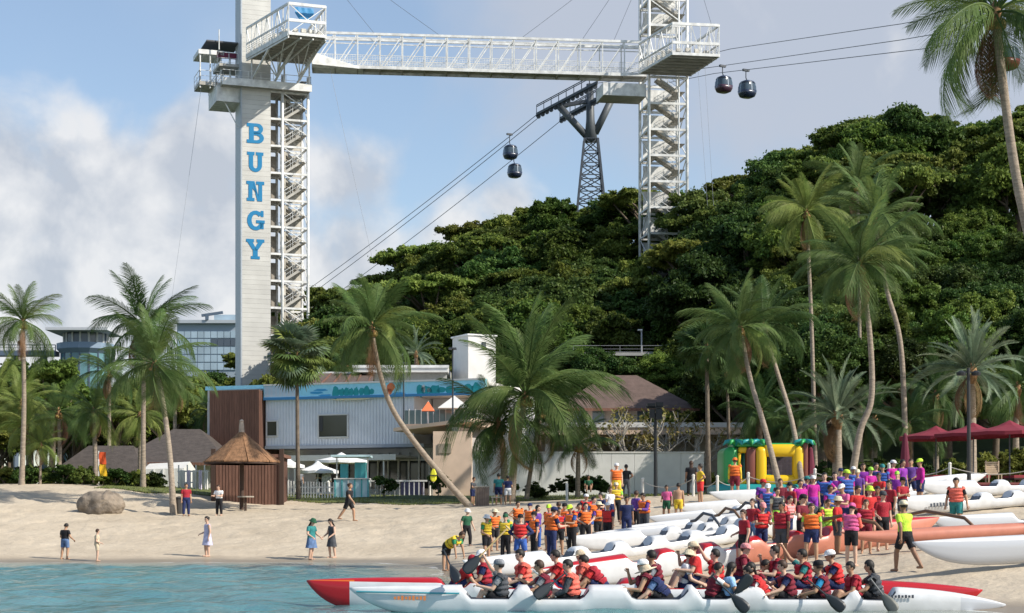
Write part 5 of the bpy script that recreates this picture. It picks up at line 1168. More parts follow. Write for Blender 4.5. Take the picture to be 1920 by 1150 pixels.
palm([(40, 908), (45, 760), (43, 606)], 100, 3.3, 20, 'tall slim coconut palm at the far left edge', seed=2)
palm([(268, 908), (269, 780), (270, 615)], 101, 4.3, 24, 'straight coconut palm behind the bent one at left', 'dark', seed=3)
palm([(326, 958), (318, 850), (303, 740), (290, 684)], 88, 3.6, 24, 'bent coconut palm rising from the sand at left', seed=4, d2=90)
palm([(179, 908), (178, 840), (176, 775)], 104, 2.5, 18, 'short coconut palm right behind the red and yellow flag', 'green', seed=5)
palm([(262, 900), (263, 830), (262, 782)], 108, 2.3, 16, 'small palm half hidden behind the straight left palm', 'yellow', seed=6)
palm([(108, 900), (112, 850), (110, 775)], 112, 3.2, 18, 'mid height palm between the far left palm and the flag', 'green', seed=7)
palm([(30, 908), (45, 850), (52, 800)], 103, 2.6, 16, 'leaning yellowish young palm at the far left', 'yellow', seed=8, tw=.1); palm([(75, 908), (76, 870), (77, 835)], 102, 1.9, 15, 'lowest yellowish young palm on the left crest', 'yellow', seed=9, tw=.09)
palm([(56, 908), (55, 850), (40, 760)], 106, 3.0, 18, 'yellow green palm crowding the tall far left one', 'yellow', seed=10); palm([(-15, 908), (-12, 820), (-8, 745)], 107, 3.4, 18, 'palm cut by the left frame edge', 'yellow', seed=11)
palm([(330, 880), (328, 800), (328, 730)], 126, 2.6, 16, 'palm among the trees left of the timber block', seed=12); palm([(205, 880), (205, 800), (205, 700)], 135, 3.6, 18, 'dim palm in the tree belt behind the flag', 'dark', seed=13); palm([(395, 880), (395, 800), (392, 775)], 128, 2.6, 16, 'low palm fronds beside the club end wall', 'dark', seed=14)
palm([(560, 925), (558, 830), (557, 668)], 101, 2.3, 56, 'fan palm with rounded crown in front of the club', kind='fan', e0=88, e1=-55, seed=15, dead=6, tw=.14)
lp = palm([(893, 950), (835, 900), (775, 826), (735, 765), (711, 695), (697, 618)], 93, 3.7, 24, 'strongly leaning coconut palm crossing the club front', seed=16, d2=90, tw=.17)
palm([(958, 925), (965, 860), (985, 745)], 99, 6.2, 24, 'big palm clump crown with tall upright fronds', 'green', seed=17, tw=.24, e0=88, e1=2, d2=98)
palm([(945, 925), (945, 860), (935, 800)], 100, 4.4, 18, 'lower left crown of the big palm clump', 'green', seed=18, tw=.22, e1=-25); palm([(985, 920), (1000, 850), (1015, 775)], 101, 4.6, 16, 'right leaning stem of the big palm clump', 'dark', seed=19, tw=.14)
palm([(1083, 905), (1084, 870), (1085, 838)], 103, 2.4, 18, 'small bushy palm before the white wall', 'dark', seed=20, e0=85, e1=5)
palm([(780, 760), (780, 700), (780, 665)], 140, 2.6, 20, 'bluish palm behind the leaning palm crown', 'silver', seed=21); palm([(640, 760), (640, 700), (650, 690)], 136, 2.4, 20, 'palm behind the low brown roof', 'dark', seed=22)
palm([(1329, 900), (1327, 800), (1325, 655)], 96, 2.1, 34, 'dark fan palm at the end of the white wall', key='dark', kind='fan', e0=80, e1=-50, seed=23, dead=8, tw=.15)
palm([(1366, 900), (1366, 800), (1362, 700)], 104, 1.8, 26, 'dark slim fan palm behind the bouncy castle', key='dark', kind='fan', e0=80, e1=-50, seed=24, dead=5, tw=.12)
palm([(1468, 918), (1436, 810), (1408, 715), (1388, 618)], 84, 3.3, 24, 'left one of two leaning palms over the bouncy castle', seed=25, d2=87, tw=.15); palm([(1508, 905), (1487, 800), (1455, 690), (1432, 612)], 85, 3.2, 22, 'right one of two leaning palms over the bouncy castle', 'dark', seed=26, d2=90, tw=.14)
palm([(1592, 884), (1612, 812), (1634, 745), (1630, 620), (1612, 500)], 82, 3.9, 26, 'tall curved coconut palm right of centre with orange crown base', seed=27, tw=.17, e0=80, e1=-15)
palm([(1700, 820), (1690, 660), (1662, 540), (1640, 415)], 96, 4.2, 22, 'tall coconut palm rising behind the curved one', seed=28, d2=96, tw=.16, e0=86); palm([(1530, 800), (1522, 620), (1512, 400)], 104, 3.6, 20, 'tall slim coconut palm left behind the curved one', 'yellow', seed=29, tw=.14); palm([(1615, 820), (1612, 640), (1608, 350)], 112, 3.6, 18, 'highest upright coconut crown behind the curved palm', seed=30, tw=.14, e0=88, e1=0)
palm([(2030, 1000), (1975, 640), (1905, 330), (1866, 30)], 56, 3.9, 26, 'very tall near coconut palm leaning in at top right', seed=31, tw=.2, d2=55, e0=75, e1=-35)
palm([(1570, 885), (1570, 850), (1570, 785)], 93, 3.6, 36, 'silvery date palm left of the curved coconut palm', 'silver', seed=32, tw=.3, e0=86, e1=-15, dead=3, kind='date'); palm([(1822, 880), (1822, 800), (1822, 700)], 96, 3.9, 36, 'silvery date palm above the crimson parasols', 'silver', seed=33, tw=.3, e0=84, e1=-20, dead=3, kind='date')
palm([(1700, 890), (1700, 850), (1702, 800)], 98, 2.9, 22, 'dark date palm between the two silvery ones', 'dark', seed=34, tw=.2, kind='date', e1=-10); palm([(1905, 890), (1905, 800), (1908, 730)], 105, 3.4, 24, 'dim date palm at the right frame edge', 'dark', seed=35, tw=.22, kind='date')
for k, (px, py, d, L, lab_) in enumerate(((1498, 800, 99, 2.6, 'low dark date palm behind the right leaning palm'), (1640, 790, 100, 2.8, 'low dark date palm behind the curved coconut palm foot'), (1755, 745, 103, 3.2, 'dark date palm above the leftmost crimson parasol'), (1425, 775, 101, 2.6, 'low dark date palm behind the bouncy castle'))): palm([(px, 890), (px, 850), (px, py)], d, L, 24, lab_, 'dark', seed=60 + k, tw=.2, kind='date', e1=-15)
t = thing('yellow_float', 'yellow rescue float strapped to the leaning palm trunk', 'rescue float', W(813, 892, 92.0)); q = t.location
m = MB(); m.loft([[(q.x + a * w, q.y - .22 + .05 * b, q.z + z) for a, b in ((-1, 0), (-.6, -1), (.6, -1), (1, 0), (.6, 1), (-.6, 1))] for z, w in ((-.32, .08), (-.2, .17), (.1, .17), (.28, .1), (.36, .05))]); m.build('float_body', mat('float_yellow', (.65, .62, .03), .5), t); MB().box((q.x, q.y - .15, q.z), (.36, .34, .05)).build('strap', BLK, t)

# ---- bare-limbed frangipani before the terrace
def frangipani(px, d, h, label, seed):
    r = random.Random(seed); x = X(px, d); z = gz(x, d); t = thing('frangipani_tree', label, 'tree', (x, d, z)); m = MB(); tips = []
    def br(p, dr, L, rad, lev):
        q = p + dr * L; mid = p.lerp(q, .5) + Vector((r.uniform(-.1, .1), r.uniform(-.1, .1), -.05)) * L; m.tube([p, mid, q], [rad, rad * .85, rad * .7], 6)
        if lev == 0: tips.append(q); return
        for k in range(3 if lev > 1 else 2):
            a = r.uniform(0, 6.28); nd = (dr + Vector((math.cos(a), math.sin(a), r.uniform(.0, .4))) * .75).normalized(); br(q, nd, L * r.uniform(.62, .85), rad * .68, lev - 1)
    br(Vector((0, 0, -.2)), Vector((0, 0, 1)), h * .22, .16, 0); tips.clear()
    for k in range(5): a = k * 1.26 + .3; br(Vector((0, 0, h * .18)), Vector((math.cos(a) * .95, math.sin(a) * .8, .75)).normalized(), h * .3, .1, 3)
    m.build('branches', mat('pale_bark', (.34, .31, .26), .9, var=.2), t, False)
    rr = np.random.RandomState(seed); T_ = np.array([tuple(v) for v in tips]); n = len(T_) * 6; P = np.repeat(T_, 6, 0) + rr.randn(n, 3) * .16 + np.array([0, 0, .08])
    V, Q = cards(rr, P, rr.randn(n, 3) + np.array([0, 0, .6]), .13, 2.6); child('foliage', np_mesh('foliage', V, Q, LG['yellow']), t)
frangipani(1205, 115, 6.4, 'spreading frangipani with bare pale branches before the terrace', 5); frangipani(1135, 115.5, 5.2, 'smaller frangipani left of the spreading one', 9); frangipani(1285, 115.5, 5.6, 'frangipani right of the loudspeaker post', 12)
# ------------------------------------------------------------------ outrigger canoes
CW = mat('gelcoat_white', (.65, .66, .67), .26, coat=.25, var=.09, vscale=2.5); CR = mat('gelcoat_red', (.42, .012, .018), .25, coat=.3); CS = mat('gelcoat_salmon', (.52, .20, .135), .4, coat=.2, var=.08); CG = mat('gelcoat_grey', (.5, .52, .55), .25, coat=.3)
CI = mat('canoe_inside', (.16, .17, .19), .6); RIM = mat('canoe_rim', (.05, .06, .08), .5); LAM = mat('laminated_wood', (.16, .09, .05), .5, var=.2)
def hull_mesh(L, pits, mats, rule, beam=.31, depth=.58, nose=10, dipd=.15, tips=(.5, .42), n=140, tipn=3.):
    """pits: list of (s0, s1) cockpit openings; rule(s, row) -> material index; row 0 lower hull, 1 upper hull, 2 rim, 3 deck or inside"""
    def cc(s): return max([0.] + [min(1, max(0, (s - a) / .012)) * min(1, max(0, (b - s) / .012)) for a, b in pits])
    rings = []; ss = [i / n for i in range(n + 1)]
    for s in ss:
        e = abs(2 * s - 1); b = max(.012, beam * (1 - e ** 2.6) ** .8 + .012); tip = tips[0] if s < .5 else tips[1]; zk = -.2 + (tip - .03 + .2) * e ** nose; c = cc(s); c = c * c * (3 - 2 * c)
        zg = depth - .2 + (tip - depth + .2) * e ** tipn - dipd * c; cr = .12 * (1 - e ** 6) + .003; x = (s - .5) * L; h = zg - zk
        zf = zk + .12 + .03; R_ = []
        side = [(b * .34, zk + h * .035), (b * .68, zk + h * .16), (b * .9, zk + h * .4), (b * .985, zk + h * .7), (b, zg)]
        ri = (b - .03 - .015 * c, zg + .02); fl = (b * .62, zf); ce = (0, zf)
        dk_ = (b * .80, zg + cr * .45), (b * .45, zg + cr * .85), (0, zg + cr)
        lp_ = lambda p, q: (p[0] + (q[0] - p[0]) * c, p[1] + (q[1] - p[1]) * c)
        ri = (max(ri[0], b * .5), ri[1]); top = [lp_(dk_[0], ri), lp_(dk_[1], fl), lp_(dk_[2], ce)]
        half = side + top[:2]
        ring = [(x, 0, zk)] + [(x, y, z) for y, z in half] + [(x, 0, top[2][1])] + [(x, -y, z) for y, z in half[::-1]]
        rings.append(ring)
    m = MB(); N = len(rings[0]); base = 0
    for r in rings: m.v.extend(r)
    rowof = [0, 0, 0, 1, 1, 2, 3, 3]; rowof = rowof + rowof[::-1]
    for i in range(n):
        s = (i + .5) / n; c = cc(s)
        for j in range(N):
            j2 = (j + 1) % N; m.mi = rule(s, rowof[j], c); m.face([i * N + j, (i + 1) * N + j, (i + 1) * N + j2, i * N + j2])
    m.mi = 0; m.face(list(range(N))); m.face([n * N + j for j in range(N)][::-1])
    return m.mesh('hull', mats, True)
def float_mesh(L, r, m): 
    b = MB(); n = 24
    b.tube([((i / n - .5) * L, 0, .34 * abs(2 * i / n - 1) ** 5 * (1 if i > n / 2 else .6)) for i in range(n + 1)], [max(.015, r * (1 - abs(2 * i / n - 1) ** 3) ** .7) for i in range(n + 1)], 12); return b.mesh('outrigger_float', m, True)
def arm_mesh(off, m, seed=0):
    b = MB(); s = 1 if off > 0 else -1; a = abs(off); b.tube([(0, -s * .32, .5), (0, 0, .53), (0, s * a * .35, .78), (0, s * a * .7, .7), (0, s * a * .92, .42), (0, s * a, .2)], [.05, .055, .055, .05, .045, .04], 8); return b.mesh('outrigger_arm', m, True)
def canoe(px, d, yaw, hull, label, L=13.7, fl=None, arm=None, off=-1.75, z=None, group=None, seats=(), at='bow', zo=.2, name='outrigger_canoe'):
    bx_, by_ = X(px, d), d; dx, dy = math.cos(yaw), math.sin(yaw); cx, cy = bx_ + dx * L / 2, by_ + dy * L / 2
    if z is None:
        za, zb = gz(bx_ + dx * 2, by_ + dy * 2), gz(bx_ + dx * (L - 2), by_ + dy * (L - 2)); zc = max((za + zb) / 2, gz(cx, cy) - .15); pit = -math.atan2(zb - za, L - 4)
    else: zc, pit = z - zo, 0
    t = thing(name, label, 'canoe', (cx, cy, zc + zo), group=group); t.rotation_euler = (0, pit, yaw)
    child('hull', hull, t)
    if fl:
        child('outrigger_float', fl, t, (-.4, off, .08))
        for x in (-1.9, 1.3): child('outrigger_arm', arm, t, (x, 0, 0))
    for s in seats: child('seat', SEAT, t, ((s - .5) * L, 0, .14))
    return t
SEAT = MB().box((0, 0, 0), (.3, .46, .05)).mesh('seat', mat('seat_black', (.03, .03, .035), .6))
def px_pits(lst, x0, x1): return [((a - x0) / (x1 - x0), (b - x0) / (x1 - x0)) for a, b in lst]
# nearest white canoe with crew
DA = 34.8; LA_ = X(1886, DA) - X(655, DA)
TEALS = mat('bow_stripe', (.05, .3, .36), .3)
pA = px_pits([(868, 968), (992, 1104), (1172, 1288), (1302, 1378), (1424, 1592), (1600, 1676)], 655, 1886)
hA = hull_mesh(LA_, pA, [CW, RIM, CI, TEALS, CG], lambda s, row, c: 1 if row == 2 and c > .25 else (2 if row == 3 and c > .5 else (4 if s > .93 and row < 2 else 0)), dipd=.17, tips=(.44, .1), tipn=5.)
cA = canoe(655, DA, 0, hA, 'nearest long white canoe full of paddlers at the water edge', LA_, z=.02, zo=.0, seats=[(a + b) / 2 for a, b in pA])
m = MB()
for k in range(9): m.box((-LA_ / 2 + .95 + k * .075, -.262 - k * .006, .24), (.05, .006, .055 + .02 * (k % 3)))
m.build('bow_lettering', mat('lettering_orange', (.6, .2, .06), .6), cA, False); m = MB()
for k in range(8): m.box((LA_ / 2 - 2.45 + k * .07, -.285 + k * .004, .27), (.045, .01, .05 + .015 * (k % 2)))
m.build('stern_lettering', RIM, cA, False)
m = MB(); m.tube([(-LA_ / 2 + .15 + k * .3, -.06 - .2 * min(1, k / 6) ** .7, .36 - .004 * k) for k in range(8)], .018, 6); m.build('bow_stripe', TEALS, cA, False)
# red decked canoe beside it
DB = 36.6; LB = X(1842, DB) - X(575, DB)
pB = px_pits([(826, 884), (890, 1020), (1035, 1165), (1215, 1340), (1330, 1425), (1432, 1600)], 575, 1842)
hB = hull_mesh(LB, pB, [CW, CR, CI, mat('bow_orange', (.62, .13, .02), .3)], lambda s, row, c: 2 if row == 3 and c > .5 else (3 if s < .07 and row == 2 else 1 if (row >= 2 or s < .062 or s > .85) else 0), dipd=.12, depth=.64, tips=(.5, .3), nose=16)
cB = canoe(575, DB, 0, hB, 'red decked canoe with red bow alongside the nearest one', LB, z=.04, zo=.0, seats=[(a + b) / 2 for a, b in pB])
# canoes drawn up behind
even = [(.2 + k * .105, .275 + k * .105) for k in range(6)]
hC = hull_mesh(13.7, even, [CW, RIM, CI, CR], lambda s, row, c: 1 if row == 2 and c > .25 else (2 if row == 3 and c > .5 else 0), depth=.5, beam=.28)
hG = hull_mesh(13.7, even, [CG, RIM, CI, CW], lambda s, row, c: 1 if row == 2 and c > .25 else (2 if row == 3 and c > .5 else (3 if row >= 2 else 0)), depth=.52, beam=.28)
hD = hull_mesh(13.7, even, [CW, CR, CI, CS], lambda s, row, c: 2 if row == 3 and c > .5 else (1 if row >= 2 else (3 if s > .45 else 0)), depth=.7)
FLW, FLS = float_mesh(6.2, .17, CW), float_mesh(6.6, .21, CS); ARM, ARMD = arm_mesh(-1.75, LAM), arm_mesh(-1.75, RIM)
canoe(868, 50, R(30), hC, 'white canoe with bow left, drawn up behind the crewed pair', zo=.2)
canoe(1000, 44.5, R(27), hD, 'canoe with red deck and salmon hull behind the crews', zo=.2)
rows = [(1060, 57, 22, 0), (1115, 60.5, 20, 1), (1165, 64, 19, 0), (1215, 67.5, 18, 1), (1265, 71, 16, 0), (1330, 75, 15, 0)]
lab = ['nearest of the parked white canoes in the beach row', 'second white canoe from the front in the parked row', 'third white canoe from the front in the parked row', 'fourth white canoe from the front in the parked row', 'fifth white canoe of the row, before the rope posts', 'rearmost white canoe of the row below the bouncy castle']
for k, (px, d, a, g) in enumerate(rows): canoe(px, d, R(a), hG if g else hC, lab[k], fl=FLW, arm=ARM if k % 2 else ARMD, zo=.1, group='white canoes parked on the beach')
canoe(1712, 39.6, R(9), hG, 'grey white canoe on the wet sand at the right edge', zo=.3); canoe(1672, 60, R(24), hC, 'white canoe with dark lettering behind the purple crew', zo=.25); canoe(1745, 51, R(16), hG, 'silver white canoe behind the salmon float', zo=.25); canoe(1715, 67, R(20), hC, 'white canoe at the top right below the rope barrier', zo=.25)
p = Vector((X(1795, 46.3), 46.3, 0)); p.z = gz(p.x, p.y) + .4; t = thing('loose_outrigger', 'salmon outrigger float propped on the sand at right', 'outrigger', p); t.rotation_euler = (0, -.05, R(9)); child('outrigger_float', FLS, t)
child('prop', MB().beam((2.2, -.3, -.5), (2.0, -.1, .55), .07).mesh('prop', mat('pale_stick', (.5, .38, .25), .8)), t)
for a, b in (((-2.0, 0), (-3.4, 2.0)), ((.6, 0), (-.6, 3.0))): child('outrigger_arm', MB().tube([(a[0], a[1], .05), (a[0] + (b[0] - a[0]) * .15, b[1] * .15, .4), (a[0] + (b[0] - a[0]) * .6, b[1] * .6, .62), (b[0], b[1], .45)], [.045, .05, .05, .05], 8).mesh('outrigger_arm', LAM, True), t)
cF = [o for o in bpy.data.objects if o.get('label') == 'white canoe with dark lettering behind the purple crew'][0]; m = MB()
for k in range(7): m.box((-13.7 / 2 + 1.5 + k * .13, -.265 - k * .006, .12), (.085, .012, .12 + .03 * (k % 2)))
m.build('bow_lettering', RIM, cF, False)
# ------------------------------------------------------------------ people
def nrm(v): return Vector(v).normalized()
def capsule(m, p, q, r0, r1, n=10):
    p, q = Vector(p), Vector(q); d = (q - p).normalized()
    m.tube([p - d * r0 * .95, p - d * r0 * .7, p, p.lerp(q, .5), q, q + d * r1 * .7, q + d * r1 * .95], [r0 * .25, r0 * .7, r0, (r0 + r1) / 2, r1, r1 * .7, r1 * .25], n)
class Pose: pass
POSES = {}
SKIN0 = mat('skin_base', (.45, .27, .18), .55); EYEM = mat('eye_dark', (.02, .015, .012), .3); LIP = mat('lip', (.3, .1, .08), .5)
def make_pose(key, lean=0, sidelean=0, ra=((-.13, .03, -1), (-.05, -.22, -1)), la=((.13, .03, -1), (.05, -.22, -1)), rl=((-.06, -.02, -1), (-.03, .03, -1)), ll=((.06, -.02, -1), (.03, .03, -1)), sit=False, hp=0, hyaw=0):
    P = Pose(); sp = nrm((math.sin(R(sidelean)), -math.sin(R(lean)), math.cos(R(lean)))); fw = nrm(Vector((0, -1, 0)) - sp * Vector((0, -1, 0)).dot(sp)) if lean < 85 else Vector((0, 0, -1)); sx = sp.cross(fw) * -1
    if sx.x < 0: sx = -sx
    pel = Vector((0, 0, 0)); SL = .5; A = lambda t: pel + sp * SL * t
    hips = {s: pel + Vector((s * .09, 0, 0)) for s in (-1, 1)}; bones = []; m = MB(); ank = {}
    legs = {-1: rl, 1: ll}; arms = {-1: ra, 1: la}
    for s in (-1, 1):
        kn = hips[s] + nrm(legs[s][0]) * .43; an = kn + nrm(legs[s][1]) * .41; ank[s] = (kn, an)
    base = (.12 if sit else .075 - min(ank[s][1].z for s in (-1, 1)))
    sh = Vector((0, 0, base)); pel += sh
    for s in (-1, 1): hips[s] += sh; ank[s] = (ank[s][0] + sh, ank[s][1] + sh)
    prof = [(-.16, .085, .085), (-.05, .165, .13), (.1, .178, .135), (.28, .17, .125), (.45, .162, .12), (.62, .172, .125), (.8, .19, .128), (.93, .195, .112), (1.02, .14, .085), (1.1, .06, .058)]
    rings = [[A(t) + sx * a * math.cos(q) + fw * b * math.sin(q) for q in [2 * math.pi * j / 18 for j in range(18)]] for t, a, b in prof]
    m.loft(rings); bones.append(('torso', A(0), A(1), .15))
    neck = A(1.02); hd = nrm(sp * math.cos(R(hp)) + fw * math.sin(R(hp)) + Vector((0, 0, .6))); hc = A(1.0) + hd * .22 + fw * .015
    capsule(m, A(.98), hc - hd * .05, .058, .052)
    hf = nrm(Vector((math.sin(R(hyaw)), -math.cos(R(hyaw)), 0)) + Vector((0, 0, -math.sin(R(hp + lean * .4)))));  hz3 = nrm(Vector((0, 0, 1)) - hf * hf.z); hx = hz3.cross(hf) ; hx = -hx if hx.x < 0 and abs(hyaw) < 90 else hx
    Mh = Matrix((( hx.x, -hf.x, hz3.x, hc.x), (hx.y, -hf.y, hz3.y, hc.y), (hx.z, -hf.z, hz3.z, hc.z), (0, 0, 0, 1))); P.Mh = Mh
    hm = MB(); hm.sphere((0, .012, .015), .106, 14, 10, (.83, .98, 1.08)); hm.sphere((0, -.022, -.045), .075, 12, 8, (.84, .95, 1.05)); hm.sphere((0, -.098, -.012), .02, 8, 6, (.8, 1, 1.5))
    for s in (-1, 1): hm.sphere((s * .082, .01, -.005), .024, 8, 6, (.5, 1, 1.4))
    hm.sphere((0, -.07, -.085), .026, 8, 6)
    m.add([Mh @ Vector(v) for v in hm.v], hm.f); bones.append(('head', hc - hd * .08, hc + hd * .08, .09)); P.hands = {}
    for s in (-1, 1):
        nm = 'R' if s < 0 else 'L'; so = A(.92) + sx * s * .19; u, f = nrm(arms[s][0]), nrm(arms[s][1]); el = so + u * .285; wr = el + f * .245; hn = wr + f * .085
        capsule(m, so, el, .06, .047); capsule(m, el, wr, .047, .032); capsule(m, wr, hn, .03, .033)
        bones += [('uarm' + nm, so, el, .048), ('farm' + nm, el, wr, .036), ('hand' + nm, wr, hn + f * .09, .03)]; P.hands[s] = (hn, f)
        kn, an = ank[s]; capsule(m, hips[s], kn, .096, .063); capsule(m, kn, kn.lerp(an, .35), .062, .064); capsule(m, kn.lerp(an, .35), an, .063, .042)
        tdir = nrm((s * .12, -1, -.02)) if not sit else nrm((s * .05, -.7, .5)); toe = an + tdir * .15 + Vector((0, 0, -.04 if not sit else 0)); capsule(m, an + Vector((0, .03, -.03)), toe, .04, .032)
        bones += [('thigh' + nm, hips[s], kn, .075), ('shin' + nm, kn, an, .05), ('foot' + nm, an, toe, .04)]
    src = bpy.data.objects.new('tmp', m.mesh('tmp', SKIN0)); C.objects.link(src)
    rm = src.modifiers.new('r', 'REMESH'); rm.mode = 'VOXEL'; rm.voxel_size = .0145; sm = src.modifiers.new('s', 'SMOOTH'); sm.factor = .5; sm.iterations = 3
    dg = bpy.context.evaluated_depsgraph_get(); ev = src.evaluated_get(dg).to_mesh()
    V = np.empty(len(ev.vertices) * 3); ev.vertices.foreach_get('co', V); V = V.reshape(-1, 3); Nn = np.empty(len(ev.vertices) * 3); ev.vertices.foreach_get('normal', Nn); Nn = Nn.reshape(-1, 3)
    faces = [list(p.vertices) for p in ev.polygons]
    src.evaluated_get(dg).to_mesh_clear(); bpy.data.objects.remove(src)
    D = []; T = []
    for nmb, a, b, r in bones:
        a_, b_ = np.array(a), np.array(b); ab = b_ - a_; t = ((V - a_) @ ab) / (ab @ ab); tc_ = np.clip(t, 0, 1); dist = np.linalg.norm(V - (a_ + tc_[:, None] * ab), axis=1); D.append(dist / r); T.append(t)
    D = np.array(D); k = D.argmin(0); P.bone = np.array([b[0] for b in bones])[k]; P.t = np.array(T)[k, np.arange(len(V))]; P.V, P.N, P.faces = V, Nn, faces
    # body mesh with fingers, eyes and mouth
    bm_ = MB(); bm_.v = [tuple(v) for v in V]; bm_.f = [f for f in faces]; bm_.m = [0] * len(faces)
    for s in (-1, 1):
        hn, f = P.hands[s]; side = f.cross(Vector((0, 0, 1)) if abs(f.z) < .9 else Vector((0, 1, 0))).normalized(); pn = side.cross(f).normalized()
        if pn.z > 0: pn = -pn
        for i, ln in enumerate((.062, .072, .068, .052)):
            b0 = hn + side * (i - 1.5) * .019 + f * .012; bm_.tube([b0, b0 + f * ln * .55 + pn * .008, b0 + f * ln * .85 + pn * .03, b0 + f * ln * .8 + pn * .055], [.0095, .009, .008, .006], 5)
        b0 = hn - f * .03 + side * .03; bm_.tube([b0, b0 + side * .025 + f * .03 + pn * .01, b0 + side * .022 + f * .062 + pn * .03], [.011, .010, .007], 5)
    bm_.mi = 1
    for s in (-1, 1): e = MB(); e.sphere((s * .033, -.084, .012), .0115, 8, 5); bm_.add([Mh @ Vector(v) for v in e.v], e.f)
    bm_.mi = 2; e = MB(); e.box((0, -.094, -.055), (.042, .012, .01)); bm_.add([Mh @ Vector(v) for v in e.v], e.f)
    P.body = bm_.mesh('body', [SKIN0, EYEM, LIP], True); P.g = {}; P.sp, P.fw, P.sx, P.pel, P.A = sp, fw, sx, pel, A; P.sit = sit
    POSES[key] = P
def gmesh(P, kind):
    if kind in P.g: return P.g[kind]
    b, t, V = P.bone, P.t, P.V; to = b == 'torso'; ua = np.isin(b, ['uarmR', 'uarmL']); fa = np.isin(b, ['farmR', 'farmL']); th = np.isin(b, ['thighR', 'thighL']); shn = np.isin(b, ['shinR', 'shinL'])
    if kind == 'tshirt': s = (to & (t > -.12) & (t < 1.04)) | (ua & (t < .62)) | (th & (t < .0)); off = .014
    elif kind == 'long': s = (to & (t > -.12) & (t < 1.04)) | ua | (fa & (t < .9)); off = .014
    elif kind == 'tank': s = (to & (t > -.12) & (t < .99)) | (ua & (t < -.05)); off = .012
    elif kind == 'vest': s = (to & (t > .14) & (t < .985)) | (ua & (t < .02)); off = .05
    elif kind == 'strap': s = (to & (t > .38) & (t < .43)); off = .063
    elif kind == 'shorts': s = (to & (t < .2)) | (th & (t < .78)); off = .022
    elif kind == 'trousers': s = (to & (t < .2)) | th | (shn & (t < .93)); off = .018
    m = MB()
    if kind == 'skirt':
        A = P.A; rings = []
        for z, w in ((.25, .16), (.08, .185), (-.35, .22), (-.8, .27)):
            rings.append([A(0) + Vector((0, 0, z * .5)) + P.sx * w * math.cos(q) * (1 + .05 * math.sin(q * 7)) + Vector((0, -1, 0)) * w * .8 * math.sin(q) for q in [2 * math.pi * j / 28 for j in range(28)]])
        m.loft(rings, cap=False)
    else:
        S = V + P.N * off
        if kind == 'vest': S = S + P.N * (.012 * np.sin(t * 30))[:, None]
        ok = [f for f in P.faces if all(s[i] for i in f)]; mp = {}
        for f in ok:
            for i in f:
                if i not in mp: mp[i] = len(m.v); m.v.append(tuple(S[i]))
        cnt = {}
        for f in ok:
            m.face([mp[i] for i in f])
            for a_, b_ in zip(f, f[1:] + f[:1]): cnt[(a_, b_)] = 1
        # turn the hem in so that cloth has an edge
        inn = {}
        for (a_, b_) in list(cnt):
            if (b_, a_) not in cnt:
                for i in (a_, b_):
                    if i not in inn: inn[i] = len(m.v); m.v.append(tuple(V[i] - P.N[i] * .004))
                m.face([mp[b_], mp[a_], inn[a_], inn[b_]])
    me = m.mesh('garment_' + kind, mat('cloth_base', (.5, .5, .5), .9), True); P.g[kind] = me; return me
def hair_mesh(kind):
    m = MB(); m.sphere((0, .014, .02), .115, 16, 12, (.86, 1.0, 1.08)); out_ = []
    for x, y, z in m.v:
        k = 1.
        if y < -.035 and z < .06: k = .82
        elif z < -.055 and kind != 'long': k = .8
        elif abs(x) > .06 and y < .0 and z < .0: k = .84
        out_.append((x * k, (y - .014) * k + .014, (z - .02) * k + .02))
    m.v = out_
    if kind == 'long': m.loft([[(w * math.cos(q), yy + .035 * math.sin(q), z) for q in [2 * math.pi * j / 12 for j in range(12)]] for z, w, yy in ((.03, .085, .05), (-.08, .088, .065), (-.2, .085, .085), (-.33, .055, .1))])
    if kind == 'bun': m.sphere((0, .12, .05), .045, 10, 8)
    return m.mesh('hair_' + kind, mat('hair', (.015, .012, .01), .6), True)
HAIR = {k: hair_mesh(k) for k in ('short', 'long', 'bun')}
def hat_mesh(kind):
    m = MB()
    if kind == 'cap':
        m.lathe([(.113, .02), (.115, .05), (.105, .095), (.07, .132), (.002, .145)], 18, (0, .012, 0), .88, 1.04)
        pk = [(x, y, .03 - .14 * x * x * 6) for x, y in [(-.085, -.08), (-.07, -.15), (0, -.185), (.07, -.15), (.085, -.08)]]; m.loft([[(x, y, z) for x, y, z in pk], [(x, y, z + .008) for x, y, z in pk]])
    elif kind == 'wide': m.lathe([(.23, .03), (.235, .035), (.12, .055), (.112, .1), (.09, .145), (.002, .155)], 20, (0, .01, 0), .92, 1.02)
    else: m.lathe([(.17, .0), (.175, .008), (.113, .06), (.105, .12), (.07, .142), (.002, .148)], 18, (0, .01, 0), .9, 1.03)
    return m.mesh('hat_' + kind, mat('hat_base', (.5, .5, .5), .9), True)
HAT = {k: hat_mesh(k) for k in ('cap', 'wide', 'bucket')}
COL = dict(red=(.55, .03, .03), crimson=(.36, .02, .035), maroon=(.17, .015, .03), orange=(.75, .16, .03), coral=(.7, .14, .1), yellow=(.72, .5, .04), lime=(.5, .75, .06), limeg=(.35, .7, .08), green=(.03, .24, .1), dgreen=(.02, .1, .05),
           navy=(.015, .025, .09), blue=(.04, .11, .38), sky=(.3, .5, .75), azure=(.02, .22, .42), purple=(.13, .05, .28), violet=(.24, .03, .34), magenta=(.5, .02, .28), pink=(.68, .12, .3), white=(.75, .75, .75), grey=(.2, .21, .23), dgrey=(.06, .065, .075), black=(.012, .012, .015), beige=(.55, .45, .32), tan=(.4, .28, .16), teal=(.03, .2, .2), lilac=(.5, .5, .68), denim=(.1, .17, .32), brown=(.12, .06, .03), cream=(.68, .6, .42), rose=(.75, .3, .3))
def cloth(c): return mat('cloth_' + c, COL[c], .88, var=.3, vscale=7, bump=.35, bscale=28)
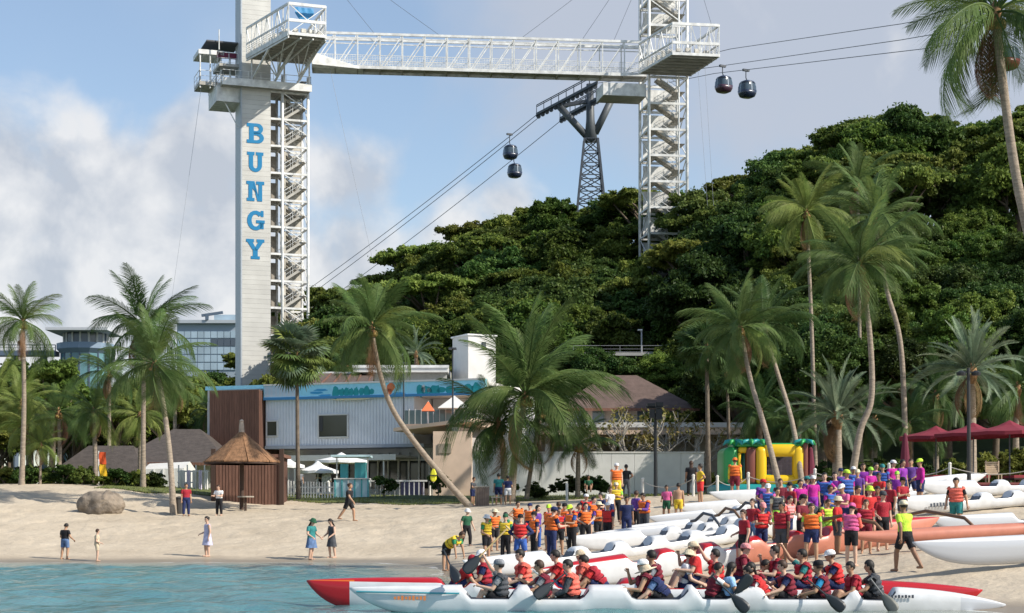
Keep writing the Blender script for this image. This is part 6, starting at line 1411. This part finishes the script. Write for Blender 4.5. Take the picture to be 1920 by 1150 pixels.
SKINS = [mat('skin_light', (.56, .36, .26), .5), mat('skin_tan', (.43, .25, .155), .5), mat('skin_brown', (.27, .145, .085), .5)]
HAIRM = [MATS['hair'], mat('hair_brown', (.05, .025, .015), .6)]
make_pose('stand', hp=4); make_pose('stand_b', ra=((-.2, .1, -1), (.15, -.8, -.3)), la=((.16, .1, -1), (.05, -.3, -1)), rl=((-.12, -.1, -1), (-.02, .1, -1)), hp=8, hyaw=20)
make_pose('akimbo', ra=((-.75, .3, -.75), (.75, -.45, -.45)), la=((.75, .3, -.75), (-.75, -.45, -.45)), rl=((-.16, 0, -1), (-.06, .03, -1)), ll=((.16, 0, -1), (.06, .03, -1)))
make_pose('folded', ra=((-.2, -.25, -.95), (.85, -.5, .2)), la=((.2, -.25, -.95), (-.85, -.5, .12)), hp=5); make_pose('hold', ra=((-.15, -.35, -.9), (.2, -1, .1)), la=((.15, -.35, -.9), (-.2, -1, .1)), hp=15, lean=5)
make_pose('walk', ra=((-.12, -.4, -.9), (-.02, -.7, -.8)), la=((.12, .45, -.9), (.05, .1, -1)), rl=((-.04, .42, -.9), (-.02, .6, -.8)), ll=((.04, -.42, -.9), (.02, -.02, -1)), lean=5)
make_pose('stride', ra=((-.3, .25, -.9), (-.1, -.4, -.9)), la=((.35, .1, -.9), (.15, -.4, -.9)), rl=((-.05, .22, -.95), (-.02, .35, -.9)), ll=((.05, -.25, -.95), (.02, .05, -1)), lean=3, hp=10)
make_pose('bend', lean=62, ra=((-.1, -.2, -1), (0, -.15, -1)), la=((.1, -.3, -1), (0, -.2, -1)), rl=((-.06, .12, -1), (-.03, -.02, -1)), ll=((.06, .12, -1), (.03, -.05, -1)), hp=10)
make_pose('wade', ra=((-.3, -.1, -.9), (.1, -.8, -.5)), la=((.3, -.1, -.9), (-.1, -.8, -.5)), hp=28, rl=((-.05, -.12, -1), (-.02, .15, -1)), ll=((.05, .1, -1), (.02, .15, -1)))
SR = dict(rl=((-.08, -1, .42), (-.02, -.45, -.9)), ll=((.08, -1, .45), (.02, -.45, -.9)), sit=True)
make_pose('sit_paddle', lean=14, ra=((-.25, -.8, -.45), (.35, -.8, .35)), la=((.15, -.55, -.8), (.05, -.95, -.3)), hp=6, **SR); make_pose('sit_up', lean=4, ra=((-.35, -.6, .55), (.1, -.5, .85)), la=((.2, -.5, -.8), (-.1, -1, .25)), **SR)
make_pose('sit_rest', lean=8, ra=((-.15, -.3, -.93), (.1, -.9, -.4)), la=((.15, -.3, -.93), (-.1, -.9, -.4)), hp=8, hyaw=25, **SR); make_pose('sit_lean', lean=38, ra=((-.15, -.55, -.8), (.05, -.8, -.6)), la=((.15, -.55, -.8), (-.05, -.8, -.6)), hp=5, **SR)
make_pose('sit_face', lean=6, ra=((-.3, -.7, -.4), (.45, -.25, .85)), la=((.2, -.4, -.9), (-.15, -.9, .1)), hp=0, **SR); make_pose('sit_turn', lean=12, sidelean=10, ra=((-.5, -.1, -.85), (.1, -.8, -.5)), la=((.3, -.5, -.8), (-.3, -.8, -.2)), hyaw=-35, **SR)
def omat(o, m):
    o.material_slots[0].link = 'OBJECT'; o.material_slots[0].material = m
def person(px, d, pose, rot, h, label, top=None, vest=None, bottom=None, hat=None, hair='short', skin=0, z=None, group=None, dz=0):
    P = POSES[pose]; x = X(px, d); z = (max(gz(x, d), -.28) if z is None else z) + dz - .015; s = h / 1.76
    t = thing('person', label, 'person', (x, d, z), R(rot), group); wd = rng.uniform(.93, 1.13); t.scale = (s * wd, s * (1 + wd) / 2, s)
    b = child('body', P.body, t); omat(b, SKINS[skin])
    if top: o = child('shirt', gmesh(P, top[0]), t); omat(o, cloth(top[1]))
    if bottom: o = child(bottom[0] if bottom[0] != 'skirt' else 'skirt', gmesh(P, bottom[0]), t); omat(o, cloth(bottom[1]))
    if vest: o = child('life_vest', gmesh(P, 'vest'), t); omat(o, cloth(vest)); omat(child('vest_strap', gmesh(P, 'strap'), o), cloth('black'))
    if hair: o = child('hair', HAIR[hair], t); o.matrix_basis = P.Mh; omat(o, HAIRM[rng.random() < .25])
    if hat: o = child('hat', HAT[hat[0]], t); o.matrix_basis = P.Mh; omat(o, cloth(hat[1]))
    t['_pose'] = pose
    return t
TS, LS, TK, SH, TR, SK = 'tshirt', 'long', 'tank', 'shorts', 'trousers', 'skirt'
# ---- strollers on the left sand
person(122, 70.5, 'wade', 150, 1.5, 'person in black top and blue shorts wading at far left', (TS, 'black'), None, (SH, 'denim'), None, 'short', 1); person(182, 69.8, 'stand_b', 100, 1.33, 'child in beige clothes wading beside the black topped person', (TS, 'beige'), None, (SH, 'beige'), None, 'short', 0)
person(389, 71.5, 'stand_b', -60, 1.7, 'person in a pale lilac dress walking along the water line', (TK, 'lilac'), None, (SK, 'lilac'), None, 'bun', 0); person(584, 70.5, 'wade', 60, 1.72, 'person in teal top, denim skirt and dark cap at the water line', (TS, 'teal'), None, (SK, 'denim'), ('bucket', 'dgreen'), 'long', 0)
person(622, 71, 'wade', -50, 1.65, 'person in a dark dress with long hair looking down at the water', (TK, 'dgrey'), None, (SK, 'dgrey'), None, 'long', 0); person(654, 83, 'walk', 70, 1.9, 'person in black clothes striding across the sand', (TS, 'black'), None, (SH, 'black'), None, 'bun', 1)
person(349, 87.5, 'stand', 20, 1.68, 'person in red top and dark trousers beside the bent palm', (TS, 'crimson'), None, (TR, 'navy'), None, 'short', 1); person(411, 88, 'hold', -20, 1.6, 'person in white top and long black skirt near the thatched shelter', (TS, 'white'), None, (TR, 'black'), None, 'bun', 0)
person(886, 95, 'hold', 60, 1.6, 'person in dark clothes beside the brown litter bin', (TS, 'dgrey'), None, (SH, 'navy'), None, 'short', 1); person(935, 94, 'stand', 180, 1.75, 'person in teal shirt and navy shorts seen from behind', (TS, 'teal'), None, (SH, 'navy'), None, 'short', 1); person(952, 93.5, 'stand_b', 190, 1.6, 'person in navy top and white shorts beside the teal shirted one', (TS, 'navy'), None, (SH, 'white'), None, 'short', 1)
person(1103, 101, 'sit_rest', 0, 1.65, 'seated person half hidden behind the low hedge', (TS, 'dgreen'), None, (SH, 'black'), None, 'short', 2, dz=.5)
person(562, 112, 'stand', 40, 1.65, 'guest in grey at the club entrance by the fan palm', (TS, 'grey'), None, (TR, 'dgrey'), None, 'short', 1); person(600, 108, 'folded', -30, 1.68, 'guest in dark clothes under the club canopy', (TS, 'dgrey'), None, (TR, 'black'), None, 'long', 0); person(612, 107, 'stand_b', 170, 1.66, 'guest in white by the kiosk railing', (LS, 'white'), None, (TR, 'white'), None, 'short', 0)
# ---- standing crews, middle
person(838, 58.5, 'bend', 60, 1.7, 'person in green and yellow bending over the red bow', (TS, 'green'), 'yellow', (SH, 'black'), None, 'short', 1); person(875, 72.5, 'stride', 40, 1.62, 'person in dark green shirt and pale hat standing at the water edge', (TS, 'dgreen'), None, (TR, 'black'), ('bucket', 'white'), 'short', 0)
person(927, 69.5, 'stand_b', 30, 1.72, 'person in orange vest over green, wide straw hat', (TS, 'green'), 'orange', (SH, 'black'), ('wide', 'cream'), 'short', 1); person(952, 68, 'hold', -70, 1.6, 'person in green jersey with dark hair behind the raised paddle', (TS, 'green'), None, (TR, 'black'), None, 'short', 0)
person(971, 72, 'akimbo', 30, 1.72, 'person in orange vest with hand on hip and no sleeves', (TK, 'tan'), 'orange', (SH, 'dgrey'), None, 'short', 1); person(976, 53, 'akimbo', -10, 1.7, 'person in red vest and navy sleeves with both hands on hips', (LS, 'navy'), 'red', (SH, 'blue'), ('cap', 'black'), 'short', 0)
person(1008, 67, 'stand', 60, 1.74, 'person in purple and navy jersey with loose dark hair', (TS, 'purple'), None, (TR, 'blue'), None, 'long', 0); person(1030, 64.5, 'stand_b', -40, 1.76, 'person in purple jersey with lime cap', (TS, 'violet'), 'orange', (SH, 'navy'), ('cap', 'lime'), 'short', 1)
person(1034, 54.5, 'hold', 120, 1.72, 'person in navy with bright orange vest turned away, nearest of the standing crew', (TS, 'navy'), 'orange', (TR, 'navy'), ('cap', 'navy'), 'short', 0); person(1059, 66, 'stand', -20, 1.7, 'person in orange vest and black trousers in the middle of the crew', (TS, 'maroon'), 'orange', (TR, 'black'), ('cap', 'black'), 'short', 1)
person(1086, 65, 'folded', 10, 1.64, 'person in red vest over navy with folded arms', (TS, 'navy'), 'red', (SH, 'dgrey'), None, 'short', 1); person(1113, 69, 'stand_b', 30, 1.68, 'person in orange vest and blue shorts', (TS, 'blue'), 'orange', (SH, 'blue'), None, 'short', 0); person(1129, 71, 'hold', -50, 1.66, 'person in navy shirt and jeans beside the blue shorts one', (TS, 'navy'), None, (TR, 'denim'), None, 'short', 0)
person(1144, 73, 'stand', 30, 1.66, 'person in white shirt half hidden behind the yellow vested one', (TS, 'white'), None, (SH, 'navy'), None, 'short', 1)
person(1155, 74, 'folded', 0, 1.72, 'person in yellow vest over green with pale cap', (TS, 'limeg'), 'yellow', (TR, 'black'), ('cap', 'cream'), 'short', 1); person(1175, 64, 'stand', 0, 1.74, 'person in navy outfit with lime collar', (TS, 'navy'), None, (TR, 'navy'), None, 'short', 2); person(1209, 65, 'hold', -50, 1.76, 'person in orange vest over purple jersey at the canoe row', (LS, 'purple'), 'orange', (TR, 'dgrey'), None, 'short', 1)
person(1156, 82, 'stand', 10, 1.85, 'white haired person in orange vest and yellow shorts before the wall', (TK, 'orange'), 'orange', (SH, 'yellow'), ('cap', 'white'), 'short', 0); person(1174, 84, 'akimbo', 160, 1.72, 'dark clad person behind the white haired one', (TS, 'black'), None, (TR, 'dgrey'), None, 'short', 2)
person(1250, 72, 'stand_b', -20, 1.5, 'young person in purple and pink near the lamp post', (TS, 'pink'), None, (SH, 'dgreen'), None, 'short', 2); person(1272, 71, 'stand', 170, 1.6, 'bare backed person in yellow shorts among the parked canoes', None, None, (SH, 'yellow'), None, 'short', 1); person(1296, 84, 'stand', 180, 1.72, 'dark clad person beside the yellow shirted lifeguard', (TS, 'black'), None, (TR, 'black'), None, 'long', 2)
person(1313, 77, 'akimbo', -80, 1.86, 'lifeguard in yellow shirt and red shorts behind the canoes', (TS, 'yellow'), None, (SH, 'red'), None, 'short', 1); person(1378, 78.5, 'stand', 170, 1.92, 'person in orange yellow shirt and maroon shorts by the bouncy castle', (LS, 'yellow'), 'orange', (SH, 'maroon'), ('cap', 'orange'), 'short', 1)
# ---- right hand crews
person(1430, 60, 'stand_b', 30, 1.78, 'person in violet jersey with red cap', (TS, 'violet'), 'purple', (SH, 'navy'), ('cap', 'red'), 'short', 1); person(1440, 58, 'hold', -10, 1.66, 'person in pink and blue jersey with white cap', (TS, 'pink'), 'blue', (SH, 'denim'), ('cap', 'white'), 'short', 0); person(1411, 50.5, 'akimbo', -40, 1.62, 'person in maroon shirt holding a paddle before the parked canoes', (TS, 'crimson'), None, (SH, 'denim'), None, 'short', 0)
person(1457, 55, 'stand', 20, 1.66, 'person in dark shirt and lime shorts in the crew', (TS, 'cream'), 'dgrey', (SH, 'limeg'), None, 'short', 1); person(1482, 57, 'stand_b', -50, 1.7, 'person in maroon shirt with black cap', (TS, 'crimson'), None, (SH, 'black'), ('cap', 'black'), 'short', 1); person(1477, 52, 'hold', 40, 1.55, 'person in coral vest with lilac front', (TS, 'coral'), 'rose', (SH, 'navy'), None, 'short', 0)
person(1524, 59.5, 'stand', 10, 1.74, 'person in magenta jersey with white cap, left of the purple crew', (TS, 'magenta'), None, (TR, 'violet'), ('cap', 'white'), 'short', 1); person(1546, 60.5, 'akimbo', -10, 1.78, 'person in magenta jersey with blue front and hand on hip', (TS, 'magenta'), 'blue', (SH, 'navy'), None, 'short', 0); person(1587, 60, 'stand_b', 10, 1.84, 'tall person in violet and blue with lime cap', (TS, 'magenta'), 'blue', (SH, 'navy'), ('cap', 'lime'), 'short', 1)
person(1608, 62, 'stand', -20, 1.74, 'person in purple with pale cap behind the tall one', (TS, 'purple'), None, (SH, 'navy'), ('cap', 'cream'), 'short', 1); person(1632, 63, 'folded', 20, 1.74, 'person in magenta with light green cap', (TS, 'magenta'), None, (SH, 'maroon'), ('cap', 'limeg'), 'short', 0); person(1655, 64, 'stand_b', -30, 1.76, 'person in purple with teal cap', (TS, 'purple'), 'blue', (SH, 'navy'), ('cap', 'teal'), 'short', 1); person(1642, 65.5, 'stand', 20, 1.76, 'dark haired person in navy and violet between the capped ones', (TS, 'violet'), 'navy', (SH, 'navy'), None, 'short', 1)
person(1692, 65.5, 'stand', 40, 1.8, 'person in violet jersey at the rear of the purple crew', (TS, 'violet'), None, (SH, 'navy'), None, 'short', 1); person(1726, 64, 'stand_b', -90, 1.86, 'person in long magenta shirt and lime cap standing right of the crew', (LS, 'magenta'), None, (SH, 'navy'), ('cap', 'lime'), 'short', 1)
person(1550, 49.5, 'hold', 20, 1.5, 'person in lime vest leaning beside the red decked canoe', (TS, 'coral'), 'lime', (SH, 'limeg'), None, 'short', 1); person(1630, 50.5, 'stand', 20, 1.76, 'person in bright red shirt with pale green cap', (TS, 'red'), None, (SH, 'dgrey'), ('bucket', 'lime'), 'short', 0); person(1624, 47, 'stand', -10, 1.5, 'shorter person in red vest in front of the pale green cap', (TS, 'red'), 'crimson', (SH, 'maroon'), None, 'short', 1)
person(1596, 43.5, 'hold', 150, 1.62, 'person in pink vest and pink cap seen from behind', (LS, 'coral'), 'pink', (SH, 'black'), ('cap', 'pink'), 'short', 0); person(1668, 56, 'stand_b', -60, 1.68, 'person in dark red shirt and black shorts behind the yellow one', (TS, 'crimson'), None, (SH, 'black'), None, 'short', 1); person(1692, 57, 'folded', 30, 1.7, 'person in maroon shirt shading the eyes near the lettering canoe', (TS, 'crimson'), None, (SH, 'dgrey'), ('cap', 'black'), 'short', 1)
person(1650, 60, 'hold', -40, 1.66, 'person in red tank among the purple crew', (TS, 'red'), None, (SH, 'black'), None, 'short', 2)
person(1697, 41, 'walk', -150, 1.76, 'barefoot person in neon yellow shirt and black shorts walking on the sand', (TS, 'lime'), None, (SH, 'black'), ('cap', 'cream'), 'short', 2); person(1793, 55.5, 'stride', -20, 1.78, 'person in red vest, black sleeves and dark shorts striding at right', (TS, 'black'), 'coral', (SH, 'teal'), None, 'short', 1)
person(1047, 69, 'stand_b', 160, 1.68, 'person in orange vest turned away between the black trousers one and the lime cap', (TS, 'navy'), 'orange', (TR, 'dgrey'), None, 'short', 1); person(994, 71, 'stand', -30, 1.66, 'person in white tee between the bare armed orange vest and purple jersey', (TS, 'white'), 'orange', (SH, 'navy'), ('cap', 'navy'), 'short', 0)
person(1099, 71, 'akimbo', 20, 1.7, 'person in navy shirt and red vest behind the folded arms', (TS, 'navy'), 'red', (SH, 'black'), ('cap', 'white'), 'short', 1); person(1192, 69, 'stand_b', 120, 1.68, 'person in purple shirt behind the lime collared one', (TS, 'purple'), None, (TR, 'black'), None, 'short', 1)
person(1500, 58, 'stand', 20, 1.7, 'person in magenta shirt and black shorts left of the white capped magenta one', (TS, 'magenta'), None, (SH, 'black'), None, 'short', 1); person(1566, 61.5, 'stand_b', -30, 1.74, 'dark haired person in violet left of the tall lime capped one', (TS, 'violet'), None, (SH, 'navy'), None, 'long', 0)
person(1576, 64.5, 'stand', 10, 1.74, 'person in purple with navy cap in the rear of the crew', (TS, 'purple'), None, (SH, 'navy'), ('cap', 'navy'), 'short', 1); person(1618, 66, 'folded', 0, 1.76, 'person in violet shirt with folded arms at the rear', (TS, 'violet'), None, (SH, 'navy'), None, 'short', 1)
person(1674, 66.5, 'stand_b', 30, 1.76, 'person in magenta shirt with white cap at the rear', (TS, 'magenta'), None, (SH, 'navy'), ('cap', 'white'), 'short', 0); person(1708, 66.5, 'akimbo', -20, 1.76, 'person in purple next to the long magenta shirt', (TS, 'purple'), None, (SH, 'navy'), None, 'short', 1)
person(1463, 60.5, 'stand', 0, 1.72, 'person in maroon shirt behind the lime shorts one', (TS, 'maroon'), None, (SH, 'black'), None, 'short', 1); person(1608, 54, 'stand_b', 20, 1.66, 'person in red shirt left of the pale green cap', (TS, 'red'), None, (SH, 'black'), None, 'short', 1); person(1646, 53.5, 'hold', -20, 1.66, 'person in crimson vest right of the pale green cap', (TS, 'maroon'), 'crimson', (SH, 'black'), None, 'short', 2)
person(1532, 54.5, 'bend', -70, 1.66, 'person in grey shirt bending over a parked canoe', (TS, 'grey'), None, (SH, 'black'), None, 'short', 1)
# ---- more of the crews between the hulls
mids = [(1002, 57, 'stand', 'orange', 'navy', 'cap', 'black'), (1048, 58, 'stand_b', 'red', 'purple', None, None), (1072, 57, 'hold', 'orange', 'blue', 'cap', 'lime'), (1098, 60, 'akimbo', 'orange', 'navy', None, None), (1140, 61, 'stand', 'red', 'navy', 'cap', 'white'), (1122, 64, 'folded', 'orange', 'purple', 'wide', 'cream'), (948, 60, 'stand', 'yellow', 'green', 'cap', 'dgreen'), (912, 63, 'stand_b', 'yellow', 'green', 'bucket', 'white')]
ml = ['person in orange vest and black cap right behind the raised paddle', 'person in red vest over purple left of the blue sleeved one', 'person in orange vest over blue with lime cap near the canoe bows', 'person in orange vest with hands on hips between the canoe bows', 'person in red vest and white cap among the parked bows', 'person in orange vest and cream wide hat with folded arms', 'person in yellow vest over green near the water', 'person in yellow vest, green sleeves and white bucket hat']
for k, (px, d, po, ve, to, hk, hc_) in enumerate(mids): person(px, d, po, (k * 67) % 120 - 60, 1.62 + .03 * (k % 4), ml[k], (TS, to), ve, (SH if k % 2 else TR, 'black'), (hk, hc_) if hk else None, 'short', k % 3)
rts = [(1395, 46.5, 'stand_b', None, 'crimson', None, None), (1428, 48, 'hold', 'red', 'maroon', 'cap', 'rose'), (1466, 46.5, 'stand', 'crimson', 'maroon', None, None), (1505, 48.5, 'folded', None, 'maroon', 'cap', 'black'), (1522, 46, 'stand_b', 'orange', 'limeg', None, None), (1570, 47.5, 'stand', None, 'red', 'bucket', 'cream'), (1655, 47.5, 'stand_b', None, 'crimson', 'cap', 'dgrey'), (1582, 54, 'hold', None, 'pink', 'cap', 'white'), (1556, 56, 'stand', 'blue', 'magenta', None, None), (1682, 61, 'stand', None, 'violet', 'cap', 'limeg'), (1512, 61.5, 'stand_b', 'purple', 'pink', 'cap', 'teal'), (1600, 65, 'akimbo', 'blue', 'violet', 'cap', 'white')]
rl_ = ['person in crimson shirt standing nearest the white parked hulls', 'person in red vest and rose cap beside the red deck', 'person in maroon vest looking over the crews', 'person in maroon shirt and black cap with folded arms', 'person in orange vest over light green', 'person in red shirt and cream bucket hat', 'person in crimson shirt and grey cap left of the neon yellow one', 'person in pink shirt and white cap before the tall lime capped one', 'person in blue vest over magenta sleeves', 'person in violet shirt and light green cap near the lettering canoe', 'person in pink sleeves, purple vest and teal cap', 'person in violet with blue vest, hands on hips, in the back row']
for k, (px, d, po, ve, to, hk, hc_) in enumerate(rts): person(px, d, po, (k * 83) % 140 - 70, 1.58 + .05 * (k % 4), rl_[k], (TS, to), ve, (SH, ('black', 'navy', 'dgrey')[k % 3]), (hk, hc_) if hk else None, 'short', k % 3)
# ---- crews seated in the two near canoes
SA, SB = .12, .29
def crew(px, boat, pose, rot, label, top, vest=None, hat=None, hair='short', skin=1, dz=0, h=1.7):
    rot = (1 if rot > 0 else -1) * (90 + max(-7, min(7, (abs(rot) - 90) * .2)))
    d, z = (DA, SA) if boat == 'A' else (DB, SB); return person(px, d + (.02 if boat == 'A' else 0), pose, rot, h, label, top, vest, (SH, 'black' if boat == 'A' else 'navy'), hat, hair, skin, z=z + dz)
c1 = crew(852, 'B', 'sit_lean', 75, 'paddler in red shirt and magenta cap at the bow', (TS, 'red'), None, ('cap', 'crimson'), skin=1)
c2 = crew(940, 'A', 'sit_up', -100, 'paddler in grey cap and dark vest raising a paddle', (TS, 'grey'), 'dgrey', ('cap', 'grey'), skin=0)
c3 = crew(985, 'B', 'sit_rest', -60, 'paddler in bright red shirt behind the raised arm', (TS, 'red'), 'coral', None, skin=0)
c4 = crew(1026, 'A', 'sit_paddle', -80, 'dark haired paddler in maroon vest and grey sleeves', (TS, 'grey'), 'maroon', None, skin=1)
c5 = crew(1075, 'A', 'sit_rest', -150, 'paddler in dark grey shirt and coral vest seen from behind', (LS, 'dgrey'), 'coral', None, 'short', 0)
c6 = crew(1131, 'B', 'sit_lean', -60, 'paddler in red leaning forward in the far canoe', (TS, 'red'), 'crimson', None, skin=1)
c7 = crew(1212, 'A', 'sit_face', -80, 'paddler in white cap and maroon vest with hand at face', (TK, 'maroon'), 'maroon', ('cap', 'white'), skin=1)
c8 = crew(1250, 'A', 'sit_lean', -70, 'paddler in beige wide hat and navy shirt leaning forward', (TS, 'denim'), 'navy', ('wide', 'beige'), skin=0)
c9 = crew(1283, 'B', 'sit_rest', 20, 'paddler in white shirt and straw bucket hat', (TS, 'white'), None, ('bucket', 'cream'), skin=0)
c10 = crew(1306, 'B', 'sit_face', -40, 'paddler in red shirt with bleached hair in the far canoe', (TS, 'red'), None, ('cap', 'beige'), skin=0, dz=.16)
c11 = crew(1333, 'A', 'sit_paddle', 100, 'paddler in maroon vest and white sleeves', (TS, 'white'), 'maroon', None, skin=1, h=1.6)
c12 = crew(1362, 'A', 'sit_rest', 110, 'black haired paddler in pale blue shirt with maroon straps', (TS, 'sky'), None, None, 'long', 1, h=1.6)
c13 = crew(1386, 'B', 'sit_turn', 30, 'paddler in maroon vest in the far canoe, head turned', (TS, 'maroon'), 'maroon', ('cap', 'rose'), skin=0, dz=.14)
c14 = crew(1440, 'A', 'sit_lean', -85, 'paddler in red vest and white sleeves leaning on a paddle', (LS, 'white'), 'red', None, skin=1)
c15 = crew(1458, 'B', 'sit_face', -30, 'paddler in maroon in the far canoe shading the face', (TS, 'maroon'), 'crimson', None, skin=0, dz=.08)
c16 = crew(1482, 'A', 'sit_paddle', -30, 'paddler in navy shirt and maroon vest facing the beach', (TS, 'navy'), 'maroon', None, skin=0)
c17 = crew(1508, 'B', 'sit_up', -20, 'paddler in teal shirt and red vest with raised arm', (TS, 'teal'), 'crimson', None, skin=1)
c18 = crew(1545, 'A', 'sit_turn', -100, 'paddler in bright blue shirt with maroon vest', (TS, 'azure'), 'maroon', ('cap', 'black'), skin=1)
c19 = crew(1604, 'A', 'sit_rest', -10, 'paddler in crimson patterned vest near the stern', (TS, 'crimson'), 'crimson', None, 'short', 1, h=1.62)
c20 = crew(1645, 'A', 'sit_paddle', -140, 'paddler in black with long dark hair at the stern', (TS, 'black'), 'dgrey', None, 'long', 1)
c21 = crew(1403, 'B', 'sit_lean', 40, 'small paddler in maroon bent low in the far canoe', (TS, 'maroon'), None, None, skin=1, h=1.5)
c22 = crew(912, 'B', 'sit_rest', -90, 'paddler in navy shirt and red vest left of the raised arm', (TS, 'navy'), 'crimson', ('cap', 'white'), skin=1, h=1.68)
c23 = crew(1056, 'B', 'sit_paddle', -80, 'paddler in red shirt half hidden behind the coral vest', (TS, 'red'), 'red', None, skin=0, h=1.7)
c24 = crew(1098, 'B', 'sit_rest', -100, 'paddler with bleached hair and coral vest in the far canoe', (TS, 'coral'), 'coral', ('cap', 'beige'), skin=0, h=1.68)
c25 = crew(1232, 'B', 'sit_turn', -80, 'paddler in maroon vest behind the beige wide hat', (TS, 'grey'), 'maroon', None, skin=1, h=1.7)
c26 = crew(1418, 'A', 'sit_rest', -80, 'paddler in maroon vest with brown hair left of the leaning red one', (TS, 'maroon'), 'crimson', None, 'long', skin=0, h=1.6)
c27 = crew(1572, 'B', 'sit_paddle', -85, 'paddler in red vest behind the bright blue shirt', (TS, 'navy'), 'red', ('cap', 'white'), skin=1, h=1.7)
c28 = crew(1345, 'B', 'sit_up', -80, 'paddler in crimson lifting an arm in the far canoe', (TS, 'crimson'), 'red', None, skin=0, h=1.7)
# ---- paddles
PDB = mat('paddle_blade', (.035, .04, .045), .4); PDW = mat('paddle_wood', (.55, .38, .17), .5, var=.15)
def paddle(p, q, label, shaft=PDB, blade=PDB, L=1.3):
    """p grip end, q blade end"""
    p, q = Vector(p), Vector(q); t = thing('paddle', label, 'paddle', p); d = (q - p).normalized(); q = p + d * L; sd = d.cross(Vector((.15, 1, .1))).normalized(); nn_ = d.cross(sd)
    MB().tube([p, q - d * .42], [.017, .016], 8).build('shaft', shaft, t); MB().tube([p - sd * .06, p + sd * .06], .02, 8).build('grip', shaft, t)
    m = MB(); m.loft([[q - d * l + sd * w * a + nn_ * .010 * b for a, b in ((-1, 0), (-.5, .7), (0, 1), (.5, .7), (1, 0), (.5, -.7), (0, -1), (-.5, -.7))] for l, w in ((.5, .02), (.4, .06), (.25, .115), (.1, .125), (.03, .1), (0, .05))]); m.build('blade', blade, t, smooth=True)
def PW(px, py, d): return W(px, py, d)
paddle(PW(952, 990, DA - .4), PW(872, 1072, DA - .55), 'raised paddle with yellow shaft and black blade', PDW, PDB, 1.25)
paddle(PW(1335, 1080, DA - .35), PW(1398, 1142, DA - .62), 'black paddle dipping into the water before the pale blue shirt', L=1.02); paddle(PW(1512, 1085, DA - .35), PW(1578, 1140, DA - .62), 'black paddle dipping in front of the bright blue shirt', L=.98); paddle(PW(1632, 1085, DA - .3), PW(1676, 1142, DA - .6), 'slim paddle held down at the stern', mat('paddle_grey', (.2, .2, .19), .5), mat('paddle_grey2', (.14, .145, .13), .5), .85)
paddle(PW(1060, 1075, DA - .32), PW(1006, 1118, DA - .5), 'short dark paddle beside the hull below the coral vest', L=.8); paddle(PW(1375, 1118, DA - .3), PW(1392, 1098, DA - .35), 'dark grip of a paddle laid on the hull', L=.55)
paddle(PW(1418, 985, 50.2), PW(1468, 1025, 49.8), 'paddle held by the maroon shirted person', PDW, PDB, 1.1); paddle(PW(832, 1032, DB + .3), PW(862, 1100, DB - .4), 'paddle shaft at the bow beside the magenta cap', PDB, PDB, .95)
for o in bpy.data.objects:
    if '_pose' in o: del o['_pose']
